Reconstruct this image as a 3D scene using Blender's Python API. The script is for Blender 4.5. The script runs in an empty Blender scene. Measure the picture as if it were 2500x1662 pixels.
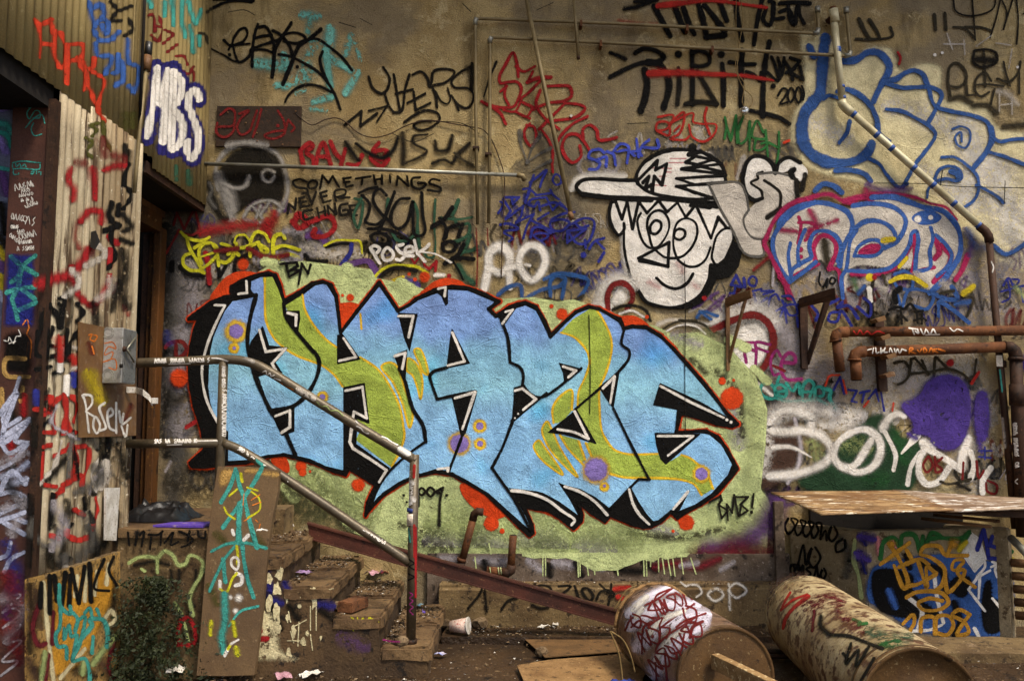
import bpy, bmesh, math, random
from mathutils import Vector, Matrix, geometry, noise
random.seed(7)
SC = bpy.context.scene
# ------------------------------------------------------------ camera, sky, sun, exposure
FPX = 2150.0; CX, CY = 1250.0, 831.0; EYE = 1.43; HORIZON = 1030.0
PITCH = math.atan((HORIZON - CY) / FPX)
cam_d = bpy.data.cameras.new('camera'); cam_d.sensor_width = 36.0; cam_d.lens = 36.0 * FPX / 2500.0
cam_d.clip_start = 0.05; cam_d.clip_end = 500
cam = bpy.data.objects.new('camera', cam_d); SC.collection.objects.link(cam)
cam.location = (0, 0, EYE); cam.rotation_euler = (math.radians(90) + PITCH, 0, 0)
SC.camera = cam
SUN_EL, SUN_AZ = 58.0, 42.0     # elevation; azimuth to the right of straight behind the camera
w = bpy.data.worlds.new('World'); SC.world = w; w.use_nodes = True
nt = w.node_tree; bg = nt.nodes['Background']
sky = nt.nodes.new('ShaderNodeTexSky'); sky.sky_type = 'NISHITA'; sky.sun_disc = False
sky.sun_elevation = math.radians(SUN_EL); sky.sun_rotation = math.radians(180 - SUN_AZ)
sky.air_density = 1.0; sky.dust_density = 3.0; sky.ozone_density = 0.6
nt.links.new(sky.outputs[0], bg.inputs[0]); bg.inputs[1].default_value = 0.085
sun_d = bpy.data.lights.new('sun', 'SUN'); sun_d.energy = 1.5; sun_d.angle = math.radians(10); sun_d.color = (1.0, 0.92, 0.78)
sun = bpy.data.objects.new('sun', sun_d); SC.collection.objects.link(sun)
_e, _a = math.radians(SUN_EL), math.radians(SUN_AZ)
_tosun = Vector((math.sin(_a) * math.cos(_e), -math.cos(_a) * math.cos(_e), math.sin(_e)))
sun.rotation_euler = _tosun.to_track_quat('Z', 'Y').to_euler()
SC.view_settings.view_transform = 'Standard'; SC.view_settings.look = 'None'
SC.view_settings.gamma = 1.0; SC.view_settings.use_curve_mapping = False
SC.view_settings.exposure = 1.40
SC.render.engine = 'CYCLES'
SC.cycles.transparent_max_bounces = 96; SC.cycles.max_bounces = 4
SC.cycles.use_adaptive_sampling = True; SC.cycles.adaptive_threshold = 0.04; SC.cycles.use_light_tree = False

# ------------------------------------------------------------ projection: photo pixel -> point on a real surface
EYEV = Vector((0, 0, EYE))
_F = Vector((0, math.cos(PITCH), math.sin(PITCH))); _U = Vector((0, -math.sin(PITCH), math.cos(PITCH)))
def ray(px, py):
    return (Vector((1, 0, 0)) * (px - CX) + _U * (CY - py) + _F * FPX).normalized()
def on_plane(px, py, p0, n):
    d = ray(px, py); t = (p0 - EYEV).dot(n) / d.dot(n); return EYEV + d * t
def PY(px, py, Y): return on_plane(px, py, Vector((0, Y, 0)), Vector((0, 1, 0)))
def PX(px, py, X): return on_plane(px, py, Vector((X, 0, 0)), Vector((1, 0, 0)))
def PZ(px, py, Z): return on_plane(px, py, Vector((0, 0, Z)), Vector((0, 0, 1)))

YW = 6.40          # face of the concrete wall
XC = -2.26         # face of the corrugated wall
YS = 5.12          # front of stairs and landing
PITCHC, AMPC = 0.070, 0.0058
def corr(y): return AMPC * math.cos(2 * math.pi * y / PITCHC)

# ------------------------------------------------------------ materials
def srgb(r, g, b):
    f = lambda c: (c / 255.0) / 12.92 if c / 255.0 <= 0.04045 else ((c / 255.0 + 0.055) / 1.055) ** 2.4
    return (f(r), f(g), f(b))
class NT:
    def __init__(s, name):
        s.m = bpy.data.materials.new(name); s.m.use_nodes = True; s.t = s.m.node_tree
        s.p = s.t.nodes['Principled BSDF']; s.p.inputs['Specular IOR Level'].default_value = 0.3
        s.pos = s.n('ShaderNodeNewGeometry').outputs['Position']
    def n(s, ty, **kw):
        x = s.t.nodes.new(ty)
        for k, v in kw.items(): setattr(x, k, v)
        return x
    def l(s, a, b):
        if hasattr(a, 'is_output'): s.t.links.new(a, b)
        elif isinstance(a, tuple) and len(a) == 3 and b.type == 'RGBA': b.default_value = (*a, 1)
        else: b.default_value = a
    def noise(s, scale, detail=6, rough=0.6, vec=None, dist=0.0):
        detail = min(detail, 5)
        x = s.n('ShaderNodeTexNoise'); x.inputs['Scale'].default_value = scale; x.inputs['Detail'].default_value = detail
        x.inputs['Roughness'].default_value = rough; x.inputs['Distortion'].default_value = dist
        s.l(vec or s.pos, x.inputs['Vector']); return x.outputs['Fac']
    def stretch(s, v, off=(0, 0, 0)):
        x = s.n('ShaderNodeMapping'); x.inputs['Scale'].default_value = v; x.inputs['Location'].default_value = off
        s.l(s.pos, x.inputs['Vector']); return x.outputs[0]
    def rng(s, v, a, b, c=0.0, d=1.0, smooth=True):
        x = s.n('ShaderNodeMapRange', interpolation_type='SMOOTHSTEP' if smooth else 'LINEAR'); 
        for k, q in zip(('Value', 'From Min', 'From Max', 'To Min', 'To Max'), (v, a, b, c, d)): s.l(q, x.inputs[k])
        return x.outputs[0]
    def math(s, op, a, b=0.0):
        x = s.n('ShaderNodeMath', operation=op); s.l(a, x.inputs[0]); s.l(b, x.inputs[1]); return x.outputs[0]
    def mix(s, f, a, b, mode='MIX'):
        x = s.n('ShaderNodeMix', data_type='RGBA', blend_type=mode); s.l(f, x.inputs['Factor']); s.l(a, x.inputs['A']); s.l(b, x.inputs['B'])
        return x.outputs['Result']
    def bump(s, h, strength, dist=0.01, prev=None):
        x = s.n('ShaderNodeBump'); x.inputs['Strength'].default_value = strength; x.inputs['Distance'].default_value = dist
        s.l(h, x.inputs['Height'])
        if prev: s.l(prev, x.inputs['Normal'])
        return x.outputs[0]
    def out(s, col, rough, nrm=None, metal=0.0):
        s.l(col, s.p.inputs['Base Color']); s.l(rough, s.p.inputs['Roughness']); s.l(metal, s.p.inputs['Metallic'])
        if nrm: s.l(nrm, s.p.inputs['Normal'])
        return s.m
MATS = {}
def grunge(name, c1, c2, c3=None, scale=3.0, rough=0.85, bump=0.4, bscale=70.0, streak=1.0, metal=0.0, amt=0.55, spec=0.3, c4=None, bd=0.006):
    if name in MATS: return MATS[name]
    t = NT(name); t.p.inputs['Specular IOR Level'].default_value = spec
    v = t.stretch((1, 1, streak))
    col = t.mix(t.rng(t.noise(scale, 8, 0.65, v), 0.32, 0.68), srgb(*c1), srgb(*c2))
    if c3: col = t.mix(t.rng(t.noise(scale * 4.3, 9, 0.7, t.stretch((1, 1, streak), (7, 3, 1))), amt, amt + 0.10), col, srgb(*c3))
    if c4: col = t.mix(t.rng(t.noise(scale * 11, 6, 0.7, t.stretch((1, 1, 1), (2, 9, 4))), 0.60, 0.68), col, srgb(*c4))
    grain = t.noise(bscale * 2.2, 3, 0.6)
    col = t.mix(0.55, col, t.mix(t.rng(grain, 0.3, 0.7), (0.35, 0.35, 0.35), (0.75, 0.75, 0.75)), 'OVERLAY')
    h = t.math('ADD', t.noise(bscale, 3, 0.65), t.math('MULTIPLY', t.noise(bscale * 0.18, 3, 0.6), 1.6))
    n = t.bump(h, bump, bd)
    MATS[name] = t.out(col, rough, n, metal); return MATS[name]

def wall_material():
    t = NT('wall_plaster')
    big = t.rng(t.noise(0.5, 4, 0.6, t.stretch((1, 1, 1), (-0.6, 0, 0.4))), 0.36, 0.62)
    col = t.mix(big, srgb(106, 88, 52), srgb(164, 143, 98))
    col = t.mix(t.rng(t.noise(1.7, 8, 0.68, t.stretch((1, 1, 0.55), (3, 1, 8))), 0.42, 0.66), col, srgb(138, 116, 74))
    col = t.mix(t.math('MULTIPLY', t.rng(t.noise(2.6, 8, 0.7, t.stretch((1, 1, 0.22), (1, 4, 2))), 0.51, 0.68), 0.75), col, srgb(78, 62, 34))
    col = t.mix(t.math('MULTIPLY', t.rng(t.noise(5.5, 9, 0.72, t.stretch((1, 1, 1), (9, 2, 5))), 0.55, 0.66), 0.7), col, srgb(182, 164, 122))
    col = t.mix(t.math('MULTIPLY', t.rng(t.noise(0.9, 5, 0.65, t.stretch((1, 1, 1.4), (2, 7, 3))), 0.46, 0.60), 0.75), col, srgb(112, 99, 78))
    col = t.mix(t.rng(t.noise(34, 8, 0.75, t.stretch((1, 1, 1), (4, 4, 4))), 0.63, 0.72), col, srgb(62, 50, 30))
    col = t.mix(0.6, col, t.mix(t.rng(t.noise(125, 3, .7), 0.32, 0.68), (0.24,) * 3, (0.80,) * 3), 'OVERLAY')
    return t.out(col, 0.9, wall_bump(t))
def wall_bump(t, k=1.0):
    trowel = t.noise(5.0, 4, 0.62, None, 0.9)
    ridge = t.rng(t.math('ABSOLUTE', t.math('SUBTRACT', t.noise(2.3, 3, 0.6, t.stretch((1, 1, 1.3), (5, 5, 5)), 1.6), 0.5)), 0.0, 0.012, 0.5, 0.0)
    h = t.math('ADD', t.math('ADD', t.math('MULTIPLY', trowel, 3.2), ridge), t.math('MULTIPLY', t.noise(85, 3, 0.72), 0.9))
    return t.bump(h, 0.8 * k, 0.007)
HALO = 1.7     # ribbons are this much wider than the stroke: the rim carries the overspray
def paint_material(name='spray_paint', on_metal=False):
    t = NT(name); t.p.inputs['Specular IOR Level'].default_value = 0.12
    ca = t.n('ShaderNodeAttribute', attribute_name='pc'); va = t.n('ShaderNodeAttribute', attribute_name='pa')
    sep = t.n('ShaderNodeSeparateXYZ'); t.l(va.outputs['Vector'], sep.inputs[0]); v, soft, wear = sep.outputs
    grain = t.noise(230, 2, 0.7); pit = t.noise(75, 3, 0.72)
    av = t.math('MULTIPLY', t.math('ABSOLUTE', v), HALO)
    e = t.math('ADD', av, t.math('MULTIPLY', t.math('SUBTRACT', grain, 0.5), t.math('ADD', t.math('MULTIPLY', soft, 1.1), 0.16)))
    e = t.math('ADD', e, t.math('MULTIPLY', t.math('SUBTRACT', t.noise(38, 2), 0.5), 0.34))
    a = t.rng(e, t.math('SUBTRACT', 1.0, soft), t.math('ADD', t.math('MULTIPLY', soft, 0.25), 1.04), 1.0, 0.0)
    hs = t.rng(soft, 0.2, 0.9, 0.0, 0.75)
    halo = t.math('MULTIPLY', t.rng(av, 0.8, 1.66, 1.0, 0.0), t.math('MULTIPLY', hs, t.rng(grain, 0.42, 0.66, 0.0, 1.0)))
    a = t.math('MAXIMUM', a, halo)
    wl = t.math('MULTIPLY', wear, 0.78)
    wm = t.rng(t.noise(30, 5, 0.78), wl, t.math('ADD', wl, 0.10))
    pm = t.rng(pit, 0.64, 0.69, 1.0, 0.25)
    al = t.math('MULTIPLY', t.math('MULTIPLY', a, wm), t.math('MULTIPLY', ca.outputs['Alpha'], pm))
    t.l(al, t.p.inputs['Alpha'])
    col = t.mix(1.0, ca.outputs['Color'], t.mix(t.rng(t.noise(6, 3, 0.7), 0.3, 0.7), (0.70,) * 3, (1.12,) * 3), 'MULTIPLY')
    col = t.mix(0.55, col, t.mix(t.rng(t.noise(125, 3, .7), 0.32, 0.68), (0.28,) * 3, (0.78,) * 3), 'OVERLAY')
    if on_metal: nr = t.bump(t.noise(60, 2), 0.15, 0.003)
    else: nr = wall_bump(t, 0.9)
    return t.out(col, 0.65 if on_metal else 0.85, nr)
M_WALL = wall_material(); M_PAINT = paint_material(); M_PAINTM = paint_material('spray_paint_on_metal', True)
# ------------------------------------------------------------ mesh helpers
COL = SC.collection
def link(name, me, mat=None, parent=None, smooth=False):
    o = bpy.data.objects.new(name, me); COL.objects.link(o)
    if mat: me.materials.append(mat)
    if parent: o.parent = parent; o.matrix_parent_inverse = Matrix.Translation(-parent.location)
    if smooth:
        for p in me.polygons: p.use_smooth = True
    return o
def tag(o, label=None, cat=None, group=None, kind=None):
    if label: o['label'] = label
    if cat: o['category'] = cat
    if group: o['group'] = group
    if kind: o['kind'] = kind
    return o
def thing(name, label, cat, loc=(0, 0, 0), group=None):
    o = bpy.data.objects.new(name, None); COL.objects.link(o); o.location = loc; o.empty_display_size = 0.05
    return tag(o, label, cat, group)
def bm_obj(name, bm, mat, parent=None, smooth=False, bevel=0.0, segs=2):
    me = bpy.data.meshes.new(name); bmesh.ops.recalc_face_normals(bm, faces=bm.faces[:]); bm.to_mesh(me); bm.free()
    o = link(name, me, mat, parent, smooth)
    if bevel:
        b = o.modifiers.new('bevel', 'BEVEL'); b.width = bevel; b.segments = segs; b.limit_method = 'ANGLE'
    return o
def box_bm(x0, x1, y0, y1, z0, z1, bm=None):
    bm = bm or bmesh.new()
    v = [bm.verts.new((x, y, z)) for x in (x0, x1) for y in (y0, y1) for z in (z0, z1)]
    for f in ((0, 1, 3, 2), (4, 6, 7, 5), (0, 4, 5, 1), (2, 3, 7, 6), (0, 2, 6, 4), (1, 5, 7, 3)): bm.faces.new([v[i] for i in f])
    return bm
def roughen(bm, cuts, amp, freq=5.0, keep=None):
    """cut a block into a finer mesh and knock it about a little: worn concrete"""
    bmesh.ops.subdivide_edges(bm, edges=bm.edges[:], cuts=cuts, use_grid_fill=True)
    for v in bm.verts:
        n = noise.noise_vector(v.co * freq); n2 = noise.noise_vector(v.co * freq * 3.1) * 0.4
        d = (n + n2) * amp
        if keep and keep(v.co): continue
        v.co += d
def box(name, x0, x1, y0, y1, z0, z1, mat, parent=None, bevel=0.0): return bm_obj(name, box_bm(x0, x1, y0, y1, z0, z1), mat, parent, bevel=bevel)
def worn_box(name, x0, x1, y0, y1, z0, z1, mat, parent=None, cuts=10, amp=0.006, freq=6, bevel=0.0):
    bm = box_bm(x0, x1, y0, y1, z0, z1)
    if bevel: bmesh.ops.bevel(bm, geom=bm.edges[:], offset=bevel, segments=2, affect='EDGES', profile=0.6)
    roughen(bm, cuts, amp, freq); return bm_obj(name, bm, mat, parent, smooth=False)
def prism(name, pts, vec, mat, parent=None, bevel=0.0):
    """polygon pts (3D, in order) pushed along vec"""
    bm = bmesh.new(); a = [bm.verts.new(p) for p in pts]; b = [bm.verts.new(Vector(p) + vec) for p in pts]; n = len(pts)
    bm.faces.new(a); bm.faces.new(list(reversed(b)))
    for i in range(n): bm.faces.new((a[i], a[(i + 1) % n], b[(i + 1) % n], b[i]))
    return bm_obj(name, bm, mat, parent, bevel=bevel)
def frame_of(d):
    d = d.normalized(); u = d.cross(Vector((0, 0, 1)))
    if u.length < 0.05: u = d.cross(Vector((0, 1, 0)))
    u.normalize(); return u, d.cross(u).normalized()
def tube_bm(pts, r, seg=14, caps=True, bm=None, radii=None):
    bm = bm or bmesh.new(); pts = [Vector(p) for p in pts]; rings = []
    u = v = None
    for i, p in enumerate(pts):
        d = (pts[min(i + 1, len(pts) - 1)] - pts[max(i - 1, 0)]).normalized()
        if u is None: u, v = frame_of(d)
        else:
            u = (u - d * u.dot(d)).normalized(); v = d.cross(u).normalized()
        rr = radii[i] if radii else r
        rings.append([bm.verts.new(p + u * rr * math.cos(2 * math.pi * k / seg) + v * rr * math.sin(2 * math.pi * k / seg)) for k in range(seg)])
    for a, b in zip(rings, rings[1:]):
        for k in range(seg): bm.faces.new((a[k], a[(k + 1) % seg], b[(k + 1) % seg], b[k])).smooth = True
    if caps: bm.faces.new(list(reversed(rings[0]))); bm.faces.new(rings[-1])
    return bm
def tube(name, pts, r, mat, parent=None, seg=14, radii=None):
    return bm_obj(name, tube_bm(pts, r, seg, radii=radii), mat, parent)
def catmull(P, step, closed=False):
    n = len(P); out = []
    if n < 3 and not closed:
        (x0, y0), (x1, y1) = P[0], P[-1]; k = max(1, int(math.hypot(x1 - x0, y1 - y0) / step))
        return [(x0 + (x1 - x0) * i / k, y0 + (y1 - y0) * i / k) for i in range(k + 1)]
    rng = range(n) if closed else range(n - 1)
    for i in rng:
        p1, p2 = P[i], P[(i + 1) % n]
        p0 = P[(i - 1) % n] if closed or i > 0 else (2 * p1[0] - p2[0], 2 * p1[1] - p2[1])
        p3 = P[(i + 2) % n] if closed or i + 2 < n else (2 * p2[0] - p1[0], 2 * p2[1] - p1[1])
        L = math.hypot(p2[0] - p1[0], p2[1] - p1[1]); k = max(1, int(L / step))
        dl = lambda a, b: max(1e-6, math.hypot(a[0] - b[0], a[1] - b[1])) ** 0.5
        t1 = dl(p0, p1); t2 = t1 + dl(p1, p2); t3 = t2 + dl(p2, p3)
        for j in range(k):
            t = t1 + (t2 - t1) * j / k; r = []
            for c in (0, 1):
                a1 = (t1 - t) / t1 * p0[c] + t / t1 * p1[c]; a2 = (t2 - t) / (t2 - t1) * p1[c] + (t - t1) / (t2 - t1) * p2[c]
                a3 = (t3 - t) / (t3 - t2) * p2[c] + (t - t2) / (t3 - t2) * p3[c]
                b1 = (t2 - t) / t2 * a1 + t / t2 * a2; b2 = (t3 - t) / (t3 - t1) * a2 + (t - t1) / (t3 - t1) * a3
                r.append((t2 - t) / (t2 - t1) * b1 + (t - t1) / (t2 - t1) * b2)
            out.append(tuple(r))
    if not closed: out.append(P[-1])
    return out

# ------------------------------------------------------------ paint: strokes and fills laid on a surface of the place
SURF = {}      # name -> function(px, py, offset) -> point
FINE = set()   # surfaces that need a dense mesh (corrugated, round)
def plane_surf(name, p0, n):
    p0 = Vector(p0); n = Vector(n).normalized()
    SURF[name] = lambda x, y, o: on_plane(x, y, p0, n) + n * o
def cyl_surf(name, A, B, r):
    A, B = Vector(A), Vector(B); d = (B - A).normalized()
    def f(x, y, o):
        q = ray(x, y); m = EYEV - A; a = q - d * q.dot(d); b = m - d * m.dot(d)
        qa, qb, qc = a.dot(a), 2 * a.dot(b), b.dot(b) - r * r; D = qb * qb - 4 * qa * qc
        t = (-qb - math.sqrt(D)) / (2 * qa) if D > 0 else -qb / (2 * qa)
        p = EYEV + q * t; ax = A + d * (p - A).dot(d); nn = (p - ax).normalized()
        return ax + nn * (r + o)
    SURF[name] = f; FINE.add(name)
FACET = PITCHC / 10
CORR = set()
def corr_surf(name):
    SURF[name] = lambda x, y, o: PX(x, y, XC) + Vector((o, 0, 0))
    CORR.add(name)
LAYER = {}
TILES = {}
PAL = {}
class Paint:
    """collects strokes and fills that make one piece of graffiti: one mesh object"""
    def __init__(s, surf): s.f = SURF[surf]; s.s = surf; s.v = []; s.fc = []; s.c = []; s.a = []; s.fine = surf in FINE; s.gap = 6e-5 if s.fine else 2e-5
    def off(s):
        LAYER[s.s] = LAYER.get(s.s, 0.0008) + s.gap; return LAYER[s.s]
    def put(s, x, y, o, col, v, soft, wear): 
        s.v.append(s.f(x, y, o)); s.c.append(col); s.a.append((v, soft, wear)); return len(s.v) - 1
    def ribbon(s, pts, w0, w1, col, soft, wear, closed=False, caps=True):
        o = s.off(); n = len(pts); w0 *= HALO; w1 *= HALO
        if n < 2: return
        nx = max(1, int(max(w0, w1) / 2.0)) if s.fine else 1
        rows = []; vary = .12 if closed else .30
        def tan(i):
            a = pts[(i - 1) % n] if closed else pts[max(i - 1, 0)]; b = pts[(i + 1) % n] if closed else pts[min(i + 1, n - 1)]
            dx, dy = b[0] - a[0], b[1] - a[1]; L = math.hypot(dx, dy) or 1; return dx / L, dy / L
        seq = []
        for i, (x, y) in enumerate(pts):
            tx, ty = tan(i); wv = (w0 + (w1 - w0) * i / (n - 1)) * (1 + vary * noise.noise((x * .022, y * .022, o * 9e3)) + .4 * vary * noise.noise((x * .09, y * .09, o * 7e3))); seq.append((x, y, tx, ty, wv / 2))
        if caps and not closed:
            x, y, tx, ty, hw = seq[0]; hw /= HALO; seq = [(x - tx * hw * k, y - ty * hw * k, tx, ty, HALO * hw * math.sqrt(max(0.02, 1 - k * k))) for k in (1.0, 0.85, 0.5)] + seq
            x, y, tx, ty, hw = seq[-1]; hw /= HALO; seq += [(x + tx * hw * k, y + ty * hw * k, tx, ty, HALO * hw * math.sqrt(max(0.02, 1 - k * k))) for k in (0.5, 0.85, 1.0)]
        m = len(seq)
        for i, (x, y, tx, ty, hw) in enumerate(seq):
            oo = o + 1.6e-5 * i / m
            rows.append([s.put(x - ty * hw * k, y + tx * hw * k, oo, col, k, soft, wear) for k in [-1 + 2 * j / nx for j in range(nx + 1)]])
        if closed: rows.append(rows[0])
        for a, b in zip(rows, rows[1:]):
            for j in range(nx): s.fc.append((a[j], a[j + 1], b[j + 1], b[j]))
    def fill(s, pts, col, soft, wear, edge, shade=None):
        o = s.off(); n = len(pts); vs = [Vector(p) for p in pts]; fade = 0.0
        x0, x1 = min(p[0] for p in pts), max(p[0] for p in pts); y0, y1 = min(p[1] for p in pts), max(p[1] for p in pts)
        gx = gy = 0
        if s.fine: gx, gy = 2.0, 8.0
        if soft >= 0.5: fade = 5 + 13 * soft; gx = gy = max(5.0, fade / 2.5)
        if shade: gx = gy = 9.0
        if gx:
            x = x0
            while x < x1:
                y = y0
                while y < y1: vs.append(Vector((x + random.uniform(-.2, .2) * gx, y + random.uniform(-.2, .2) * gy))); y += gy
                x += gx
        r = geometry.delaunay_2d_cdt(vs, [], [list(range(n))], 1, 1e-4)
        b = len(s.v)
        for p in r[0]:
            v = 0.0
            if fade: v = max(0.0, 1 - min(math.hypot(p.x - q[0], p.y - q[1]) for q in pts[::2]) / fade) ** 1.2
            c = shade(p.x, p.y) if shade else col
            s.put(p.x, p.y, o, c, v, soft, wear)
        for f in r[2]: s.fc.append(tuple(b + i for i in f))
        if edge and not fade and not shade: s.ribbon(pts, edge, edge, col, soft, wear, closed=True)
    def disc(s, x, y, r, col, soft, wear):
        r *= HALO
        o = s.off(); c = s.put(x, y, o, col, 0.0, soft, wear); n = 28
        rows = [[s.put(x + r * q * math.cos(2 * math.pi * k / n), y + r * q * math.sin(2 * math.pi * k / n), o, col, q, soft, wear) for k in range(n)] for q in (.5, 1.0)]
        for k in range(n):
            s.fc.append((c, rows[0][k], rows[0][(k + 1) % n])); s.fc.append((rows[0][k], rows[1][k], rows[1][(k + 1) % n], rows[0][(k + 1) % n]))
    def build(s, name, parent, label=None):
        me = bpy.data.meshes.new(name); me.from_pydata([tuple(p) for p in s.v], [], s.fc); 
        ca = me.attributes.new('pc', 'FLOAT_COLOR', 'POINT'); ca.data.foreach_set('color', [q for c in s.c for q in c])
        va = me.attributes.new('pa', 'FLOAT_VECTOR', 'POINT'); va.data.foreach_set('vector', [q for c in s.a for q in c])
        if s.s in CORR:
            bm = bmesh.new(); bm.from_mesh(me); ys = [v.co.y for v in bm.verts]
            for k in range(int(min(ys) / FACET), int(max(ys) / FACET) + 2):
                bmesh.ops.bisect_plane(bm, geom=bm.verts[:] + bm.edges[:] + bm.faces[:], dist=1e-7, plane_co=(0, k * FACET, 0), plane_no=(0, 1, 0))
            for v in bm.verts:
                k = math.floor(v.co.y / FACET + 1e-4); f = v.co.y / FACET - k
                v.co.x += corr(k * FACET) * (1 - f) + corr((k + 1) * FACET) * f
            bm.to_mesh(me); bm.free()
        o = link(name, me, M_PAINTM if s.fine or s.s in CORR else M_PAINT, parent, smooth=s.fine)
        if label: o['label'] = label
        return o
def SHADE(x, y):
    """sprayed fade of the mural letters: violet blue at the top, turquoise belt, sky blue below"""
    yy = y - 0.055 * (x - 1000) + 55 * noise.noise((x * .006, y * .006, 2)) + 22 * noise.noise((x * .03, y * .03, 7))
    st = [(700, (112, 142, 198)), (790, (112, 148, 204)), (850, (120, 172, 202)), (930, (132, 186, 206)), (1000, (126, 174, 212)), (1090, (122, 172, 214)), (1200, (132, 182, 218)), (1400, (134, 184, 218))]
    for (a, ca), (b, cb) in zip(st, st[1:]):
        if yy <= b or b == 1400:
            f = min(1, max(0, (yy - a) / (b - a))); c = [(ca[i] + (cb[i] - ca[i]) * f) * .92 + 18 for i in range(3)]; break
    q = noise.noise((x * .011, y * .011, 21)); 
    if q > .25: c = [c[0] - 26 * (q - .25) * 3, c[1] - 12 * (q - .25), c[2] + 2]
    return (*srgb(*c), 1.0)
def scrawl(x0, y0, x1, y1, h, seed, dens=1.0):
    """a few words of small handwriting along a line, as path text"""
    r = random.Random(seed); L = math.hypot(x1 - x0, y1 - y0); ux, uy = (x1 - x0) / L, (y1 - y0) / L; out = []; s = 0.0; cur = []
    while s < L:
        kind = r.random(); adv = h * r.uniform(.35, .8) / dens
        def P(a, b): return '%d,%d' % (x0 + ux * (s + a) - uy * b, y0 + uy * (s + a) + ux * b)
        if kind < .3: cur += [P(0, h * .5), P(adv * .3, -h * .5), P(adv * .7, h * .4)]
        elif kind < .55: cur += [P(0, -h * .4), P(-adv * .2, h * .1), P(adv * .3, h * .5), P(adv * .8, 0), P(adv * .3, -h * .45)]
        elif kind < .75: cur += [P(adv * .6, -h * .5), P(adv * .1, -h * .2), P(adv * .7, h * .15), P(adv * .1, h * .5)]
        elif kind < .9: cur += [P(0, -h * .5), P(adv * .2, h * .5), P(adv * .5, -h * .1), P(adv * .8, h * .5)]
        else:
            if len(cur) > 1: out.append(' '.join(cur))
            cur = []; adv *= 1.3
        if r.random() < .35:
            if len(cur) > 1: out.append(' '.join(cur))
            cur = []
        s += adv
    if len(cur) > 1: out.append(' '.join(cur))
    return '; '.join(out)
def splat(cx, cy, r, seed):
    """a thrown splash of paint, as path text"""
    q = random.Random(seed); n = q.randint(9, 15); out = []
    for k in range(n):
        a = 2 * math.pi * k / n; rr = r * q.choice([.5, .6, .7, .8, 1.25 if math.sin(a) > .2 else .85]); out.append('%d,%d' % (cx + rr * math.cos(a) * .6, cy + rr * math.sin(a) * 1.35))
    return ' '.join(out)
def parse_path(txt, tile):
    ox, oy, sc = TILES[tile]; out = []
    for tok in txt.split():
        if tok[0] == '@': ox, oy, sc = TILES[tok[1:]]; continue
        q = [float(z) for z in tok.split(',')]
        out.append((ox + q[0] / sc, oy + q[1] / sc) + ((q[2] / sc,) if len(q) > 2 else ()))
    return out, sc
def graffiti(surf, parent, label, data, name='graffiti_tag', tile='N'):
    """lines: 'colour,width,soft,wear,opacity flag path;path'  flags: s smooth  p polyline  o closed loop  f smooth fill  F sharp fill  d dots"""
    P = Paint(surf); step = 2.0 if P.fine else 4.0
    for line in data.strip().splitlines():
        line = line.strip()
        if not line: continue
        if line.startswith('T '): tile = line[2:].strip(); continue
        st, flag, rest = line.split(' ', 2); q = st.split(',')
        rgb = PAL[q[0]]; g = lambda i, d: float(q[i]) if len(q) > i and q[i] else d
        ws = q[1] if len(q) > 1 and q[1] else '0'; w0, w1 = (ws.split('>') + [ws])[:2] if '>' in ws else (ws, ws)
        soft, wear, op = g(2, 0.32), g(3, 0.33), g(4, 1.0)
        if surf in CORR: wear += .05
        if surf in FINE: wear += .06
        col = None; col = (*srgb(*rgb), op)
        for sub in rest.split(';'):
            pts, sc = parse_path(sub, tile)
            if not pts: continue
            a, b = float(w0) / sc, float(w1) / sc
            if surf in CORR: a *= 1.22; b *= 1.22
            if flag == 'd':
                for p in pts: P.disc(p[0], p[1], p[2] * 1.08, col, soft, wear)
            elif flag == 's': P.ribbon(catmull(pts, step), a, b, col, soft, wear)
            elif flag == 'o': P.ribbon(catmull(pts, step, True), a, a, col, soft, wear, True)
            elif flag == 'p':
                for u, v in zip(pts, pts[1:]): P.ribbon(catmull([u, v], step), a, a, col, soft, wear)
            elif flag == 'P':
                for u, v in zip(pts, pts[1:] + pts[:1]): P.ribbon(catmull([u, v], step), a, a, col, soft, wear)
            elif flag in 'fFGg':
                pp = catmull(pts, step, True) if flag in 'fg' else [z for u, v in zip(pts, pts[1:] + pts[:1]) for z in catmull([u, v], step)[:-1]]
                P.fill(pp, col, soft, wear, a, SHADE if flag == 'G' else None)
    return P.build(name, parent, label)
# ------------------------------------------------------------ materials of the place
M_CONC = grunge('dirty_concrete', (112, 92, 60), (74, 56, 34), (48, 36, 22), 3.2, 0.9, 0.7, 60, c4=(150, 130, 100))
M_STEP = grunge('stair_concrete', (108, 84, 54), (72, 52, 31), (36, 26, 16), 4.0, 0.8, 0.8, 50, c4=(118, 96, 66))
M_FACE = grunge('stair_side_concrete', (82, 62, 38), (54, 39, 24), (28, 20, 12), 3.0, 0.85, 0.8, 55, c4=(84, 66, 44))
M_DIRT = grunge('dirt', (64, 46, 27), (42, 29, 16), (25, 17, 10), 1.6, 0.55, 1.0, 40, c4=(120, 98, 68), bd=0.012)
M_TIN = grunge('weathered_tin', (150, 130, 82), (112, 94, 56), (84, 68, 38), 2.2, 0.6, 0.15, 90, 0.15, 0.15, 0.6, 0.4, c4=(168, 150, 104))
M_WHITE_TIN = grunge('whitewashed_tin', (190, 176, 146), (134, 114, 84), (70, 52, 32), 2.8, 0.6, 0.2, 90, 0.10, 0.1, 0.52, 0.4, c4=(204, 192, 166))
M_RUST = grunge('rust', (104, 62, 30), (70, 40, 20), (44, 26, 14), 5.0, 0.75, 0.5, 90, 1, 0.2, 0.55, c4=(132, 92, 56))
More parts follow.
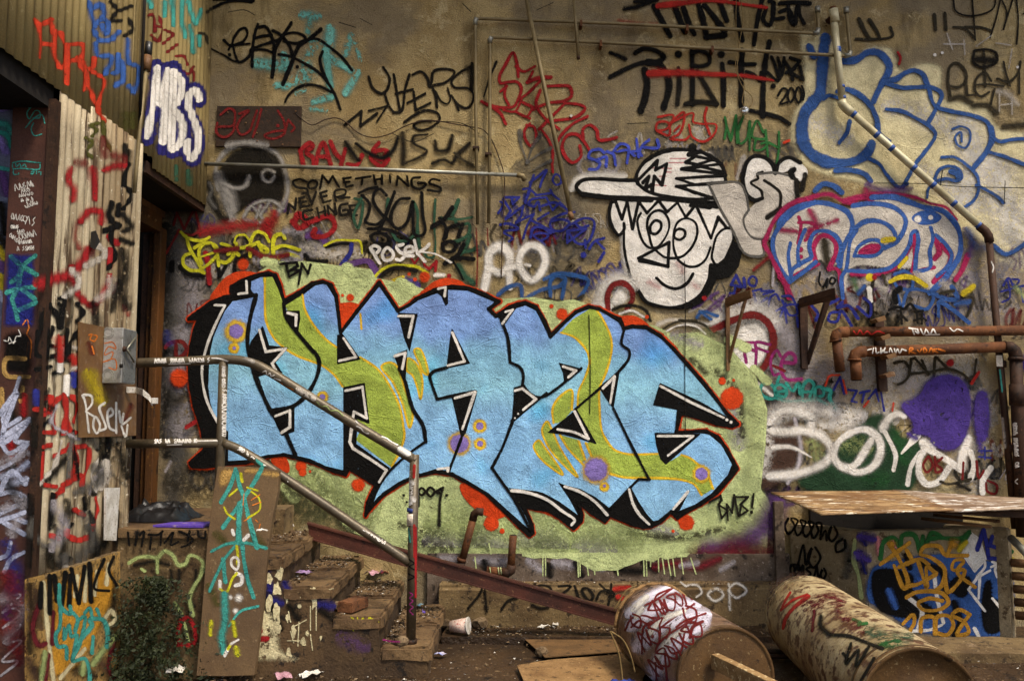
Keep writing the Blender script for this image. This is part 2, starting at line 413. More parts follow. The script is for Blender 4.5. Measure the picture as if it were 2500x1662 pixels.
M_DRUST = grunge('dark_rust', (66, 42, 26), (44, 28, 18), (28, 19, 13), 5.0, 0.7, 0.4, 90, 1, 0.25, 0.55, c4=(86, 60, 40))
M_BEAM = grunge('red_brown_steel', (82, 44, 32), (58, 32, 24), (40, 24, 18), 3.5, 0.6, 0.3, 80, 1, 0.2, 0.58, c4=(110, 76, 52))
M_GALV = grunge('galvanised', (150, 148, 136), (116, 112, 96), (92, 80, 58), 6.0, 0.45, 0.12, 120, 1, 0.55, 0.6, 0.5)
M_CONDUIT = grunge('painted_conduit', (128, 112, 78), (100, 86, 56), (74, 60, 38), 6.0, 0.55, 0.15, 120, 1, 0.2, 0.62)
M_RAIL = grunge('grey_brown_rail_paint', (92, 80, 60), (70, 60, 44), (112, 104, 92), 7.0, 0.45, 0.2, 120, 1, 0.3, 0.62, 0.5, c4=(46, 38, 28))
M_CREAMPIPE = grunge('cream_pipe_paint', (196, 186, 150), (160, 148, 112), (110, 84, 54), 6.0, 0.45, 0.15, 120, 1, 0.1, 0.62, 0.5)
M_TANK1 = grunge('tank_paint_lilac', (132, 106, 84), (92, 64, 42), (54, 36, 24), 4.0, 0.55, 0.5, 80, 1, 0.1, 0.5, 0.4, c4=(160, 140, 122))
M_TANK2 = grunge('tank_paint_cream', (182, 164, 124), (128, 104, 68), (84, 54, 32), 3.4, 0.55, 0.5, 80, 1, 0.05, 0.49, 0.4, c4=(62, 42, 26))
M_TANKEND = grunge('tank_end_rust', (98, 70, 36), (72, 50, 26), (52, 36, 20), 4.0, 0.6, 0.3, 90, 1, 0.2, 0.6, 0.4, c4=(140, 118, 82))
def plywood(name, cols):
    t = NT(name); v = t.stretch((1.2, 9, 9)); v2 = t.stretch((4, 30, 30), (3, 1, 2))
    col = t.mix(t.rng(t.noise(1.6, 5, .7, v), .36, .62), srgb(*cols[0]), srgb(*cols[1]))
    col = t.mix(t.rng(t.noise(2.2, 5, .75, v2), .50, .60), col, srgb(*cols[2]))
    col = t.mix(t.rng(t.noise(5, 5, .75, t.stretch((1, 3, 3), (8, 8, 1))), .55, .63), col, srgb(*cols[3]))
    col = t.mix(t.rng(t.noise(2.4, 5, .7), .52, .66), col, srgb(*cols[1]))
    MATS[name] = t.out(col, .6, t.bump(t.noise(2.2, 4, .7, v2), .8, .006)); return MATS[name]
M_PLY = plywood('weathered_plywood', [(172, 140, 96), (112, 78, 44), (66, 44, 24), (226, 212, 186)])
M_PLY0 = grunge('plain_plywood', (196, 170, 128), (140, 108, 68), (92, 64, 36), 5.0, 0.7, 0.5, 70, 1, 0, 0.54, 0.4, c4=(224, 208, 180))
M_WOOD = grunge('old_wood', (112, 80, 50), (78, 54, 32), (50, 34, 20), 6.0, 0.8, 0.5, 80, 1, 0, 0.58)
M_BOARD = grunge('brown_board', (98, 76, 48), (80, 60, 38), (60, 46, 28), 3.0, 0.7, 0.25, 90, 1, 0, 0.62, 0.35, c4=(118, 96, 66))
M_BLACK = grunge('black_plastic', (30, 27, 25), (20, 18, 17), None, 5.0, 0.4, 0.2, 60, spec=0.5)
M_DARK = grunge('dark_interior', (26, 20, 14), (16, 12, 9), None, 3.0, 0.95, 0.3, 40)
M_DOORBR = grunge('brown_jamb_paint', (78, 46, 34), (60, 36, 26), (44, 27, 20), 3.0, 0.6, 0.2, 90, 1, 0.1, 0.6)
M_BOXMETAL = grunge('silver_box_paint', (178, 176, 170), (140, 138, 132), (104, 98, 86), 8.0, 0.4, 0.15, 100, 1, 0.5, 0.6, 0.5)
M_PLATE = grunge('rusty_plate', (116, 84, 48), (92, 62, 36), (128, 104, 78), 6.0, 0.6, 0.3, 90, 1, 0.1, 0.56)
M_SIGN = grunge('dark_rusty_sign', (58, 40, 24), (38, 27, 17), (30, 22, 14), 6.0, 0.55, 0.3, 90, 1, 0.2, 0.55, c4=(92, 56, 34))
M_WHITE = grunge('dirty_white', (206, 200, 190), (170, 162, 148), (120, 104, 84), 14.0, 0.55, 0.2, 90)
M_CARD = grunge('wet_cardboard', (140, 108, 68), (104, 76, 44), (70, 50, 28), 5.0, 0.9, 0.6, 60, c4=(160, 130, 90))
M_STONE = grunge('rubble', (120, 100, 74), (84, 66, 44), (56, 42, 28), 14.0, 0.9, 0.6, 80)
M_BRICK = grunge('brick_clay', (112, 70, 40), (84, 52, 30), (54, 36, 24), 14.0, 0.85, 0.6, 90)
M_BLUE = grunge('blue_plastic', (58, 74, 160), (40, 52, 130), None, 8.0, 0.25, 0.2, 40, spec=0.6)
M_PURPLE = grunge('purple_board', (92, 66, 160), (70, 50, 130), (140, 120, 150), 6.0, 0.5, 0.2, 60)
M_LEAF = grunge('moss_leaf', (38, 44, 16), (22, 28, 10), (54, 58, 24), 12.0, 0.7, 0.2, 60)
M_STEM = grunge('dry_stem', (132, 108, 64), (96, 76, 42), None, 12.0, 0.8, 0.2, 60)
M_RUBBER = grunge('cracked_rubber', (88, 72, 50), (66, 52, 34), (40, 30, 20), 12.0, 0.85, 0.8, 40)

# ------------------------------------------------------------ ground
bm = bmesh.new(); N = 150
grid = {}
for i in range(N + 1):
    for j in range(N + 1):
        x = -5 + 10 * i / N; y = -1 + 7.4 * j / N
        z = 0.018 * noise.noise((x * 1.4, y * 1.4, 0.3)) + 0.008 * noise.noise((x * 6, y * 6, 1.7)) - 0.012
        grid[i, j] = bm.verts.new((x, y, z))
for i in range(N):
    for j in range(N): bm.faces.new((grid[i, j], grid[i + 1, j], grid[i + 1, j + 1], grid[i, j + 1])).smooth = True
tag(bm_obj('ground', bm, M_DIRT), kind='structure')
bm = bmesh.new()
for q in ([(-60, -80), (60, -80), (60, -1), (-60, -1)], [(-60, -1), (-5, -1), (-5, 40), (-60, 40)], [(5, -1), (60, -1), (60, 40), (5, 40)]):
    bm.faces.new([bm.verts.new((x, y, -0.012)) for x, y in q])
tag(bm_obj('yard_ground', bm, M_DIRT), kind='structure')

# ------------------------------------------------------------ concrete wall with plinth and ledge
zpl = PY(1500, 1351, YW - 0.03).z
wall = box('concrete_wall', -2.66, 7.0, YW, YW + 0.3, -0.1, 10.0, M_WALL)
tag(wall, 'tall tan plastered concrete wall covered in layers of graffiti', 'wall')
M_PLINTH = grunge('plinth_concrete', (108, 94, 80), (70, 55, 42), (34, 26, 20), 3.0, 0.9, 0.6, 60, c4=(140, 126, 116))
XR_LEDGE = 1.97
worn_box('plinth', -0.6, XR_LEDGE, YW - 0.035, YW + 0.01, 0.0, zpl, M_PLINTH, wall, 14, 0.003)
bm = box_bm(-0.5, XR_LEDGE + 0.1, 6.2, YW - 0.02, -0.05, 0.31)
bmesh.ops.bevel(bm, geom=[e for e in bm.edges if all(v.co.z > 0.3 and v.co.y < 6.3 for v in e.verts)], offset=0.03, segments=3, affect='EDGES')
roughen(bm, 12, 0.008, 5); bm_obj('ledge', bm, M_CONC, wall)
box('added_shade_eave', -2.2, 9.0, 5.55, YW + .3, 5.65, 5.8, M_WOOD, wall)  # unseen eave added above the view to shade the upper wall
# pilaster-like edge beside the bin
worn_box('pilaster', PY(1893, 1300, 6.33).x, PY(1915, 1300, 6.33).x, 6.33, YW + 0.01, 0.0, PY(1900, 1225, 6.33).z, M_PLINTH, wall, 6, 0.003)
# low gutter strip of broken concrete in front of the ledge
bm = box_bm(-0.45, 1.7, 5.90, 6.22, -0.05, 0.035); roughen(bm, 18, 0.014, 5)
tag(bm_obj('broken_kerb', bm, M_DIRT), 'low crumbling concrete kerb along the foot of the painted wall', 'kerb')

# ------------------------------------------------------------ corrugated building on the left
bld = thing('corrugated_building', 'corrugated tin building on the left covered in red, black and blue tags', 'building', (XC, 4.8, 0))
def sheet(name, y0, y1, z0f, z1, mat, out=0.0, ragged=0.0):
    bm = bmesh.new(); ya, yb = round(y0 / FACET), round(y1 / FACET); n = yb - ya; nz = 12; rows = []
    for i in range(n + 1):
        y = (ya + i) * FACET; z0 = z0f(y) if callable(z0f) else z0f
        z0 += ragged * noise.noise((y * 30, z1, 0)); dent = 0
        col = []
        for k in range(nz + 1):
            z = z0 + (z1 - z0) * k / nz
            d = 0.0
            col.append(bm.verts.new((XC + corr(y) + out + d, y, z)))
        rows.append(col)
    for a, b in zip(rows, rows[1:]):
        for k in range(nz): bm.faces.new((a[k], b[k], b[k + 1], a[k + 1])).smooth = True
    o = bm_obj(name, bm, mat, bld); s = o.modifiers.new('solid', 'SOLIDIFY'); s.thickness = 0.002; s.offset = 0; return o
YJ = 4.27   # jamb of the opening at the far left
ZL, ZO = 0.70, 3.06
EDGE = 5.27
for (a, b) in ((YJ, 4.62), (4.60, EDGE)): sheet('tin_sheet', a, b, ZL, 3.12, M_WHITE_TIN, -0.002 if a > 4.5 else -0.005, 0.012)
for (a, b) in ((-3.0, -.7), (-.72, 1.62), (1.6, 2.4), (2.38, 3.1), (3.08, 3.8), (3.78, 4.50), (4.48, 5.1), (5.08, 5.42)):  # unseen upper and forward sheets, extended to shade the left side
    o = sheet('tin_sheet', a, b, 3.08, 10.0, M_TIN, 0.0 - 0.003 * (int(a * 3) % 2), 0.006)
for (a, b) in ((5.40, 5.95), (5.93, YW)): sheet('tin_sheet', a, b, 3.02, 10.0, M_TIN, -0.003 if a > 5.5 else 0.0, 0.008)
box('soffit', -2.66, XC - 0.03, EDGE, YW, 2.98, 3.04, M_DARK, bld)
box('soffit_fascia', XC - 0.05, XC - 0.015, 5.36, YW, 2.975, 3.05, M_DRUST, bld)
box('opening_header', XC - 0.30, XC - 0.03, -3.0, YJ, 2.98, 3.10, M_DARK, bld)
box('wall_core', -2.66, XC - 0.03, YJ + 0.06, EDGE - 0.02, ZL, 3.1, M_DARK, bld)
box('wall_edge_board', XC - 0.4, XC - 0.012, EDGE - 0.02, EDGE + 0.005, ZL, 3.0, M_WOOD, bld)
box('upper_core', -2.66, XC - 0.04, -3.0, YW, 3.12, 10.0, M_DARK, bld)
found = worn_box('foundation', -2.66, XC + 0.03, YJ - .01, YS + 0.05, -0.05, ZL, M_CONC, bld, 14, 0.006, bevel=0.01)
# jamb of the left opening, and the painted panel behind it, both face the camera
xj0 = PY(32, 400, YJ).x
box('opening_jamb', xj0, XC - 0.012, YJ - 0.03, YJ + 0.1, -0.02, 3.02, M_DOORBR, bld, 0.004)
box('jamb_flange', XC - 0.03, XC + 0.004, YJ - 0.045, YJ + 0.01, ZL, 3.02, M_DRUST, bld)
zp = PY(20, 209, YJ + 0.08).z
M_PANEL = grunge('old_painted_panel', (112, 112, 132), (84, 88, 104), (150, 150, 160), 3.0, 0.8, 0.4, 70)
box('opening_panel', xj0 - 1.2, xj0 + 0.02, YJ + 0.05, YJ + 0.12, -0.02, zp, M_PANEL, bld)
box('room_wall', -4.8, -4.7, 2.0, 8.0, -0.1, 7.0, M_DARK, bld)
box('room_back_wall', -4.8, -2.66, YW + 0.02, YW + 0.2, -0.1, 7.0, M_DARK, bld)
# doorway under the overhang
dr = thing('door_frame', 'rusty steel door frame of the dark doorway beside the landing', 'door frame', (-2.6, 6.2, 0.82))
M_DF = grunge('door_frame_rust', (96, 58, 20), (62, 38, 14), (34, 22, 10), 4.0, 0.7, 0.4, 90, 0.3, 0.2, 0.56, c4=(126, 88, 30))
box('jamb', -2.600, -2.545, 6.29, YW - 0.002, 0.82, 2.84, M_DF, dr, 0.006)
box('door_stop', -2.645, -2.602, 6.33, YW - .003, 0.82, 2.80, M_DF, dr, .004)
box('inner_jamb', -2.70, -2.647, 6.355, YW - .004, .82, 2.8, M_DRUST, dr, .003)
lintel = box('lintel', -2.70, -2.545, EDGE, 6.30, 2.80, 2.92, M_DF, dr, 0.003)
for k in range(7):
    y = 5.45 + 0.12 * k; bm = bmesh.new(); bmesh.ops.create_icosphere(bm, subdivisions=1, radius=0.011, matrix=Matrix.Translation((-2.542, y, 2.86))); bm_obj('bolt', bm, M_PLATE, lintel)
bm = box_bm(-2.69, -2.56, EDGE, YW - 0.01, 2.93, 2.975); bm_obj('head_board', bm, M_WOOD, dr)
# landing and stairs
st = thing('concrete_staircase', 'crumbling brown concrete staircase of four steps up to the doorway landing', 'staircase', (-1.6, 5.7, 0))
XL = -1.59; RUN = 0.2835; TOPS = [0.668, 0.500, 0.334, 0.167]
bm = box_bm(-2.66, XL, YS + 0.012, YW - 0.01, -0.05, 0.775); bm_obj('landing_base', bm, M_CONC, st)
bm = box_bm(-2.66, XL + 0.015, YS - 0.008, YW - 0.01, 0.765, 0.82)
bmesh.ops.bevel(bm, geom=bm.edges[:], offset=0.008, segments=2, affect='EDGES'); roughen(bm, 12, 0.005, 6); bm_obj('landing_slab', bm, M_STEP, st)
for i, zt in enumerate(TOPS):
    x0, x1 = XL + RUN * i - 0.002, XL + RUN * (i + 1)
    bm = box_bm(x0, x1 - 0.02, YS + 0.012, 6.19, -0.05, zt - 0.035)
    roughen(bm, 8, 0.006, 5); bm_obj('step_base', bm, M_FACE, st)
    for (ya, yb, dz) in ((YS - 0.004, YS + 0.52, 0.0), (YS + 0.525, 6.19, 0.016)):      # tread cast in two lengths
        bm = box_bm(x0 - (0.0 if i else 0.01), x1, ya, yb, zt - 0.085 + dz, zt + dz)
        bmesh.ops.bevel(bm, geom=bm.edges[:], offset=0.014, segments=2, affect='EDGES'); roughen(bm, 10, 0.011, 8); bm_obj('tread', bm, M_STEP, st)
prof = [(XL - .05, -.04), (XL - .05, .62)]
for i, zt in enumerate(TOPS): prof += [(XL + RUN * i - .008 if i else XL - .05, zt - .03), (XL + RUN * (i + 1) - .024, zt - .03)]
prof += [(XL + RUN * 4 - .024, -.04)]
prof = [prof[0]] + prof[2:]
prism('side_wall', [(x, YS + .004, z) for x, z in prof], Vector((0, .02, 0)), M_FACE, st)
worn_box('wall_stub', PY(655, 1300, 6.0).x, PY(698, 1300, 6.0).x, 5.95, 6.2, 0.65, PY(690, 1240, 6.0).z, M_CONC, st, 5, 0.01)

# ------------------------------------------------------------ handrail
YR = 5.20
rail = thing('handrail', 'bent grey pipe handrail running down beside the stairs', 'handrail', (-1.2, YR, 0.3))
def pix_path(pts, Y, step=10):
    return [PY(x, y, Y) for x, y in catmull(pts, step)]
R1 = [(333, 886), (470, 881), (545, 877), (588, 880), (625, 890), (665, 911), (705, 936), (860, 1032), (1015, 1124)]
tube('top_rail', pix_path(R1, YR), 0.0285, M_RAIL, rail)
tube('mid_rail', [PY(308, 1083, YR), PY(545, 1081, YR)], 0.027, M_RAIL, rail)
tube('mid_rail', pix_path([(545, 1081), (590, 1100), (985, 1362), (1000, 1372)], YR), 0.027, M_RAIL, rail)
pa = PY(546, 879, YR); tube('post', [pa, Vector((pa.x - 0.004, YR, 0.82))], 0.027, M_RAIL, rail)
pb = PY(1012, 1122, YR); pc = PY(1003, 1562, YR); lower_post = tube('post', [pb + Vector((0, 0, 0.03)), Vector((pc.x, YR, 0.165))], 0.028, M_RAIL, rail)
tube('base_collar', [Vector((pc.x, YR, 0.162)), Vector((pc.x, YR, 0.19))], 0.036, M_DRUST, lower_post)
def band(y0, y1, mat):   # sticker band round the lower post
    a, b = PY(1006, y0, YR), PY(1005, y1, YR); tube('sticker', [a, b], 0.0292, mat, lower_post)
M_STK = grunge('sticker_white', (206, 196, 178), (176, 160, 140), (120, 84, 70), 30.0, 0.5, 0.1, 60)
M_STKB = grunge('sticker_blue', (42, 56, 110), (34, 46, 94), None, 30.0, 0.5, 0.1, 60)
band(1253, 1282, M_STK); band(1240, 1250, M_STKB)
# ------------------------------------------------------------ wall services
def pipe_thing(name, label, cat, loc): return thing(name, label, cat, loc)
def wp(x, y, off=0.05): return PY(x, y, YW - off)
def fitting(p, d, r, mat, parent, L=0.05, name='fitting'):
    d = d.normalized(); tube(name, [p - d * L / 2, p + d * L / 2], r, mat, parent)
# two conduits that rise, turn and run right
for (lab, pts, endup) in (
    ('upper thin conduit along the top of the wall, turning down at its left end', [(1166, 548), (1162, 300), (1160, 62), (1160, 52), (1164, 46), (1176, 46), (1500, 58), (1985, 82), (1996, 80), (1998, 70), (1996, 24)], 1),
    ('lower thin conduit parallel to the upper one and turning down at its left end', [(1193, 545), (1196, 300), (1196, 106), (1196, 97), (1200, 92), (1212, 92), (1500, 106), (2062, 137), (2074, 135), (2076, 126), (2066, 26)], 1)):
    t = thing('conduit', lab, 'conduit', wp(*pts[0]), 'conduits on the wall'); r = 0.0125
    path = [wp(*p) for p in pts]
    tube('pipe', path, r, M_CONDUIT if r else None, t)
    for i in (3, 8):
        a = path[i - 1]; tube('elbow', [path[i - 1] , path[i], path[i + 1]], r * 1.45, M_GALV, t)
    fitting(path[-1], Vector((0, 0, 1)), r * 1.6, M_GALV, t, 0.045, 'end_cap')
    for f in (0.3, 0.62):
        a, b = path[6], path[7]; p = path[5].lerp(path[7], f)
        bmx = box_bm(p.x - 0.009, p.x + 0.009, p.y - 0.018, YW, p.z - 0.03, p.z + 0.017); bm_obj('clip', bmx, M_RUST, t)
    p = path[0].lerp(path[2], 0.38); bmx = box_bm(p.x - 0.03, p.x + 0.018, p.y - 0.018, YW, p.z - 0.008, p.z + 0.008); bm_obj('clip', bmx, M_DRUST, t)
t = thing('loose_pipe', 'long tan pipe hanging at a slant across the conduits', 'pipe', wp(1395, 535, .1))
tube('pipe', [wp(1283, -12, 0.085), wp(1340, 265, .085), wp(1396, 533, 0.085)], 0.0165, M_CONDUIT, t)
tube('coupling', [wp(1391, 518, 0.085), wp(1397, 536, 0.085)], 0.0195, M_WOOD, t)
t = thing('short_rod', 'short vertical grey rod hanging from the top edge between the conduits', 'pipe', wp(1412, 143, .08))
tube('rod', [wp(1400, -12, 0.075), wp(1412, 140, 0.075)], 0.0115, M_CONDUIT, t)
tube('rod_tip', [wp(1412, 138, 0.075), wp(1412.4, 145, 0.075)], 0.013, M_DRUST, t)
t = thing('horizontal_bar', 'thin pale pipe running level from the tin corner past the skull face', 'pipe', wp(495, 400, .05))
tube('pipe', [wp(492, 400, 0.05), wp(900, 413, 0.05), wp(1268, 428, 0.05)], 0.0145, M_GALV, t)
tube('elbow', [wp(1262, 428, 0.05), wp(1276, 430, 0.05), wp(1281, 440, 0.03)], 0.019, M_CONDUIT, t)
# downpipe, cream above, rusty below
t = thing('downpipe', 'pipe down the right of the wall, cream and slanted above, rusty below', 'pipe', wp(2480, 1290, .07))
D = [wp(2035, 40, .075), wp(2057, 252, .075), wp(2400, 560, .075), wp(2414, 580, .075), wp(2478, 1290, .075)]
tube('upper_section', [D[0], D[1]], 0.0262, M_CREAMPIPE, t)
tube('slanted_section', [wp(2060, 258, .075), wp(2396, 556, .075)], 0.0265, M_CREAMPIPE, t)
tube('lower_section', [D[3], D[4]], 0.0245, M_DRUST, t)
tube('elbow', [wp(2054, 246, .075), wp(2058, 257, .075), wp(2069, 268, .075), wp(2080, 277, .075)], 0.033, M_CREAMPIPE, t)
tube('elbow', [wp(2390, 552, .075), wp(2405, 564, .075), wp(2413, 576, .075), wp(2416, 592, .075)], 0.032, M_DRUST, t)
tube('tee', [wp(2034, 24, .075), wp(2039, 56, .075)], 0.034, M_CREAMPIPE, t)
tube('tee_branch', [wp(2035, 42, .075), wp(2021, 55, .03)], 0.026, M_DRUST, t)
tube('thread_stub', [wp(2033, 18, .075), wp(2034, 26, .075)], 0.024, M_RUST, t)
for (x, y) in ((2466, 1085), (2445, 880)): tube('coupling', [wp(x, y, .075), wp(x + 1, y + 17, .075)], 0.031, M_DRUST, t)
for y0 in (116, 209, 236): # blue paint caught on the pipe
    x0 = 2035 + (y0 - 40) * 22 / 212; tube('paint_ring', [wp(x0 + 1, y0, .075), wp(x0 + 2, y0 + (13 if y0 == 116 else 7), .075)], 0.0266, grunge('blue_ring', (52, 84, 150), (40, 66, 124), None, 9, .5, .1, 80), t)
for f in (0.06, 0.23, 0.34, 0.5, 0.64, 0.79, 0.97):
    a, b = wp(2060, 258, .075), wp(2396, 556, .075); tube('paint_ring', [a.lerp(b, f), a.lerp(b, f + 0.022)], 0.0269, MATS['blue_ring'], t)
a, b = PY(2434, 868, YW - .075), PY(2437, 895, YW - .075)
box('sticker', a.x - .022, a.x + .022, a.y - .030, a.y - .0262, b.z, a.z, M_STK, t)
# rusty twin pipes
YP = YW - 0.13
def rp(x, y, o=0.0): return PY(x, y, YP + o)
t = thing('rusty_pipe', 'upper rusty pipe with a downturned open end beside the steel bracket', 'pipe', rp(2035, 905), 'rusty pipes on the right')
tube('pipe', [rp(2062, 810), rp(2290, 809), rp(2560, 806)], 0.036, M_RUST, t)
tube('elbow', [rp(2070, 810), rp(2052, 811), rp(2043, 816), rp(2040, 826), rp(2041, 832)], 0.040, M_RUST, t)
tube('collar', [rp(2040, 829), rp(2041, 833)], 0.046, M_RUST, t)
outlet = tube('outlet', [rp(2043, 832), rp(2051, 906)], 0.0355, M_RUST, t)
bmx = tube_bm([rp(2050.5, 904), rp(2051, 908)], 0.031, 14); bm_obj('bore', bmx, M_DARK, outlet)
t = thing('rusty_pipe', 'lower rusty pipe with a downturned stub and a thick leg at the right', 'pipe', rp(2090, 925), 'rusty pipes on the right')
tube('pipe', [rp(2108, 858), rp(2290, 853), rp(2462, 846)], 0.0385, M_RUST, t)
tube('elbow', [rp(2112, 858), rp(2098, 859), rp(2089, 864), rp(2086, 874), rp(2086, 880)], 0.042, M_RUST, t)
tube('collar', [rp(2086, 876), rp(2086, 881)], 0.049, M_RUST, t)
outlet = tube('outlet', [rp(2088, 880), rp(2091, 927)], 0.039, M_RUST, t)
bmx = tube_bm([rp(2091, 925), rp(2091.2, 929)], 0.034, 14); bm_obj('bore', bmx, M_DARK, outlet)
tube('elbow', [rp(2450, 847), rp(2466, 848), rp(2476, 856), rp(2480, 868), rp(2480, 876)], 0.045, M_DRUST, t)
tube('leg', [rp(2480, 872), rp(2484, 1000), rp(2497, 1310)], 0.042, M_DRUST, t)
tube('collar', [rp(2480, 872), rp(2480, 880)], 0.052, M_DRUST, t)
tube('collar', [rp(2482, 938), rp(2483, 990)], 0.050, M_DRUST, t)
tube('branch', [rp(2482, 966), rp(2520, 962)], 0.040, M_DRUST, t)
t = thing('pipe_support', 'dark rusty steel strut carrying the two rusty pipes on the wall', 'bracket', wp(2150, 955))
a, b = wp(2131, 770, .06), wp(2155, 955, .06)
prism('upright', [wp(2137, 780, .05), wp(2158, 780, .05), wp(2168, 955, .05), wp(2148, 955, .05)], Vector((0, 0.05, 0)), M_DRUST, t)
for (x, y) in ((2152, 778), (2164, 822), (2178, 868), (2175, 914)):
    prism('clamp', [wp(x - 14, y, .19), wp(x + 8, y - 8, .19), wp(x + 12, y + 3, .19), wp(x - 8, y + 8, .19)], Vector((0, 0.12, 0)), M_PLATE, t)
# triangular brackets
def bracket(label, V, arm, diag, wd, mat):
    t = thing('wall_bracket', label, 'bracket', wp(*V[1]), 'triangular steel brackets')
    prism('upright', [wp(x, y, .04) for x, y in V], Vector((0, .035, 0)), mat, t)
    prism('arm', [PY(x, y, YW - o) for x, y, o in arm], Vector((0, .0, -0.045)), mat, t)
    prism('brace', [PY(x, y, YW - o) for x, y, o in diag], Vector((0, 0.03, -0.0)), mat, t)
    return t
bracket('narrow tan triangular steel bracket beside the white ring painting', [(1772, 735), (1782, 735), (1782, 905), (1774, 905)],
        [(1770, 728, .04), (1832, 706, .22), (1836, 712, .22), (1775, 735, .04)], [(1822, 715, .18), (1828, 718, .18), (1782, 885, .05), (1780, 870, .05)], 8, M_PLATE)
bracket('dark brown triangular steel bracket to the left of the rusty pipes', [(1952, 732), (1972, 728), (1973, 902), (1958, 898)],
        [(1950, 728, .04), (2038, 702, .25), (2040, 716, .25), (1955, 736, .04)], [(2018, 722, .20), (2034, 716, .20), (1976, 890, .05), (1972, 868, .05)], 12, M_DRUST)
# loose wires and the foil ball
def wire(name, label, px, mat, r, off=0.02, cat='wire'):
    P = [PY(x, y, YW - off - 0.012 * noise.noise((x * .01, y * .01, 3))) for x, y in catmull(px, 8)]
    o = tube(name, P, r, mat, None, 6); return tag(o, label, cat)
wire('cable', 'thin dark cable looping across the wall from the rusty sign', [(710, 290), (704, 283), (712, 276), (722, 278), (735, 290), (762, 306), (790, 294), (820, 288), (842, 297), (875, 325), (910, 336), (950, 328), (990, 308), (1030, 296), (1060, 295), (1120, 305), (1160, 312), (1178, 316), (1198, 338), (1208, 358), (1222, 395), (1231, 430), (1229, 520), (1226, 600), (1224, 680)], M_DRUST, 0.0042)
wire('wire', 'bare copper wires dangling from the top of the wall to the foil ball', [(1798, -8), (1797, 60), (1803, 110), (1800, 160), (1799, 175), (1808, 190), (1818, 205), (1816, 222), (1812, 250), (1817, 262)], M_STEM, 0.003, 0.04)
wire('wire', 'second copper wire looping beside the foil ball', [(1806, -8), (1814, 45), (1806, 100), (1796, 150), (1797, 172), (1815, 215), (1836, 236), (1838, 250), (1828, 264)], M_STEM, 0.003, 0.05)
bm = bmesh.new(); c = wp(1817, 271, .05); bmesh.ops.create_icosphere(bm, subdivisions=3, radius=0.034, matrix=Matrix.Translation(c))
for v in bm.verts: v.co += noise.noise_vector(v.co * 60) * 0.006
foil = bm_obj('foil_ball', bm, grunge('foil', (226, 224, 220), (180, 178, 172), None, 20, 0.2, .3, 60, metal=0.9, spec=.5)); tag(foil, 'crumpled shiny foil ball hanging on the wall below the black lettering', 'foil ball')
# rusty sign plate
s0, s1 = wp(529, 258, .03), wp(733, 357, .03)
sg = thing('sign_plate', 'dark rusty metal plate with a red scrawl screwed to the upper wall', 'sign', s0)
box('left_plate', s0.x, (s0.x + s1.x) / 2 - .03, YW - .022, YW - .002, s1.z, s0.z, M_SIGN, sg, 0.002)
box('right_plate', (s0.x + s1.x) / 2 - .03, s1.x, YW - .025, YW - .002, s1.z - .004, s0.z - .002, M_SIGN, sg, 0.002)
for (x, y) in ((556, 275), (627, 325), (722, 272), (690, 353), (600, 300), (628, 345)):
    bm = bmesh.new(); bmesh.ops.create_icosphere(bm, subdivisions=1, radius=0.007, matrix=Matrix.Translation(wp(x, y, .027))); bm_obj('screw', bm, M_PLATE, sg)
plane_surf('SG', (0, YW - .0262, 0), (0, -1, 0))
# screws and anchor plugs in the wall
for (x, y, lab) in ((1394, 284, 'small bright bolt head on the wall below the red tag'), (1425, 786, 'dark round anchor hole in the green top of the mural')):
    bm = bmesh.new(); bmesh.ops.create_cone(bm, cap_ends=True, segments=12, radius1=.014, radius2=.011, depth=.02, matrix=Matrix.Translation(wp(x, y, .008)) @ Matrix.Rotation(math.pi / 2, 4, 'X'))
    tag(bm_obj('bolt', bm, M_BLACK if y > 700 else M_WHITE), lab, 'bolt')
# floor pipes at the foot of the mural
YF = 6.27
t = thing('floor_pipe', 'leaning rusty pipe with a bent top in front of the green mural base', 'pipe', PY(1130, 1380, YF), 'pipes rising from the ledge')
tube('pipe', [PY(1126, 1376, YF), PY(1156, 1262, YF)], 0.0265, M_RUST, t)
tube('elbow', [PY(1154, 1270, YF), PY(1158, 1254, YF), PY(1166, 1248, YF - .02), PY(1180, 1250, YF - .02)], 0.028, M_DRUST, t)
tube('collar', [PY(1128, 1362, YF), PY(1126, 1370, YF)], 0.034, M_RUST, t)
tube('foot', [PY(1126, 1372, YF), PY(1124, 1395, YF)], 0.030, M_DRUST, t)
t = thing('floor_pipe', 'upright open rusty pipe with an elbow splashed with paint at its foot', 'pipe', PY(1245, 1400, YF), 'pipes rising from the ledge')
tube('pipe', [PY(1247, 1388, YF), PY(1253, 1306, YF)], 0.027, M_RUST, t)
bmx = tube_bm([PY(1253, 1307, YF), PY(1253.1, 1305, YF)], 0.023, 14); bm_obj('bore', bmx, M_DARK, t)
tube('elbow', [PY(1249, 1378, YF), PY(1247, 1392, YF), PY(1238, 1398, YF), PY(1225, 1397, YF)], 0.034, M_DRUST, t)
tube('stub', [PY(1232, 1397, YF), PY(1188, 1392, YF)], 0.030, M_RUST, t)
for x in (1196, 1216, 1222): tube('paint_drip', [PY(x, 1384, YF - .028), PY(x + 1, 1392, YF - .034), PY(x + 2, 1402, YF - .03)], 0.0035, grunge('drip_green', (168, 178, 128), (140, 152, 104), None, 9, .6, .1, 60), t)

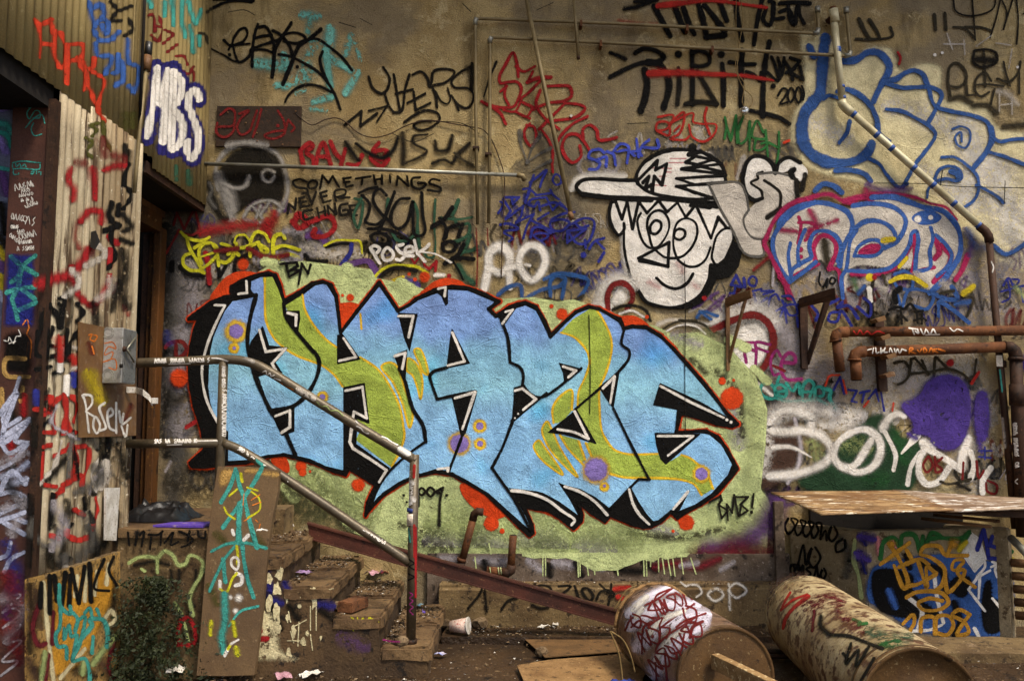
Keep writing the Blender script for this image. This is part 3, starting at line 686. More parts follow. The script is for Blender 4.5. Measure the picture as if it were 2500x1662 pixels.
# ------------------------------------------------------------ things on the tin wall
YB0 = PX(241, 870, XC).y
pl = thing('backing_plate', 'rusty brown sheet fixed to the tin wall under the grey switch box', 'plate', (XC, 4.9, 1.5))
q = [PX(190, 786, XC + .014), PX(333, 815, XC + .014), PX(329, 1063, XC + .014), PX(191, 1068, XC + .014)]
prism('sheet', q, Vector((0.008, 0, 0)), M_PLATE, pl)
plane_surf('PP', (XC + .0225, 0, 0), (1, 0, 0))
XB = XC + 0.135
eb = thing('switch_box', 'open grey electrical switch box on the tin wall', 'electrical box', (XC, YB0, 1.6))
zb1, zb0 = PY(262, 800, YB0).z, PY(262, 935, YB0).z; YB1 = PX(333, 870, XB).y
box('body', XC + .023, XB - .006, YB0, YB1, zb0, zb1, M_BOXMETAL, eb, 0.004)
cover = box('cover', XB - .006, XB, YB0 + .004, YB1 - .004, zb0 + .004, zb1 - .004, grunge('box_cover', (120, 118, 114), (92, 88, 84), (60, 54, 48), 9, .45, .2, 90, metal=.4), eb, 0.002)
plane_surf('EB', (0, YB0 - .0003, 0), (0, -1, 0)); plane_surf('EC', (XB + .0003, 0, 0), (1, 0, 0))
for yy in (812, 915):
    c = PY(264, yy, YB0 - .001); 
    for r in (.032, .022):
        bm = bmesh.new(); pts = [c + Vector((r * math.cos(a * math.pi / 12), 0, r * math.sin(a * math.pi / 12))) for a in range(25)]; bm_obj('knockout', tube_bm(pts, .0016, 6), M_GALV, eb)
cc = PX(306, 852, XB + .008); 
bm = bmesh.new(); bmesh.ops.create_cone(bm, cap_ends=True, segments=16, radius1=.016, radius2=.012, depth=.02, matrix=Matrix.Translation(cc) @ Matrix.Rotation(math.pi / 2, 4, 'Y')); bm_obj('switch_hub', bm, M_DRUST, cover)
tube('switch_handle', [cc + Vector((.008, 0, 0)), PX(331, 824, XB + .012)], .0055, M_GALV, cover, 8); tube('switch_handle', [cc + Vector((.008, 0, 0)), PX(328, 884, XB + .012)], .0055, M_GALV, cover, 8)
bm = bmesh.new(); bmesh.ops.create_cone(bm, cap_ends=True, segments=14, radius1=.012, radius2=.011, depth=.012, matrix=Matrix.Translation(PX(296, 893, XB)) @ Matrix.Rotation(math.pi / 2, 4, 'Y')); bm_obj('bolt_hole', bm, M_DARK, cover)
# strap bracket
t = thing('strap', 'white curved metal strap sticking out below the switch box', 'strap', PX(310, 952, XC + .03))
sp = [PX(308, 951, XC + .03), PX(332, 952, XC + .06), PY(350, 958, 5.02), PY(364, 970, 5.03), PY(372, 984, 5.04)]
bm = bmesh.new(); rr = [(bm.verts.new(p + Vector((0, 0, .017))), bm.verts.new(p - Vector((0, 0, .017)))) for p in sp]
for a, b in zip(rr, rr[1:]): bm.faces.new((a[0], a[1], b[1], b[0]))
o = bm_obj('strap_band', bm, M_WHITE, t); m = o.modifiers.new('s', 'SOLIDIFY'); m.thickness = .004
p = PY(377, 976, 5.04); box('strap_block', p.x - .014, p.x + .014, 5.03, 5.06, p.z - .022, p.z + .012, M_WHITE, t, .002)
# pale batten on the tin
q = [PX(254, 1190, XC + .015), PX(288, 1190, XC + .015), PX(279, 1319, XC + .015), PX(253, 1318, XC + .015)]
tag(prism('batten', q, Vector((.012, 0, 0)), M_WHITE), 'short white batten fixed low on the tin wall', 'batten')
# conduit and lamp stub at the corner of the overhang
t = thing('corner_conduit', 'thin conduit with a broken lamp holder running up the corner of the tin overhang', 'conduit', PX(345, 380, XC + .03))
tube('pipe', [PX(328, 470, XC + .025), PX(334, 400, XC + .025), PX(340, 330, XC + .03), PX(357, 170, XC + .03)], .011, M_CONDUIT, t)
tube('holder', [PX(357, 172, XC + .03), PX(361, 138, XC + .03)], .026, M_PLATE, t)
tube('socket', [PX(361, 140, XC + .03), PX(364, 104, XC + .035)], .022, M_BLACK, t)
tube('riser', [PX(340, 330, XC + .025), PX(352, 30, XC + .025), PX(354, -20, XC + .025)], .009, M_DARK, t)
# a torn flap on the tin
q = [PX(222, 566, XC + .016), PX(233, 563, XC + .02), PX(243, 590, XC + .03), PX(231, 609, XC + .02), PX(220, 603, XC + .016)]
tag(prism('metal_flap', q, Vector((.003, 0, 0)), M_BLACK), 'small dark bent metal flap on the white tin', 'flap')

# ------------------------------------------------------------ leaning board, beam
BP, BN = Vector((0, 5.02, 0)), Vector((0, -1.0, 0.10)).normalized()
plane_surf('BD', BP, BN)
def onb(x, y): return on_plane(x, y, BP, BN)
pts = [(531, 1138), (590, 1138), (640, 1142), (681, 1146), (678, 1200), (664, 1268), (655, 1330), (640, 1480), (620, 1648), (550, 1650), (479, 1649), (492, 1500), (505, 1330), (518, 1220)]
lb = prism('leaning_board', [onb(x, y) for x, y in pts], -BN * 0.055, M_BOARD, None, .003)
tag(lb, 'tall brown board with turquoise scrawls leaning on the handrail in front of the stairs', 'board')
YBm = 5.90
bt = thing('steel_beam', 'long red brown steel channel sloping from the top step down to the ground', 'beam', PY(1100, 1420, YBm))
T0, T1, B1, B0 = PY(750, 1275, YBm), PY(1518, 1492, YBm), PY(1518, 1531, YBm), PY(757, 1316, YBm)
prism('web', [T0, T1, B1, B0], Vector((0, .012, 0)), M_BEAM, bt)
up = (T0 - B0).normalized()
prism('top_flange', [T0 + Vector((0, -.012, 0)), T1 + Vector((0, -.012, 0)), T1 - up * .012 + Vector((0, -.012, 0)), T0 - up * .012 + Vector((0, -.012, 0))], Vector((0, .07, 0)), M_BEAM, bt)
prism('bottom_flange', [B0 + Vector((0, -.012, 0)), B1 + Vector((0, -.012, 0)), B1 + up * .010 + Vector((0, -.012, 0)), B0 + up * .010 + Vector((0, -.012, 0))], Vector((0, .07, 0)), M_BEAM, bt)

# ------------------------------------------------------------ tanks
def tank(name, label, A, B, r, mat, rims, ragged):
    A, B = Vector(A), Vector(B); d = (B - A).normalized(); u, v = frame_of(d)
    t = thing(name, label, 'tank', (A.x, A.y, 0), 'old steel tanks on the ground')
    n = 64; bm = bmesh.new(); rows = []; L = (B - A).length; m = 26
    for i in range(m + 1):
        f = i / m; row = []
        for k in range(n):
            a = 2 * math.pi * k / n; p0 = u * math.cos(a) + v * math.sin(a)
            rr = r * (1 + 0.002 * noise.noise(p0 * 2.2 + d * f * 4)); ff = f
            if ragged and i == 0: ff = -0.02 + 0.03 * noise.noise(p0 * 7)
            if not ragged and i == 0: rr = r * 0.86; ff = -0.035
            if not ragged and i == 1: rr = r * 0.975; ff = 0.01
            row.append(bm.verts.new(A + d * L * ff + p0 * rr))
        rows.append(row)
    for a, b in zip(rows, rows[1:]):
        for k in range(n): bm.faces.new((a[k], a[(k + 1) % n], b[(k + 1) % n], b[k])).smooth = True
    bm.faces.new(list(reversed(rows[0])))
    bm_obj('shell', bm, mat, t)
    bm = bmesh.new(); c = [ [bm.verts.new(B - d * dd + (u * math.cos(2 * math.pi * k / n) + v * math.sin(2 * math.pi * k / n)) * r * q) for k in range(n)] for q, dd in ((0.995, 0.0), (0.945, -0.003), (0.93, 0.012), (0.5, 0.006), (0.02, 0.0)) ]
    for a, b in zip(c, c[1:]):
        for k in range(n): bm.faces.new((a[k], a[(k + 1) % n], b[(k + 1) % n], b[k])).smooth = True
    bm.faces.new(c[-1]); bm_obj('end_cap', bm, M_TANKEND, t)
    for f, rad in rims:
        pc_ = A + d * L * f; tube('band', [pc_ - d * .012, pc_ + d * .012], r * rad, M_TANKEND if f > .9 else mat, t, n)
    return t, A, B, d
TA = (PZ(1603, 1529, 0.238)); TB = PZ(1774, 1656, 0.238)
t1, A1, B1_, d1 = tank('water_tank', 'white and lilac steel tank with red scrawls lying beside the beam', TA, TB, 0.238, M_TANK1, [(.04, 1.006), (.985, 1.008)], True)
TA2 = PZ(1965, 1502, 0.25); TB2 = PZ(2250, 1730, 0.25)
t2, A2, B2_, d2 = tank('water_tank', 'long cream steel tank with red and green stains lying by the concrete bin', TA2, TB2, 0.25, M_TANK2, [(.05, 1.006), (.93, 1.004), (.985, 1.008)], False)
u2, v2 = frame_of(d2); sv = [A2 + d2 * .03 + (u2 * math.cos(2.75) + v2 * math.sin(2.75)) * .25, B2_ + (u2 * math.cos(2.75) + v2 * math.sin(2.75)) * .25]
cyl_surf('T1', A1, B1_, 0.239); cyl_surf('T2', A2, B2_, 0.251)
tube('seam', sv, .004, M_TANKEND, t2, 6)
# torn insulation around the back rim of the first tank
bm = bmesh.new(); u1, v1 = frame_of(d1); ring = []
for k in range(73):
    a = 2 * math.pi * k / 72; p0 = u1 * math.cos(a) + v1 * math.sin(a)
    ring.append(A1 + d1 * (-0.012 + .016 * noise.noise(p0 * 9)) + p0 * (0.243 + .006 * noise.noise(p0 * 14)))
bm_obj('torn_rim', tube_bm(ring, .011, 7), M_CARD, t1)
# timber sticking out of the tank's end
c0 = B1_ + Vector((0.0, 0, 0.06)); p0 = PY(1745, 1612, B1_.y - .03); p1 = PY(1905, 1690, B1_.y - 0.42)
dd = (p1 - p0); uu, vv = frame_of(dd); pts = [p0 + uu * a + vv * b for a, b in ((.022, .034), (-.022, .034), (-.022, -.034), (.022, -.034))]
tag(prism('timber', pts, dd, grunge('pale_timber', (150, 120, 78), (112, 84, 50), (190, 168, 124), 9, .8, .5, 80), None, .003), 'short length of pale timber propped on the end of the lilac tank', 'timber')

# ------------------------------------------------------------ concrete bin with plywood lid
FLt, FRt = PZ(2112, 1297, .71), PZ(2467, 1288, .71)
BLt, BRt = Vector((1.975, YW - .04, .71)), Vector((3.10, YW - .02, .71))
cb = thing('concrete_bin', 'low concrete bin painted blue and yellow at the lower right', 'bin', (2.6, 6.0, 0))
def wallseg(name, a, b, th, mat):
    a, b = Vector(a), Vector(b); n = Vector((0, 0, 1)).cross(b - a).normalized() * th
    bm = bmesh.new(); q = [a, b, b + n, a + n]; lo = [bm.verts.new((p.x, p.y, -.03)) for p in q]; hi = [bm.verts.new((p.x, p.y, p.z)) for p in q]
    bm.faces.new(lo); bm.faces.new(hi)
    for i in range(4): bm.faces.new((lo[i], lo[(i + 1) % 4], hi[(i + 1) % 4], hi[i]))
    bmesh.ops.bevel(bm, geom=bm.edges[:], offset=.008, segments=2, affect='EDGES'); roughen(bm, 8, .004, 6); return bm_obj(name, bm, mat, cb)
M_BIN = grunge('bin_concrete', (140, 124, 96), (108, 92, 66), (74, 58, 38), 3.5, .9, .6, 60, c4=(168, 154, 126))
wallseg('front_wall', FLt, FRt, .09, M_BIN); wallseg('left_wall', BLt, FLt, .12, M_BIN); wallseg('right_wall', FRt, BRt, .10, M_BIN)
box('painted_shade_back', 2.12, 3.2, YW - .06, YW - .015, -.03, .90, M_DARK, cb)  # dark sheet: shade under the lid put in as colour
worn_box('base_slab', 2.25, 3.6, 5.45, 5.86, -.03, .045, M_CONC, cb, 10, .012)
n_f = (FRt - FLt).cross(Vector((0, 0, 1))).normalized(); plane_surf('BF', FLt + n_f * .004, n_f)
n_l = (FLt - BLt).cross(Vector((0, 0, 1))).normalized(); plane_surf('BL', FLt + n_l * .004, n_l)
ld = thing('plywood_sheet', 'weathered plywood sheet lying tilted over the concrete bin', 'plywood', (2.5, 5.7, .88))
def ply(pts, th=.016):
    bm = bmesh.new(); a, b, c, d_ = [Vector(p) for p in pts]; N = 14; g = {}
    for i in range(N + 1):
        for j in range(N + 1):
            p = (a.lerp(b, i / N)).lerp(d_.lerp(c, i / N), j / N); p.z += .006 * noise.noise((p.x * 2, p.y * 2, 1)); g[i, j] = bm.verts.new(p)
    for i in range(N):
        for j in range(N): bm.faces.new((g[i, j], g[i + 1, j], g[i + 1, j + 1], g[i, j + 1])).smooth = True
    return bm
def lidpt(x, y, Y): return PY(x, y, Y)
o = bm_obj('panel', ply([lidpt(1882, 1199, 6.12), lidpt(2185, 1197, 6.20), lidpt(2330, 1243, 5.55), lidpt(2005, 1253, 5.42)]), M_PLY, ld); m = o.modifiers.new('s', 'SOLIDIFY'); m.thickness = .010
ld2 = thing('plywood_sheet', 'second grey plywood sheet beside the first, reaching out of the picture on the right', 'plywood', (3.2, 5.8, .88))
o = bm_obj('panel', ply([lidpt(2179, 1195, 6.24), lidpt(2540, 1215, 6.18), lidpt(2600, 1236, 5.62), lidpt(2312, 1245, 5.58)]), plywood('grey_plywood', [(176, 154, 130), (116, 90, 66), (78, 56, 38), (222, 214, 202)]), ld2); m = o.modifiers.new('s', 'SOLIDIFY'); m.thickness = .016
pts = [PY(2225, 1247, 5.66), PY(2600, 1240, 5.7), PY(2600, 1268, 5.7), PY(2440, 1262, 5.68), PY(2330, 1255, 5.66)]
tag(prism('lid_beam', pts, Vector((0, .05, 0)), M_DRUST), 'dark timber under the right edge of the plywood lids', 'timber')
for i, (a, b, Y0) in enumerate((((2250, 1265), (2420, 1285), 6.1), ((2280, 1256), (2440, 1272), 6.15))):
    p, q = PY(*a, Y0), PY(*b, Y0 - .35); tag(tube('lath', [p, q], .012, M_WOOD, None, 6), ('upper' if i else 'lower') + ' thin weathered lath lying across the open bin', 'lath')
p, q = PY(2468, 1312, 5.85), PY(2520, 1365, 5.6); tag(tube('pale_pipe', [p, q], .024, M_GALV), 'pale pipe end leaning against the right side of the bin', 'pipe')
for i in range(5):
    y = 1372 + i * 32; p, q = PY(2468 + i * 3, y, 6.05), PY(2540, y + 6, 5.95)
    tag(tube('scrap_timber', [p, q], .03, M_WOOD, None, 5), ['top', 'second from top', 'middle', 'second from bottom', 'bottom'][i] + ' scrap timber in the heap right of the bin', 'timber', 'scrap timbers')

# ------------------------------------------------------------ loose things
def blob(name, c, s, mat, sub=2, amp=.25, freq=3.0, parent=None, seed=0):
    bm = bmesh.new(); bmesh.ops.create_icosphere(bm, subdivisions=sub, radius=1.0)
    for v in bm.verts:
        v.co *= 1 + amp * noise.noise(v.co * freq + Vector((seed, 0, 0))); v.co = Vector((v.co.x * s[0], v.co.y * s[1], v.co.z * s[2])) + Vector(c)
    return bm_obj(name, bm, mat, parent)
# brick on the stairs
bc = PZ(862, 1484, .345); bm = box_bm(-.048, .048, -.10, .10, 0, .062); bmesh.ops.bevel(bm, geom=bm.edges[:], offset=.005, segments=2, affect='EDGES')
bmesh.ops.rotate(bm, verts=bm.verts[:], cent=(0, 0, 0), matrix=Matrix.Rotation(-.35, 3, 'Z')); bmesh.ops.translate(bm, verts=bm.verts[:], vec=(bc.x, bc.y, .336)); roughen(bm, 2, .003, 20)
tag(bm_obj('brick', bm, M_BRICK), 'single brown brick lying on the second lowest step', 'brick')
# black plastic sheet on the landing
bm = bmesh.new(); a = PZ(372, 1250, .82); b = PZ(530, 1250, .82); G = 26; g = {}
for i in range(G + 1):
    for j in range(G + 1):
        f, h_ = i / G, j / G; x = a.x + (b.x - a.x) * f; y = 5.42 + .42 * h_
        env = math.sin(math.pi * min(1, max(0, f))) ** .5 * math.sin(math.pi * h_) ** .6
        z = .826 + env * (.075 + .07 * abs(noise.noise((f * 4, h_ * 7, 2))) + .05 * noise.noise((f * 9, h_ * 13, 5)))
        g[i, j] = bm.verts.new((x + .03 * noise.noise((f * 5, h_ * 5, 9)), y, z))
for i in range(G):
    for j in range(G): bm.faces.new((g[i, j], g[i + 1, j], g[i + 1, j + 1], g[i, j + 1])).smooth = True
tag(bm_obj('plastic_sheet', bm, M_BLACK), 'crumpled black plastic sheet lying on the landing', 'plastic sheet')
p0, p1 = PZ(432, 1268, .825), PZ(520, 1272, .825)
tag(prism('purple_panel', [(p0.x, 5.2, .823), (p1.x + .05, 5.16, .823), (p1.x + .05, 5.36, .825), (p0.x + .06, 5.34, .825)], Vector((0, 0, .012)), M_PURPLE), 'flat purple panel on the edge of the landing', 'panel')
p = PZ(322, 1232, .83); bm = bmesh.new(); bmesh.ops.create_cone(bm, cap_ends=True, segments=28, radius1=.13, radius2=.125, depth=.03, matrix=Matrix.Translation((p.x - .05, 5.95, .845))); tag(bm_obj('round_lid', bm, M_DARK), 'dark round lid on the landing at the doorway', 'lid')
# blue bag and cardboard in front
bg_c = PZ(1520, 1668, .05); bm = bmesh.new(); G = 22; g = {}
for i in range(G + 1):
    for j in range(G + 1):
        f, h_ = i / G, j / G; env = (math.sin(math.pi * f) * math.sin(math.pi * h_)) ** .6
        g[i, j] = bm.verts.new((bg_c.x + (f - .5) * .30, bg_c.y - .08 + (h_ - .5) * .26, .004 + env * (.07 + .035 * noise.noise((f * 5, h_ * 6, 1)) + .03 * abs(noise.noise((f * 11, h_ * 9, 4))))))
for i in range(G):
    for j in range(G): bm.faces.new((g[i, j], g[i + 1, j], g[i + 1, j + 1], g[i, j + 1])).smooth = True
tag(bm_obj('blue_bag', bm, M_BLUE), 'crumpled shiny blue plastic bag at the foot of the lilac tank', 'bag')
q = [PZ(1262, 1626, .02), PZ(1345, 1612, .02), PZ(1470, 1603, .02), PZ(1600, 1590, .02), PZ(1560, 1680, .02), PZ(1290, 1690, .02)]
tag(prism('cardboard', q, Vector((0, 0, .008)), M_CARD), 'flattened tan cardboard sheet on the dirt in front of the lilac tank', 'cardboard')
q = [PZ(1275, 1556, .014), PZ(1400, 1552, .014), PZ(1500, 1550, .014), PZ(1520, 1590, .014), PZ(1330, 1605, .014)]
tag(prism('plywood_scrap', q, Vector((0, 0, .006)), grunge('muddy_board', (104, 76, 44), (80, 58, 32), (56, 40, 22), 4, .8, .4, 60)), 'muddy brown board lying flat behind the cardboard', 'board')
# paper cup
c0, c1 = PZ(1124, 1530, .06), None
ax = Vector((1, -.25, .10)).normalized(); ca = Vector((c0.x - .06, 5.98, .085))
t = thing('paper_cup', 'crushed white paper cup with red print lying by the kerb', 'cup', (c0.x, 5.98, .03))
M_CUP = grunge('printed_cup', (196, 176, 162), (168, 140, 124), (150, 52, 40), 16, .6, .3, 60)
tube('cup_body', [ca, ca + ax * .12], .04, M_CUP, t, 18, [.036, .052]); tube('cup_rim', [ca + ax * .118, ca + ax * .126], .056, M_WHITE, t, 18)
for (x, y, s, lab) in ((1092, 1524, .045, 'dark stone left of the paper cup'), (1103, 1533, .035, 'small brown stone just left of the paper cup'), (1172, 1522, .055, 'pale rubble lump right of the paper cup'), (1198, 1508, .035, 'small broken stone on the kerb right of the rubble lump'), (1322, 1590, .042, 'lone stone on the bare dirt in the middle'), (2372, 1582, .04, 'small stone by the corner of the bin slab'), (980, 1565, .04, 'stone beside the foot of the lower rail post'), (822, 1478, .035, 'pebble next to the brick on the stairs')):
    z = .167 if x in (980,) else .334 if x == 822 else .01
    if x in (1092, 1103, 1172, 1198): z = .035
    p = PZ(x, y + 8, z); blob('stone', (p.x, p.y, z + s * .5), (s, s, s * .75), M_STONE, 2, .45, 2.2, seed=x); tag(bpy.context.scene.objects[-1], lab, 'stone', 'loose stones')
# rubber scrap and black tube beside the second tank
p = PZ(2030, 1650, .06); blob('rubber_scrap', (p.x, p.y, .05), (.14, .12, .07), M_RUBBER, 3, .18, 2); tag(SC.objects[-1], 'cracked tan rubber scrap between the tanks', 'rubber scrap')
p = PZ(2062, 1645, .09); o = tube('black_hose_end', [(p.x - .02, p.y - .16, .085), (p.x + .01, p.y + .12, .08)], .055, M_BLACK, None, 20); tag(o, 'black hose end beside the cracked rubber scrap', 'hose')
p, q = PZ(1870, 1590, .03), PZ(1930, 1592, .03); tag(tube('thin_pipe', [p + Vector((-.05, 0, 0)), q + Vector((.1, 0, 0))], .018, M_DRUST, None, 8), 'thin rusty pipe on the dirt between the two tanks', 'pipe')
tag(tube('thin_pipe', [p + Vector((-.05, -.07, -.008)), q + Vector((.1, -.07, -.008))], .015, M_DRUST, None, 8), 'second thin rusty pipe just in front of the other between the tanks', 'pipe')
# dry stems
for i, (px_, lab) in enumerate((([(1490, 1540), (1502, 1570), (1512, 1600), (1518, 1640), (1520, 1668)], 'pale dry stem curving down in front of the lilac tank'), ([(1492, 1541), (1520, 1560), (1540, 1600), (1550, 1640)], 'second dry stem hanging beside the lilac tank'), ([(1555, 1428), (1530, 1440), (1510, 1470), (1498, 1490)], 'yellowish strand drooping over the back rim of the lilac tank'))):
    tag(tube('dry_stem', [PY(x, y, 4.75 - .1 * i + (.7 if i == 2 else 0)) for x, y in catmull(px_, 6)], .0045, M_STEM, None, 6), lab, 'stem')
# litter that can be picked out
def scrap(label, c, w_, h_, mat, tilt=.4, seed=0):
    rnd = random.Random(seed); bm = bmesh.new(); G = 5; g = {}; rot = Matrix.Rotation(rnd.uniform(0, 6.28), 3, 'Z')
    for i in range(G + 1):
        for j in range(G + 1):
            f, k = i / G - .5, j / G - .5; v = rot @ Vector((f * w_, k * h_, 0)); v.z = .012 + .35 * max(w_, h_) * abs(noise.noise((f * 4 + seed, k * 4, 2)))
            g[i, j] = bm.verts.new(v + Vector(c))
    for i in range(G):
        for j in range(G): bm.faces.new((g[i, j], g[i + 1, j], g[i + 1, j + 1], g[i, j + 1]))
    o = bm_obj('litter', bm, mat); m = o.modifiers.new('s', 'SOLIDIFY'); m.thickness = .0012; return tag(o, label, 'litter', 'loose litter')
M_PINK = grunge('wrapper_pink', (190, 150, 160), (150, 110, 120), (120, 40, 40), 30, .3, .2, 60, spec=.5); M_REDW = grunge('wrapper_red', (150, 34, 34), (110, 24, 26), None, 20, .4, .2, 60)
for (x, y, z, a, b, mt, lab) in ((858, 1344, .50, .20, .07, M_WHITE, 'torn white paper on the third step near the beam'), (915, 1403, .35, .16, .09, M_PINK, 'shiny pink wrapper under the beam on the stairs'), (935, 1400, .35, .10, .05, M_REDW, 'small red wrapper behind the rail post on the stairs'),
        (742, 1402, .50, .10, .06, grunge('purple_paper', (150, 120, 160), (110, 90, 120), (190, 170, 150), 20, .6, .2, 60), 'purple paper scrap on the left of the middle step'), (1025, 1481, .185, .07, .03, grunge('cyan_paper', (150, 180, 190), (120, 150, 160), None, 20, .6, .2, 60), 'pale blue paper strip on the lowest step'),
        (1328, 1533, .04, .09, .05, M_WHITE, 'white paper shard in the middle of the kerb'), (1356, 1527, .04, .06, .04, M_WHITE, 'small white shard right of the middle of the kerb'), (1440, 1522, .04, .10, .05, M_CARD, 'tan scrap under the low end of the beam'), (1075, 1600, .01, .06, .05, grunge('blue_white_wrap', (120, 130, 180), (180, 170, 180), (60, 70, 150), 30, .4, .2, 60), 'blue and white wrapper on the dirt by the lowest step'),
        (760, 1650, .01, .16, .06, M_WHITE, 'long white paper strip below the stairs'), (690, 1655, .01, .12, .08, M_PINK, 'pale wrapper at the foot of the leaning board'), (640, 1300, .82, .06, .04, M_WHITE, 'white scrap on the landing edge'), (1035, 1498, .17, .08, .02, M_PURPLE, 'purple ribbon scrap on the lowest step'), (700, 1290, .69, .12, .03, M_WHITE, 'white stick of paper on the top step'),
        (430, 1640, .05, .12, .09, M_WHITE, 'crushed white can on the ground under the landing'), (470, 1632, .03, .08, .06, M_WHITE, 'white plastic scrap under the landing')):
    p = PZ(x, y, z); scrap(lab, p, a, b, mt, seed=x)
# moss and weeds under the landing
bush = thing('moss_clump', 'dark green mossy weeds growing under the landing beside the foundation', 'plant', (-2.02, 4.95, 0))
bm = bmesh.new(); rnd = random.Random(3)
def leaf(bm, c, s, rnd):
    n = Vector((rnd.gauss(0, 1), rnd.gauss(-.8, 1), rnd.gauss(.6, 1))).normalized(); u, v = frame_of(n)
    a = rnd.uniform(0, 6.28); uu = u * math.cos(a) + v * math.sin(a); vv = n.cross(uu)
    bm.faces.new([bm.verts.new(c + uu * s), bm.verts.new(c + vv * s * .45 + n * s * .1), bm.verts.new(c - uu * s * .8), bm.verts.new(c - vv * s * .45)])
for k in range(9000):
    z = rnd.random() ** 1.3 * .56; wdt = .27 * (1 - (z / .60) ** 2) ** .7 + .05
    x = -2.03 + rnd.gauss(0, .5) * wdt; y = 5.10 - abs(rnd.gauss(0, .10)) * (1.25 - 1.6 * z)
    if noise.noise((x * 14, y * 14, z * 14)) < -.05: continue
    leaf(bm, Vector((x, y, z)), rnd.choice([.005, .007, .009, .014, .018]) * rnd.uniform(.7, 1.2), rnd)
o = bm_obj('leaves', bm, M_LEAF, bush); o['kind'] = 'stuff'
for k in range(0):
    x = -2.05 + rnd.uniform(-.12, .2); pts = [Vector((x + .05 * j * rnd.uniform(-.6, 1), 5.06 - .03 * j, .14 * j)) for j in range(5)]; tube('stem', pts, .0035, M_STEM, bush, 5)
# loose crumbs of soil, plaster and rubbish
def crumbs(name, label, mat, n, boxes, s0, s1, seed):
    rnd = random.Random(seed); bm = bmesh.new()
    for k in range(n):
        x0, x1, y0, y1, z = rnd.choice(boxes); c = Vector((rnd.uniform(x0, x1), rnd.uniform(y0, y1), z)); s = s0 + (s1 - s0) * rnd.random() ** 3
        vs = [bm.verts.new(c + Vector((rnd.uniform(-1, 1) * s, rnd.uniform(-1, 1) * s, rnd.uniform(.0, 1.0) * s))) for _ in range(4)]
        for f in ((0, 1, 2), (0, 2, 3), (0, 3, 1), (1, 3, 2)): bm.faces.new([vs[i] for i in f])
    o = bm_obj(name, bm, mat); tag(o, label, 'debris', kind='stuff')
GB = [(-1.7, -.3, 4.5, 5.12, .0), (-1.7, -.3, 4.85, 5.12, .0), (-.45, 1.7, 5.9, 6.2, .035), (-.45, 1.7, 5.95, 6.2, .038), (-.5, .9, 4.3, 5.9, 0), (1.0, 2.2, 4.6, 6.0, 0), (-.5, 1.9, 6.22, 6.35, .31), (2.2, 3.4, 4.6, 5.6, 0)]
SB = [(XL + RUN * i, XL + RUN * i + RUN * .9, 5.65, 6.15, TOPS[i] + .016) for i in range(4)] + [(XL + RUN * i, XL + RUN * i + .08, 5.15, 6.15, TOPS[i]) for i in range(4)]
crumbs('soil_crumbs', 'brown crumbs of soil and broken concrete scattered over the ground', M_STONE, 5200, GB + SB, .003, .018, 1)
crumbs('pale_crumbs', 'small pale flakes of plaster and paper scattered over the ground', M_WHITE, 1500, GB + SB, .003, .012, 2)
crumbs('dark_crumbs', 'dark bits of leaf litter scattered over the ground', M_DIRT, 3600, GB + SB, .004, .02, 5)
# ------------------------------------------------------------ graffiti
S = 3.92
TILES.update(A=(500, 0, S), B=(1000, 0, S), C=(1480, 0, S), D=(1900, 0, S), E=(400, 320, S), F=(900, 320, S), G=(1380, 320, S), H=(1900, 320, S),
    I=(1750, 640, S), J=(1820, 860, 3.4618), N=(0, 0, 1.0), M1=(440, 640, S), M2=(440, 920, S), M3=(900, 640, S), M4=(900, 960, S), M5=(1300, 680, S), M6=(1300, 1000, S),
    L1=(0, 0, S), L2=(0, 400, S), L3=(0, 800, S), L4=(0, 1200, 3.393), K1=(300, 1100, S), K2=(480, 1262, S), K3=(1000, 1262, S), R4=(1440, 1262, S), R5=(1900, 1180, 3.2533))
PAL.update(k=(12, 10, 8), k2=(24, 20, 14), k3=(46, 40, 28), g=(138, 132, 124), gd=(84, 80, 74), w=(214, 206, 194), wd=(184, 174, 160), cr=(198, 184, 142), tq=(112, 176, 162), te=(62, 142, 130), tb=(48, 132, 118),
    r=(140, 28, 30), r2=(156, 38, 30), ro=(176, 52, 28), rb=(104, 28, 26), mg=(148, 32, 72), mg2=(124, 36, 88), b=(48, 78, 130), b2=(38, 42, 112), b3=(58, 70, 160), bt=(40, 76, 126), bl=(54, 86, 146), nv=(36, 32, 88),
    gr=(40, 92, 44), gg=(44, 74, 54), lg=(178, 187, 128), lg2=(146, 157, 98), gn=(152, 168, 70), y=(182, 176, 36), y2=(212, 172, 42), yo=(180, 128, 40), ye=(188, 164, 36), pu=(66, 48, 116), pl=(132, 112, 176), pm=(92, 60, 110),
    or_=(192, 60, 20), sb=(122, 176, 210), sb2=(96, 128, 196), sb3=(104, 178, 190), gv=(158, 150, 152), dg=(34, 58, 36), br=(70, 50, 40), pk=(196, 120, 120), lil=(206, 198, 210), ol=(72, 70, 28), lav=(170, 172, 190), tan=(168, 132, 74), ora=(200, 110, 40), mar=(92, 26, 32))
plane_surf('W', (0, YW, 0), (0, -1, 0)); plane_surf('PLN', (0, YW - .037, 0), (0, -1, 0)); plane_surf('LE', (0, 6.193, 0), (0, -1, 0))
plane_surf('LF', (0, YS + .006, 0), (0, -1, 0)); plane_surf('SF', (0, YS + .003, 0), (0, -1, 0)); plane_surf('J', (0, YJ - .0305, 0), (0, -1, 0)); plane_surf('JP', (0, YJ + .0495, 0), (0, -1, 0))
plane_surf('FB', (XC + .036, 0, 0), (1, 0, 0)); plane_surf('LFP', (0, YS - .012, 0), (0, -1, 0))
corr_surf('C')
def wg(label, data, name='graffiti_tag', surf='W'): return graffiti(surf, wall, label, data, name)
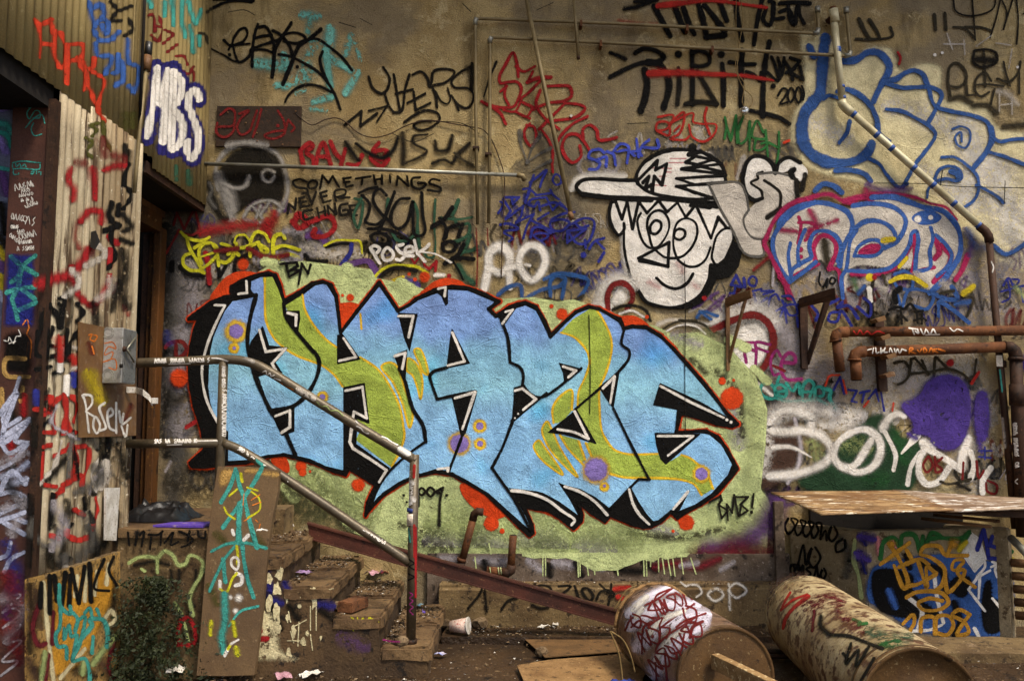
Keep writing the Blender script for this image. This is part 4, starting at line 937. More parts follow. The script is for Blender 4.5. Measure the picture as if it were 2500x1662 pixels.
# --- broad worn patches of old paint underneath
wg('large cream field of worn paint behind the blue outlined letters', '''
T N
cr,16,.9,.36 f 1950,80 2010,78 2050,110 2080,138 2120,108 2180,116 2205,165 2240,150 2300,158 2310,238 2345,240 2415,262 2440,305 2520,330 2540,660 2440,650 2400,600 2300,560 2150,470 2040,440 1960,410 1925,345 1925,290 1955,230 1955,150
w,60,1,.55,.6 s 2180,260 2300,300 2420,420; 2250,420 2400,500 2490,520; 1990,300 2060,340
w,90,1,.5,.7 s 2360,320 2380,420 2350,470; 2440,420 2470,560
''', 'paint_field')
wg('grey smudged patches of buffed paint on the middle of the wall', '''
T N
gv,90,1,.45,.55 s 420,640 430,800 410,960; 480,660 470,720
gv,120,1,.5,.5 s 430,760 420,900
gd,120,1,.4,.5 s 1300,430 1380,520 1420,600; 1340,640 1400,690
gd,130,1,.5,.4 s 1480,380 1580,360; 1700,380 1800,350 1890,370
gd,90,1,.4,.4 s 1320,340 1380,400
br,130,1,.5,.5 s 1830,1060 1860,1150 1850,1260
gv,110,1,.5,.45 s 2380,640 2450,700 2490,640; 2360,760 2440,760
gv,120,1,.46,.6 s 1880,760 1960,900 1900,980; 2000,960 2080,900; 2100,700 2200,720 2330,700; 2010,660 2080,720; 2230,930 2300,1000
wd,100,1,.5,.6 s 2080,650 2160,680 2300,660; 1780,760 1850,850; 2350,880 2400,1000
wd,110,1,.5,.6 s 2170,880 2260,900 2330,880; 2350,1010 2370,1150; 2120,860 2160,980
gd,50,1,.3,.5 s 520,500 540,620; 470,480 500,560
''', 'paint_field')
r_ = random.Random(11); gl = ['T N']
for k in range(95):
    zx, zy, wx, wy = r_.choice([(1060, 560, 700, 190), (1860, 650, 560, 140), (1900, 880, 480, 280), (400, 480, 260, 180), (400, 640, 120, 560), (1380, 330, 480, 120), (660, 560, 420, 90), (1700, 720, 160, 560), (2300, 620, 190, 560), (1200, 520, 240, 200)])
    x, y = zx + r_.random() * wx, zy + r_.random() * wy; L = r_.uniform(60, 170); h = r_.uniform(26, 56); a = r_.gauss(0, .25)
    gl.append('%s,%d,%.1f,.34,%.2f s %s' % (r_.choice(['k3', 'gd', 'k2', 'gv', 'wd', 'rb', 'b2', 'gd', 'pm']), r_.choice([4, 6, 8, 12]), r_.choice([.3, .5, .8]), r_.uniform(.3, .75), scrawl(x, y, x + L * math.cos(a), y + L * math.sin(a), h, k)))
wg('faded old tags showing through all over the wall', chr(10).join(gl))
wg('sooty grey grime on the strip of wall beside the doorway', """
T N
gd,70,1,.42,.8 s 425,500 420,620 415,760; 410,800 415,950 420,1090; 440,1120 420,1210
k2,40,1,.5,.7 s 405,560 402,800 404,1100; 470,560 480,620; 600,640 640,660
gv,60,1,.5,.6 s 450,820 440,930; 455,1010 440,1060
k3,90,1,.52,.6 s 440,1180 520,1200; 690,1230 760,1250; 1880,1000 1890,1200
""")
# --- upper left
wg('turquoise splotches behind the black scrawl on the upper wall', '''
T A
tq,90,.8,.52 s 940,150 1080,170
tq,70,.9,.55 s 1010,190 985,330; 1400,350 1350,520
tq,110,.7,.5 s 1205,290 1190,440; 500,610 790,640
tq,80,.7,.5 s 760,530 790,640; 690,820 790,830; 1200,560 1400,680; 1470,700 1350,890; 1040,980 1210,930
tq,120,.8,.6 s 1050,440 960,640 1000,720 860,780
tq,90,.6,.4 s 1160,500 1200,820
tq,45,.8,.55 s 880,900 960,870; 1010,1050 1160,1060; 1440,420 1490,580
''')
wg('black looping scrawl across the turquoise splotches', '''
T A
k,30 s 185,390 240,440 270,450 290,520 330,600 420,550 455,470; 490,370 560,350 640,345; 440,480 540,440 640,410 720,385; 655,300 700,320 760,370 820,460 840,540; 745,350 800,325 880,320 950,350 970,380 920,415 850,420 760,400; 900,415 1000,385 1080,380 1200,460 1320,560 1410,680; 710,525 830,550 950,610 1080,690 1180,800 1250,920 1300,1050
k,28 s 230,480 265,420 280,370 340,290 390,275 410,330 370,400 270,440 350,430 430,425; 440,490 560,480 660,510; 770,980 800,920 880,850 980,815 1100,830 1220,890
k,22,.6 s 60,470 180,530 280,590 335,600
k,36 s 510,240 480,330 460,480 455,640; 520,265 580,260 620,310 660,420 665,560 650,740; 830,225 770,320 720,390 680,470 660,600 645,740; 1130,500 1105,570 1120,660 1180,800
k,42 s 1110,290 1000,380 900,450 860,540 820,640 750,810
k d 240,530,18 887,645,18
k,34 s 80,80 200,30 330,10 450,25
k,50 s 60,-10 250,-5 460,15
''')
wg('black pointed tag with an arrow and a swirl below it', '''
T A
k2,32,.4 s 1570,740 1610,850 1690,900 1740,870 1770,760 1710,650; 1810,720 1840,900 1870,1070; 1960,720 1920,850 1880,1070 1810,1080; 1990,720 2070,690 2130,750 2150,830
k2,26 s 1720,890 1760,1010 1810,1080; 1830,900 1990,860; 1910,1175 2000,1110 2120,1060 2230,1090 2250,1140 2170,1220 2060,1250 2000,1210 2050,1170 2170,1160
k2,24 p 2000,880 2020,1060 2160,990; 1940,990 2020,950 2110,900; 1570,1065 1745,1020 1650,1165
k2,30 p 1340,1200 1500,1070 1490,1210 1650,1090
T B
k2,28,.4 s 200,800 250,920 262,1030; 210,790 230,690 330,665 430,690 400,750 330,800 230,820; 600,640 480,700 400,790 430,840 560,850 610,900 600,990 540,1040 460,1000 400,920
k2,20 s 250,880 300,970 360,1000 390,960 365,850; 470,1060 440,980
k2,50,.6 s 600,620 595,860
k2,30>14,.5 s 830,600 770,740 710,930
k3,90,1,.4,.5 s 560,660 600,760
''')
wg('crimson angular tag behind the slanted pipe', '''
T B
r,33 s 690,975 760,1010 900,1035 1000,1020 1040,950 1070,850 1030,790 940,790 870,800 860,740 920,620 990,510 1030,620 1040,740; 1320,830 1440,825 1530,835 1550,920 1480,970 1330,990 1180,1050; 1250,870 1210,1000 1290,1130 1430,1240; 1480,990 1640,1010 1680,1040 1600,1120 1380,1160
r,30 s 1020,640 1090,690 1200,640; 920,830 910,920 950,1010; 1250,780 1130,900 1060,960 1180,1030; 1700,1120 1560,1190 1440,1310 1420,1350; 1480,1000 1360,1120 1240,1240
r,26 s 1180,690 1130,790; 870,880 930,830; 1070,960 1010,1070 900,1060; 1180,1030 1120,1120 1010,1070 1150,1140; 1250,1230 1330,1340 1370,1460 1365,1568 1370,1650
r,42 s 1130,790 1240,750 1350,745
r,36 s 800,1030 870,1090 920,1190
r,30 s 1150,1190 1100,1250 1110,1340 1160,1400 1210,1340 1190,1220 1120,1200
r,36 s 1630,1400 1640,1500 1560,1560 1490,1500 1460,1400 1510,1300 1600,1290 1670,1360 1720,1440; 1660,1330 1660,1240 1720,1200 1790,1250 1810,1340 1900,1340 1980,1320
''')
wg('faint grey leaf shape below the crimson tag', '''
T F
gd,54>16,.4,.35,.75 s 1450,10 1455,120 1510,280; 1640,50 1570,150 1525,280; 1740,170 1640,220 1540,285; 1740,290 1660,330 1575,375
gd,30,.3 d 1520,300,22
''')
# --- top right lettering
wg('black lettering cut off by the top edge with a red bar through it', '''
T C
k,58 s 460,70 540,220 610,350; 660,80 700,190 750,310; 740,90 790,230 840,330; 940,60 1040,180 1130,300; 1090,40 1120,120 1150,200; 1240,0 1250,150 1300,390
k,62 p 880,40 920,180 960,360 1130,345
k,52 s 1490,0 1450,180 1410,430; 1530,90 1500,200 1560,250 1600,30 1560,20
k,40 s 1590,30 1600,180 1690,180; 1660,120 1740,100 1800,230; 1740,60 1760,200 1800,240 1820,80; 1840,60 1850,150 1890,230
k,50 s 1660,40 1800,30 1940,40
k,54,.8 s 180,90 300,70 420,20; 280,20 480,10
r2,66>34,.5 s 500,60 700,40 1000,10 1250,40 1530,80
r2,40,1,.5,.5 s 120,200 300,230 480,230
''')
wg('large black five letter word with a long red stroke through it', '''
T C
k,54,.45 s 280,510 360,470 470,490 550,550 480,600 330,610 200,660 40,740
k,68 s 400,600 500,620 560,680 600,800 590,900 550,1030
k,78 s 370,680 390,800 370,950 330,1060
k,44,.7 s 40,510 120,540 180,570
k2,52,.5 s 690,660 700,800 680,1000
k,0 d 690,525,38 1100,525,36 1595,830,26
k,58,.5 s 820,500 820,620 825,800 820,1000; 820,510 900,490 980,540 980,610 900,640 830,630
k2,52,.5 s 870,690 960,840 1050,1000; 1050,1000 900,980 760,1000
k,56 s 1110,620 1120,800 1120,1010; 1300,490 1290,700 1290,1020
k,44 s 1180,600 1300,620 1420,620; 1370,1060 1500,1090 1650,1130 1750,1190
k,60 s 1560,410 1520,600 1500,850 1495,1110
k,36 s 1340,690 1410,720 1470,780 1480,700
r2,84>34,.6,.35 s 420,705 700,700 1000,715 1300,730 1600,775
''')
wg('small black tag with the year beside the large black word', '''
T C
k,36 s 1580,550 1620,650 1640,780 1540,700; 1640,560 1660,640 1640,760; 1700,560 1680,720 1640,780; 1710,600 1760,680 1780,770; 1720,700 1800,660
k,34 p 1760,560 1850,590 1760,700 1880,770 1850,640
k,24 s 1640,920 1690,850 1730,870 1700,940 1660,1000 1740,980; 1870,830 1890,900 1880,960
k,24 o 1765,845 1735,930 1760,985 1800,910; 1835,840 1805,930 1840,990 1870,905
''')
wg('thin red looping tag to the right of the crimson tag', '''
T C
r2,24 s 495,1125 640,1110 590,1230 480,1250 490,1180 590,1180 600,1300 490,1260; 600,1190 740,1080 735,1200 690,1290 610,1330 760,1340 790,1310; 620,1180 830,1090 830,1170 900,1190 1050,1200 1030,1290 930,1360 820,1310 790,1200; 700,1210 650,1260
r2,28,.4 s 960,1040 940,1130 990,1290
''')
wg('green four letter tag above the cartoon face', '''
T C
gr,26 p 1135,1130 1150,1220 1130,1330; 1140,1170 1190,1350 1240,1110 1250,1370
gr,26 s 1310,1120 1260,1260 1280,1380 1350,1320 1370,1160 1370,1440; 1500,1270 1440,1160 1390,1300 1400,1320 1520,1330 1520,1240 1550,1560; 1430,1330 1420,1440 1500,1430 1540,1370 1480,1380; 1650,1270 1650,1420 1630,1568; 1550,1370 1650,1420
''')
wg('blue four letter tag on the grey patch left of the cap', '''
T G
b3,30 s 370,210 330,180 240,200 225,260 300,280 390,250 390,340; 230,260 330,310 300,370 230,370; 400,200 460,230 480,330; 460,200 520,130 600,150 590,310; 490,200 600,190 660,240; 680,80 690,170 700,250; 700,220 740,140 800,90; 740,160 890,160 880,90; 640,200 700,200 730,240
''')
# --- far right: blue outlined bubble letters
wg('giant blue outlined bubble letters on the cream field at the upper right', '''
T D
b,118,.35 s 450,380 430,500 415,700 395,900 330,990
b,128,.3 s 330,980 250,1090 225,1250 255,1400 350,1500 480,1560
b,92 s 460,1560 650,1560 780,1520 860,1450 890,1390
b,56 s 560,880 650,860 780,920 880,1020 940,1150 960,1280 1050,1360
b,42 s 430,950 480,920 560,940 610,960; 680,1170 650,1280 580,1370
b,74,.4 s 620,590 740,580 850,510 950,510 1030,580 1060,650 1020,760 990,800
b,60,.4 s 1000,790 950,880 910,970; 1010,790 1130,760 1200,710 1300,680 1380,720 1420,810
b,42 s 1050,810 1180,845 1330,840 1450,840 1540,880 1560,920 1520,1020 1430,1180; 1030,1050 1180,1070 1300,1130 1440,1210 1500,1290 1450,1390 1380,1480 1310,1568 1260,1660 1190,1790
b,46,.4 s 1440,860 1460,950 1500,1020 1650,1070 1850,1110 1990,1170 2030,1250
b,22 s 1660,1240 1740,1215 1820,1250 1830,1350 1780,1420 1710,1390 1690,1310 1740,1270 1750,1360
b,62,.4 s 2030,1230 2040,1330 1990,1450 1870,1600
b,38 s 2040,1320 2120,1360 2230,1340 2400,1330; 2010,1460 2150,1500 2400,1600
b,80,.5 s 300,460 330,540
T H
b,38 s 870,270 960,320 1040,430 1150,540 1230,510
b,32 s 1490,470 1530,380 1620,340 1720,370 1750,450 1700,480 1600,460 1510,480; 1560,255 1680,255 1800,330 1900,440 1910,570 1870,660 1780,730; 1890,520 1990,570 2090,630 2150,690; 1420,640 1430,560 1500,470
b,60 s 1650,390 1710,410 1720,450
b,50,.5 s 2060,1100 2170,1180 2400,1050
b,56 s 550,380 700,380 830,420 880,480; 350,570 430,510 530,530 600,590
''', 'graffiti_letters')
wg('thin black sprayed marks along the upper right edge', '''
T D
k3,40,.4 s 770,190 820,300 870,380; 870,200 940,310 970,380
k3,28 s 740,380 880,385 1090,350 1070,270
k3,34,.4 s 1490,150 1500,290; 1590,140 1600,290
k2,18 s 1670,-10 1690,110 1780,155 1940,145 2050,90 2080,-10; 1850,-10 1880,390; 2120,0 2080,180 2020,370; 2130,0 2180,130 2150,290; 2240,-10 2150,290; 2270,-10 2290,200 2275,430; 2400,120 2340,140
k3,26 s 1670,265 1780,280 1870,370; 1780,265 1930,270 2030,300
''')
wg('dark olive sprayed word with a masked head above it at the right edge', '''
T D
k3,30,.5 s 1640,920 1620,760 1640,640 1700,610 1780,680 1790,780 1720,840 1630,830; 1790,780 1800,900; 2030,780 1970,700 1890,760 1880,880 1930,930 2010,890; 2090,760 2200,790 2290,700 2310,600
k3,24 s 1880,820 2000,815 2150,830; 1960,500 1970,660 1975,840; 2150,600 2170,700 2210,830; 2300,700 2300,900; 1800,920 1900,910; 2060,860 2030,1000
k2,30,.5 s 1870,500 1860,600 1940,650 2080,600 2080,520 1990,480 1880,490
k2,70,.9 s 1890,570 2060,580
k3,60,1 s 1640,950 1740,930 1830,980; 1870,1010 2000,1010 2080,1080
k3,80,1 s 2160,1210 2400,1190
wd,20,.7,.4,.6 s 1610,330 1660,480; 1770,390 1780,530; 1580,430 1780,430; 1890,450 2030,350; 2080,420 2220,440; 2230,480 2200,660; 2110,900 2110,1070; 2130,1010 2230,1000; 2230,940 2230,1100
wd,60,1,.45,.5 s 2100,880 2180,900 2280,1000
w d 1493,533,16 1563,513,14 2283,650,14
r,26 s 1140,510 1165,560 1150,620
ro,24 s 50,1370 100,1350
''')
# --- left middle
wg('black and grey sprayed skull face below the rusty sign', '''
T E
k2,30,.6,.34,.92 f 560,300 640,200 780,150 940,150 1070,220 1150,330 1180,500 1150,680 1060,700 920,670 800,740 740,790 620,800 560,700 530,560 490,420
g,52,.9,.3,.9 s 520,560 500,400 530,280 640,170 800,130 960,150 1100,240 1170,400 1190,560 1150,700 1090,800
g,100,.9,.3,.9 s 520,420 570,540 620,690 650,830
g,110,.9,.3,.8 s 600,570 640,640 660,740
g,46,.8 s 570,500 680,550 780,530 820,440
g,34,.8 s 1060,400 1000,370 950,400 960,470 1020,490 1060,440
g,38,.8 s 770,830 820,740 920,680 1030,670 1120,720 1140,740; 780,850 900,880 960,870
g,30,.8 s 860,730 950,840; 930,720 880,850; 1010,690 930,800
k2,60,1 s 430,500 480,640 560,820 600,840
gd,40,1 s 440,500 470,560 440,640 500,740
''')
wg('red M shaped scrawl and smear under the skull face', '''
T E
r,110,1,.42,.8 s 380,960 500,940 700,910 860,900
r,100,.9,.4,.8 s 960,930 1040,870 1060,810; 1000,880 1010,990
rb,26 s 30,1170 120,1010 150,950; 140,960 270,1000 350,950
rb,28 p 100,900 130,790; 130,790 200,940; 200,940 300,740; 300,740 340,900 360,960
r,60,.5,.3 s 410,1180 430,1300 440,1450
''')
wg('yellow looping tag above the orange edge of the mural', '''
T E
k,50,.5 s 170,1300 240,1370 380,1390; 680,1380 700,1230 800,1190; 90,1260 80,1330
k,44,.4 p 520,1270 540,1390 600,1290; 1700,1300 1710,1350
y,36,.3,.2 s 170,970 220,1020 320,1050 400,1045 440,1020; 220,1010 250,1120 310,1220 380,1350; 270,1170 200,1200 190,1270 250,1330 350,1340 390,1360; 350,1330 450,1260 520,1170 500,1100 430,1070 360,1110 340,1190 370,1270; 300,1120 370,1080 440,1075; 470,1080 510,1150 530,1290; 555,1080 640,1110 720,1190; 620,1180 700,1130 700,1080; 530,1250 600,1260 660,1210 680,1150; 830,1200 840,1050 890,970 970,990 1010,1060; 900,1070 940,1150 950,1240; 680,1130 800,1110 910,1070; 920,1190 1000,1150 910,1080
y,24 s 350,1210 500,1160; 680,1070 700,1010 780,1000 830,1060
y,40,.3,.2 s 1160,1030 1140,990 1070,1010 1050,1100 1070,1240 1130,1200 1200,1180 1290,1215; 1050,1130 1150,1100 1300,1140
''')
wg('tangle of old purple, white and black paint along the top of the mural', '''
T E
wd,120,.9,.5,.8 s 1400,1120 1600,1180 1850,1180
gv,90,1,.5,.7 s 900,1230 1100,1250 1300,1230; 1180,960 1350,960
rb,60,.7,.4 s 820,1130 980,1210 1180,1190; 500,1150 700,1130
pm,90,.8,.35 s 1390,1000 1480,980 1560,1080
r,60,.4 s 1240,870 1290,930 1380,880 1290,800 1250,880; 1430,860 1590,820 1640,920 1540,1010 1430,1000 1450,950
k,42,.4 s 1560,1110 1700,1080 1800,1080; 1360,1190 1400,1240 1560,1250
y,26 s 1540,1100 1650,1050 1800,1050 1880,1060 1900,1170
b2,46 s 1800,1090 1790,1160 1700,1290
pm,62 s 1700,1310 1850,1260 1960,1250 2050,1380
T F
y,28 s 50,1410 130,1330 230,1290 330,1290 460,1300 560,1360
k2,42,.5 s 110,1400 200,1330 300,1310 450,1340
pu,110,.5,.3 s 330,1430 440,1480
ye,40 s 230,1440 330,1400
w,36,.8 s 160,1460 220,1450; 640,1380 720,1380
r,26 p 400,1200 440,1270 500,1190 540,1290 580,1320 650,1250 640,1340
r d 770,1390,24
''')
wg('handwritten black sentence saying some things never change', '''
T E
k2,26,.35 s 1370,490 1300,465 1240,490 1270,540 1370,560 1380,590 1330,605
k2,26 o 1430,475 1385,510 1400,555 1460,540 1470,495
k2,26 p 1500,550 1520,430 1580,500 1620,440 1680,540; 1790,450 1720,460 1750,540 1810,525; 1725,495 1780,490; 1840,460 1980,440; 1905,455 1895,515
k2,26 p 1190,790 1200,700 1260,750 1270,650; 1340,640 1300,650 1320,730 1390,720; 1310,690 1360,680; 1380,600 1420,700 1460,590; 1560,580 1500,600 1530,690 1600,670; 1510,640 1560,625
k2,26 s 1650,670 1640,580 1740,570 1740,610 1660,640 1780,640; 1420,760 1340,780 1350,850 1430,830; 1760,700 1690,720 1700,810 1770,790 1760,760 1720,765
k2,26 p 1470,740 1490,830; 1540,730 1550,810; 1480,790 1545,770; 1580,800 1570,720 1650,800 1640,700; 1840,715 1780,720 1800,820 1850,810; 1790,765 1840,760
T F
k2,28 p 50,430 70,510; 130,430 130,510; 60,475 130,460; 205,430 210,495; 270,520 280,440 380,530 370,440
k2,28 s 490,450 420,460 420,530 490,560 550,510 480,500; 680,480 610,465 580,500 690,550 690,580 570,570
''', 'graffiti_words')
wg('red word half hidden by black spray above the horizontal bar', '''
T E
r,50 s 1310,190 1340,330; 1310,190 1400,120 1430,150 1370,210 1430,260 1440,330; 1460,330 1490,180 1530,120 1600,320; 1490,250 1560,250; 1600,110 1650,220 1700,270; 1740,180 1700,330; 1760,320 1850,330 1900,240; 2060,120 2000,200 2080,280 2140,200 2060,190 1980,250 2080,340 2150,280
k,62,.9 s 1750,120 1800,200 1860,280
k,48,.8 s 1850,130 1950,210 2100,260 2200,180 2240,80
T F
k2,62,.9,.3,.9 s 330,40 340,200 330,310
k2,38,.8 s 360,310 480,260 560,200 430,120 430,60 560,40
k2,54,.9 s 640,110 660,190 760,180 800,60
k2,48,.8 s 620,310 720,280 800,310 850,230 960,130
k3,44,.9 s 830,220 900,280 1020,350
''')
wg('black and dark green overlapped tags under the horizontal bar', '''
T F
gg,36 s 430,680 470,780 470,950 490,1120; 190,660 180,760; 230,980 280,1050 370,1050 460,980; 820,840 860,910 960,890 960,980 870,1050 800,1060
gg,26 s 640,660 630,900 640,1120 620,1210 560,1210 540,1170; 690,830 840,850 990,830
gg,46 s 860,670 830,740 800,800; 970,1010 930,1110 880,1170; 880,1160 1000,1140 1040,1110
gg,66,.8 s 870,1300 930,1390 1000,1450
gg,30 s -130,650 -60,680 -60,800 -100,930 -140,820 -60,640
k,36 s 170,620 110,560 60,590 50,680 110,780 190,860; 250,590 200,720 150,850 100,960; 0,940 120,940 250,970 390,1050; 390,650 300,660 230,760 220,880 280,940 360,890 400,780 420,680 430,900 440,990 490,1010 540,970 520,800 510,600
k,34 s 20,1010 80,980 170,1000 210,1060 150,1090 60,1070 20,1010; -90,600 0,560 80,545; -60,620 10,700 0,800 -30,870 70,900 150,850
k,50 s 800,740 720,850 610,920; 800,1220 920,1220 1000,1230
k,44 s 680,840 740,930 730,1010 720,1040; 860,900 760,940 740,1020; 900,900 860,1010; 710,1090 720,1150 790,1160 840,1100 780,1060 710,1090; 910,1090 850,1190 730,1270
k,24 s 800,1240 870,1350 900,1420
''')
wg('small white bubbly tag above the mural', '''
T F
w,34 s 20,1120 60,1100 110,1130 60,1180 40,1150 100,1260; 30,1140 110,1270; 330,1090 270,1110 300,1160 350,1190 300,1240 270,1230; 350,1170 430,1150 420,1110 360,1120 360,1190 430,1200; 440,1050 470,1180; 580,1090 540,1130 480,1170 540,1250
w,34 o 180,1120 135,1180 160,1240 220,1230 240,1180
w,22 s 510,1160 640,1180 790,1260
''')
wg('dense dark blue tags beside the end of the slanted pipe', '''
T F
b2,28 s 1480,560 1540,560 1500,680; 1580,430 1530,580 1500,690; 1540,500 1620,440 1700,380 1660,470 1640,540; 1540,560 1610,620; 1740,570 1760,610 1820,660; 1680,640 1560,660 1530,700 1580,730 1620,680 1640,760; 1600,620 1740,600; 1660,720 1780,690 1870,730; 1260,680 1290,700 1240,790; 1260,900 1340,890 1430,940 1290,970 1380,1030 1340,1060; 1550,1020 1580,930 1660,930 1740,980; 1970,780 1850,800 1740,870 1750,940 1840,960 1920,880 1840,850 1740,870; 1930,900 2060,840 2150,860 2150,960 2090,1070 2000,1080 1900,960; 2100,910 2030,930 1980,890; 2070,1050 2075,1120; 2110,1130 2160,1060 2250,1030; 2190,1070 2250,1130
b2,26 p 1700,640 1760,760 1830,690 1900,760; 1300,640 1440,640 1380,700 1370,650; 1290,660 1360,770 1310,850 1480,720 1460,820 1410,880 1580,800 1520,900 1480,1030; 1560,860 1770,970; 1620,850 1700,800 1720,790; 1900,960 1900,1070 2080,940 1900,960; 1640,1050 1680,1090
b2,24 o 1790,420 1760,470 1790,520 1840,500 1830,440; 1580,1000 1650,980 1720,1000 1650,1050
b2 d 2055,1190,30
b2,40,.5 s 2250,1170 2200,1250
''')
wg('two fat white letters sprayed above the middle of the mural', '''
T F
w,84,.6,.3 s 1110,1500 1150,1300 1160,1170 1240,1110 1330,1150 1350,1270 1270,1360 1150,1310
w,72,.6,.3 s 1340,1280 1350,1420 1350,1490; 1330,1310 1440,1290
w,82,.6,.3 o 1560,1095 1650,1130 1690,1240 1640,1370 1560,1430 1470,1350 1440,1240 1490,1130
w,34,1 s 1500,1280 1540,1290
''')
wg('steel blue tag over the top edge of the mural', '''
T F
bt,46,.5,.3,.9 s 1240,1568 1330,1500 1450,1480 1470,1600; 1480,1620 1560,1568 1660,1520 1830,1480 1880,1420 1800,1380 1740,1440 1740,1580; 1680,1420 1800,1370 2000,1390 2100,1430 2070,1520 2010,1600; 1850,1600 1880,1440
k3,40,.8 s 1500,1640 1700,1610 1860,1640; 1940,1640 2050,1580
''')
# --- cartoon face
face = wg('white cartoon face wearing a baseball cap with black outlines', '''
T G
w,70,1,.35,.8 s 60,560 110,470 260,430 560,440; 570,900 560,1150 600,1350
w,12,.3,.22 f 110,540 160,480 300,465 690,490 900,640 500,620 250,600 150,590
w,12,.3,.24 f 690,470 730,370 820,270 950,200 1150,190 1300,220 1440,300 1520,420 1500,560 1440,690 1200,660 1000,640 850,610 760,560
w,12,.3,.24 F 430,690 560,670 900,670 1100,680 1440,720 1500,830 1590,930 1610,1040 1540,1200 1450,1290 1380,1260 1370,1400 1290,1568 1156,1655 1006,1690 866,1665 766,1625 676,1485 626,1410 600,1350 560,1150 560,970 510,990 450,900 430,800
k,14,.3,.15 F 1610,1060 1690,1130 1650,1300 1560,1400 1440,1420 1390,1530 1300,1640 1170,1700 1010,1700 1156,1665 1290,1570 1370,1400 1385,1270 1440,1290 1540,1210
pk,16,.6,.4,.6 s 1000,270 1150,270; 990,310 1140,310; 810,360 1010,365; 900,440 960,440; 820,520 960,530; 960,400 1010,400
pk,60,1,.5,.35 s 1080,1270 1120,1350; 800,1450 900,1500; 1200,1450 1260,1500
k,40,.25,.1 s 680,480 500,475 300,465 160,480 105,540 150,600 250,620 500,640 900,655 1150,680 1440,690
k,52,.25,.1 s 170,610 400,640 820,668
k,42,.25,.1 s 690,500 680,430 750,310 870,230 1000,190 1150,185 1300,210 1420,270 1500,350 1530,480
k,36,.25,.1 s 690,510 780,580 900,620 1100,650 1250,660 1420,650
k,36,.25,.1 p 700,470 880,290 860,380 970,320 920,520 850,440 830,580 820,520 760,560 800,440 740,500
k,34,.25,.1 p 1180,235 1300,260 1440,290; 1240,250 1150,305 1260,330 1410,280; 1490,320 1110,370 1520,420; 1240,330 1500,400; 1530,432 1060,460 1240,520 1500,500; 1530,500 1060,535 1430,655; 1100,535 1240,600
k,56,.25,.1 p 1180,230 1290,205
k,0,.3,.1 d 1215,165,42
k,32,.25,.1 p 440,690 480,680 540,850 590,680 640,940 700,680 780,790 890,670 970,780 1070,690 1150,830 1220,740; 1260,740 1390,1030 1460,830 1540,930 1590,940
k,44,.25,.1 p 1200,715 1380,735; 1250,690 1450,730
k,32,.25,.1 s 440,680 420,780 440,900 510,1000 560,950 560,890
k,26,.25,.1 s 720,790 690,850 700,950 740,1060 800,1120 880,1110 950,1030 990,930 980,840 920,770 860,770 800,820 780,900 800,1000 830,1110 880,1160 950,1210 1040,1220 1120,1200 1210,1110 1260,980 1240,880 1160,840 1080,870 1040,950 1030,1080 1050,1180 1090,1250 1180,1300 1270,1290 1340,1230 1385,1120
k,30,.25,.1 o 860,860 910,880 910,940 860,990 820,980 810,920; 1090,940 1140,960 1140,1010 1090,1045 1040,1020 1050,960
k,32,.25,.1 P 700,1220 990,1070 980,1300 
k,32,.25,.1 p 980,1300 710,1245
k,34,.25,.1 s 870,1410 950,1480 1060,1510 1160,1460 1220,1370
k,26,.25,.1 o 1585,940 1520,940 1450,1000 1410,1130 1400,1220 1440,1280 1500,1260 1560,1150 1605,1030
k,28,.25,.1 s 560,970 560,1100 580,1230 610,1350
k,34,.25,.1 s 605,1350 626,1411 676,1491 766,1631 866,1671 1006,1691 1156,1661 1286,1571 1370,1420 1385,1290
''', 'graffiti_face')
wg('pale grey and white bubble letters to the right of the cartoon face', '''
T G
wd,12,.4,.28 F 1390,530 1660,505 1720,620 1760,760 1720,850 1720,940 1780,1030 1880,1050 1900,1190 1720,1180 1640,1050 1540,860 1470,720
w,12,.4,.28 f 1720,360 1760,280 1860,260 1960,310 1990,400 1880,400 1820,440 1790,500 1870,600 1860,660 1780,650 1720,560 1700,440
w,12,.4,.3 f 2030,330 2110,280 2230,310 2310,400 2260,480 2170,440 2140,390 2040,400
wd,12,.4,.32 f 1830,420 2000,410 2170,440 2200,560 2200,650 2120,750 2040,800 1990,850 1960,1030 1850,1040 1740,960 1720,850 1760,760 1860,660 1890,600 1790,510
k,42 s 1700,430 1730,310 1800,250 1900,260 1980,330 2000,410; 1690,420 1700,520 1740,620 1810,670 1880,650; 2010,400 2040,310 2130,260 2240,310
k2,30 s 1880,630 1870,580 1770,500 1840,460 1830,420 1880,400
k2,30 s 1900,480 1990,540 2050,600 2050,740
gd,26 s 1360,510 1660,505 1720,600 1750,760; 1370,520 1480,750 1600,960 1720,1180 1890,1190 1880,1050; 1750,760 1700,850 1730,960 1800,1030 1960,1035; 1830,420 2000,405 2160,440
k,70,.4 s 2180,380 2150,400 2170,450
k2,60,.5 s 2050,750 1930,830; 2205,480 2215,650; 2290,430 2260,560
gv,30,.9 s 2020,1210 1990,1320 1980,1480
rb,40,.8,.4 s 1800,1330 1930,1220
''', 'graffiti_letters')
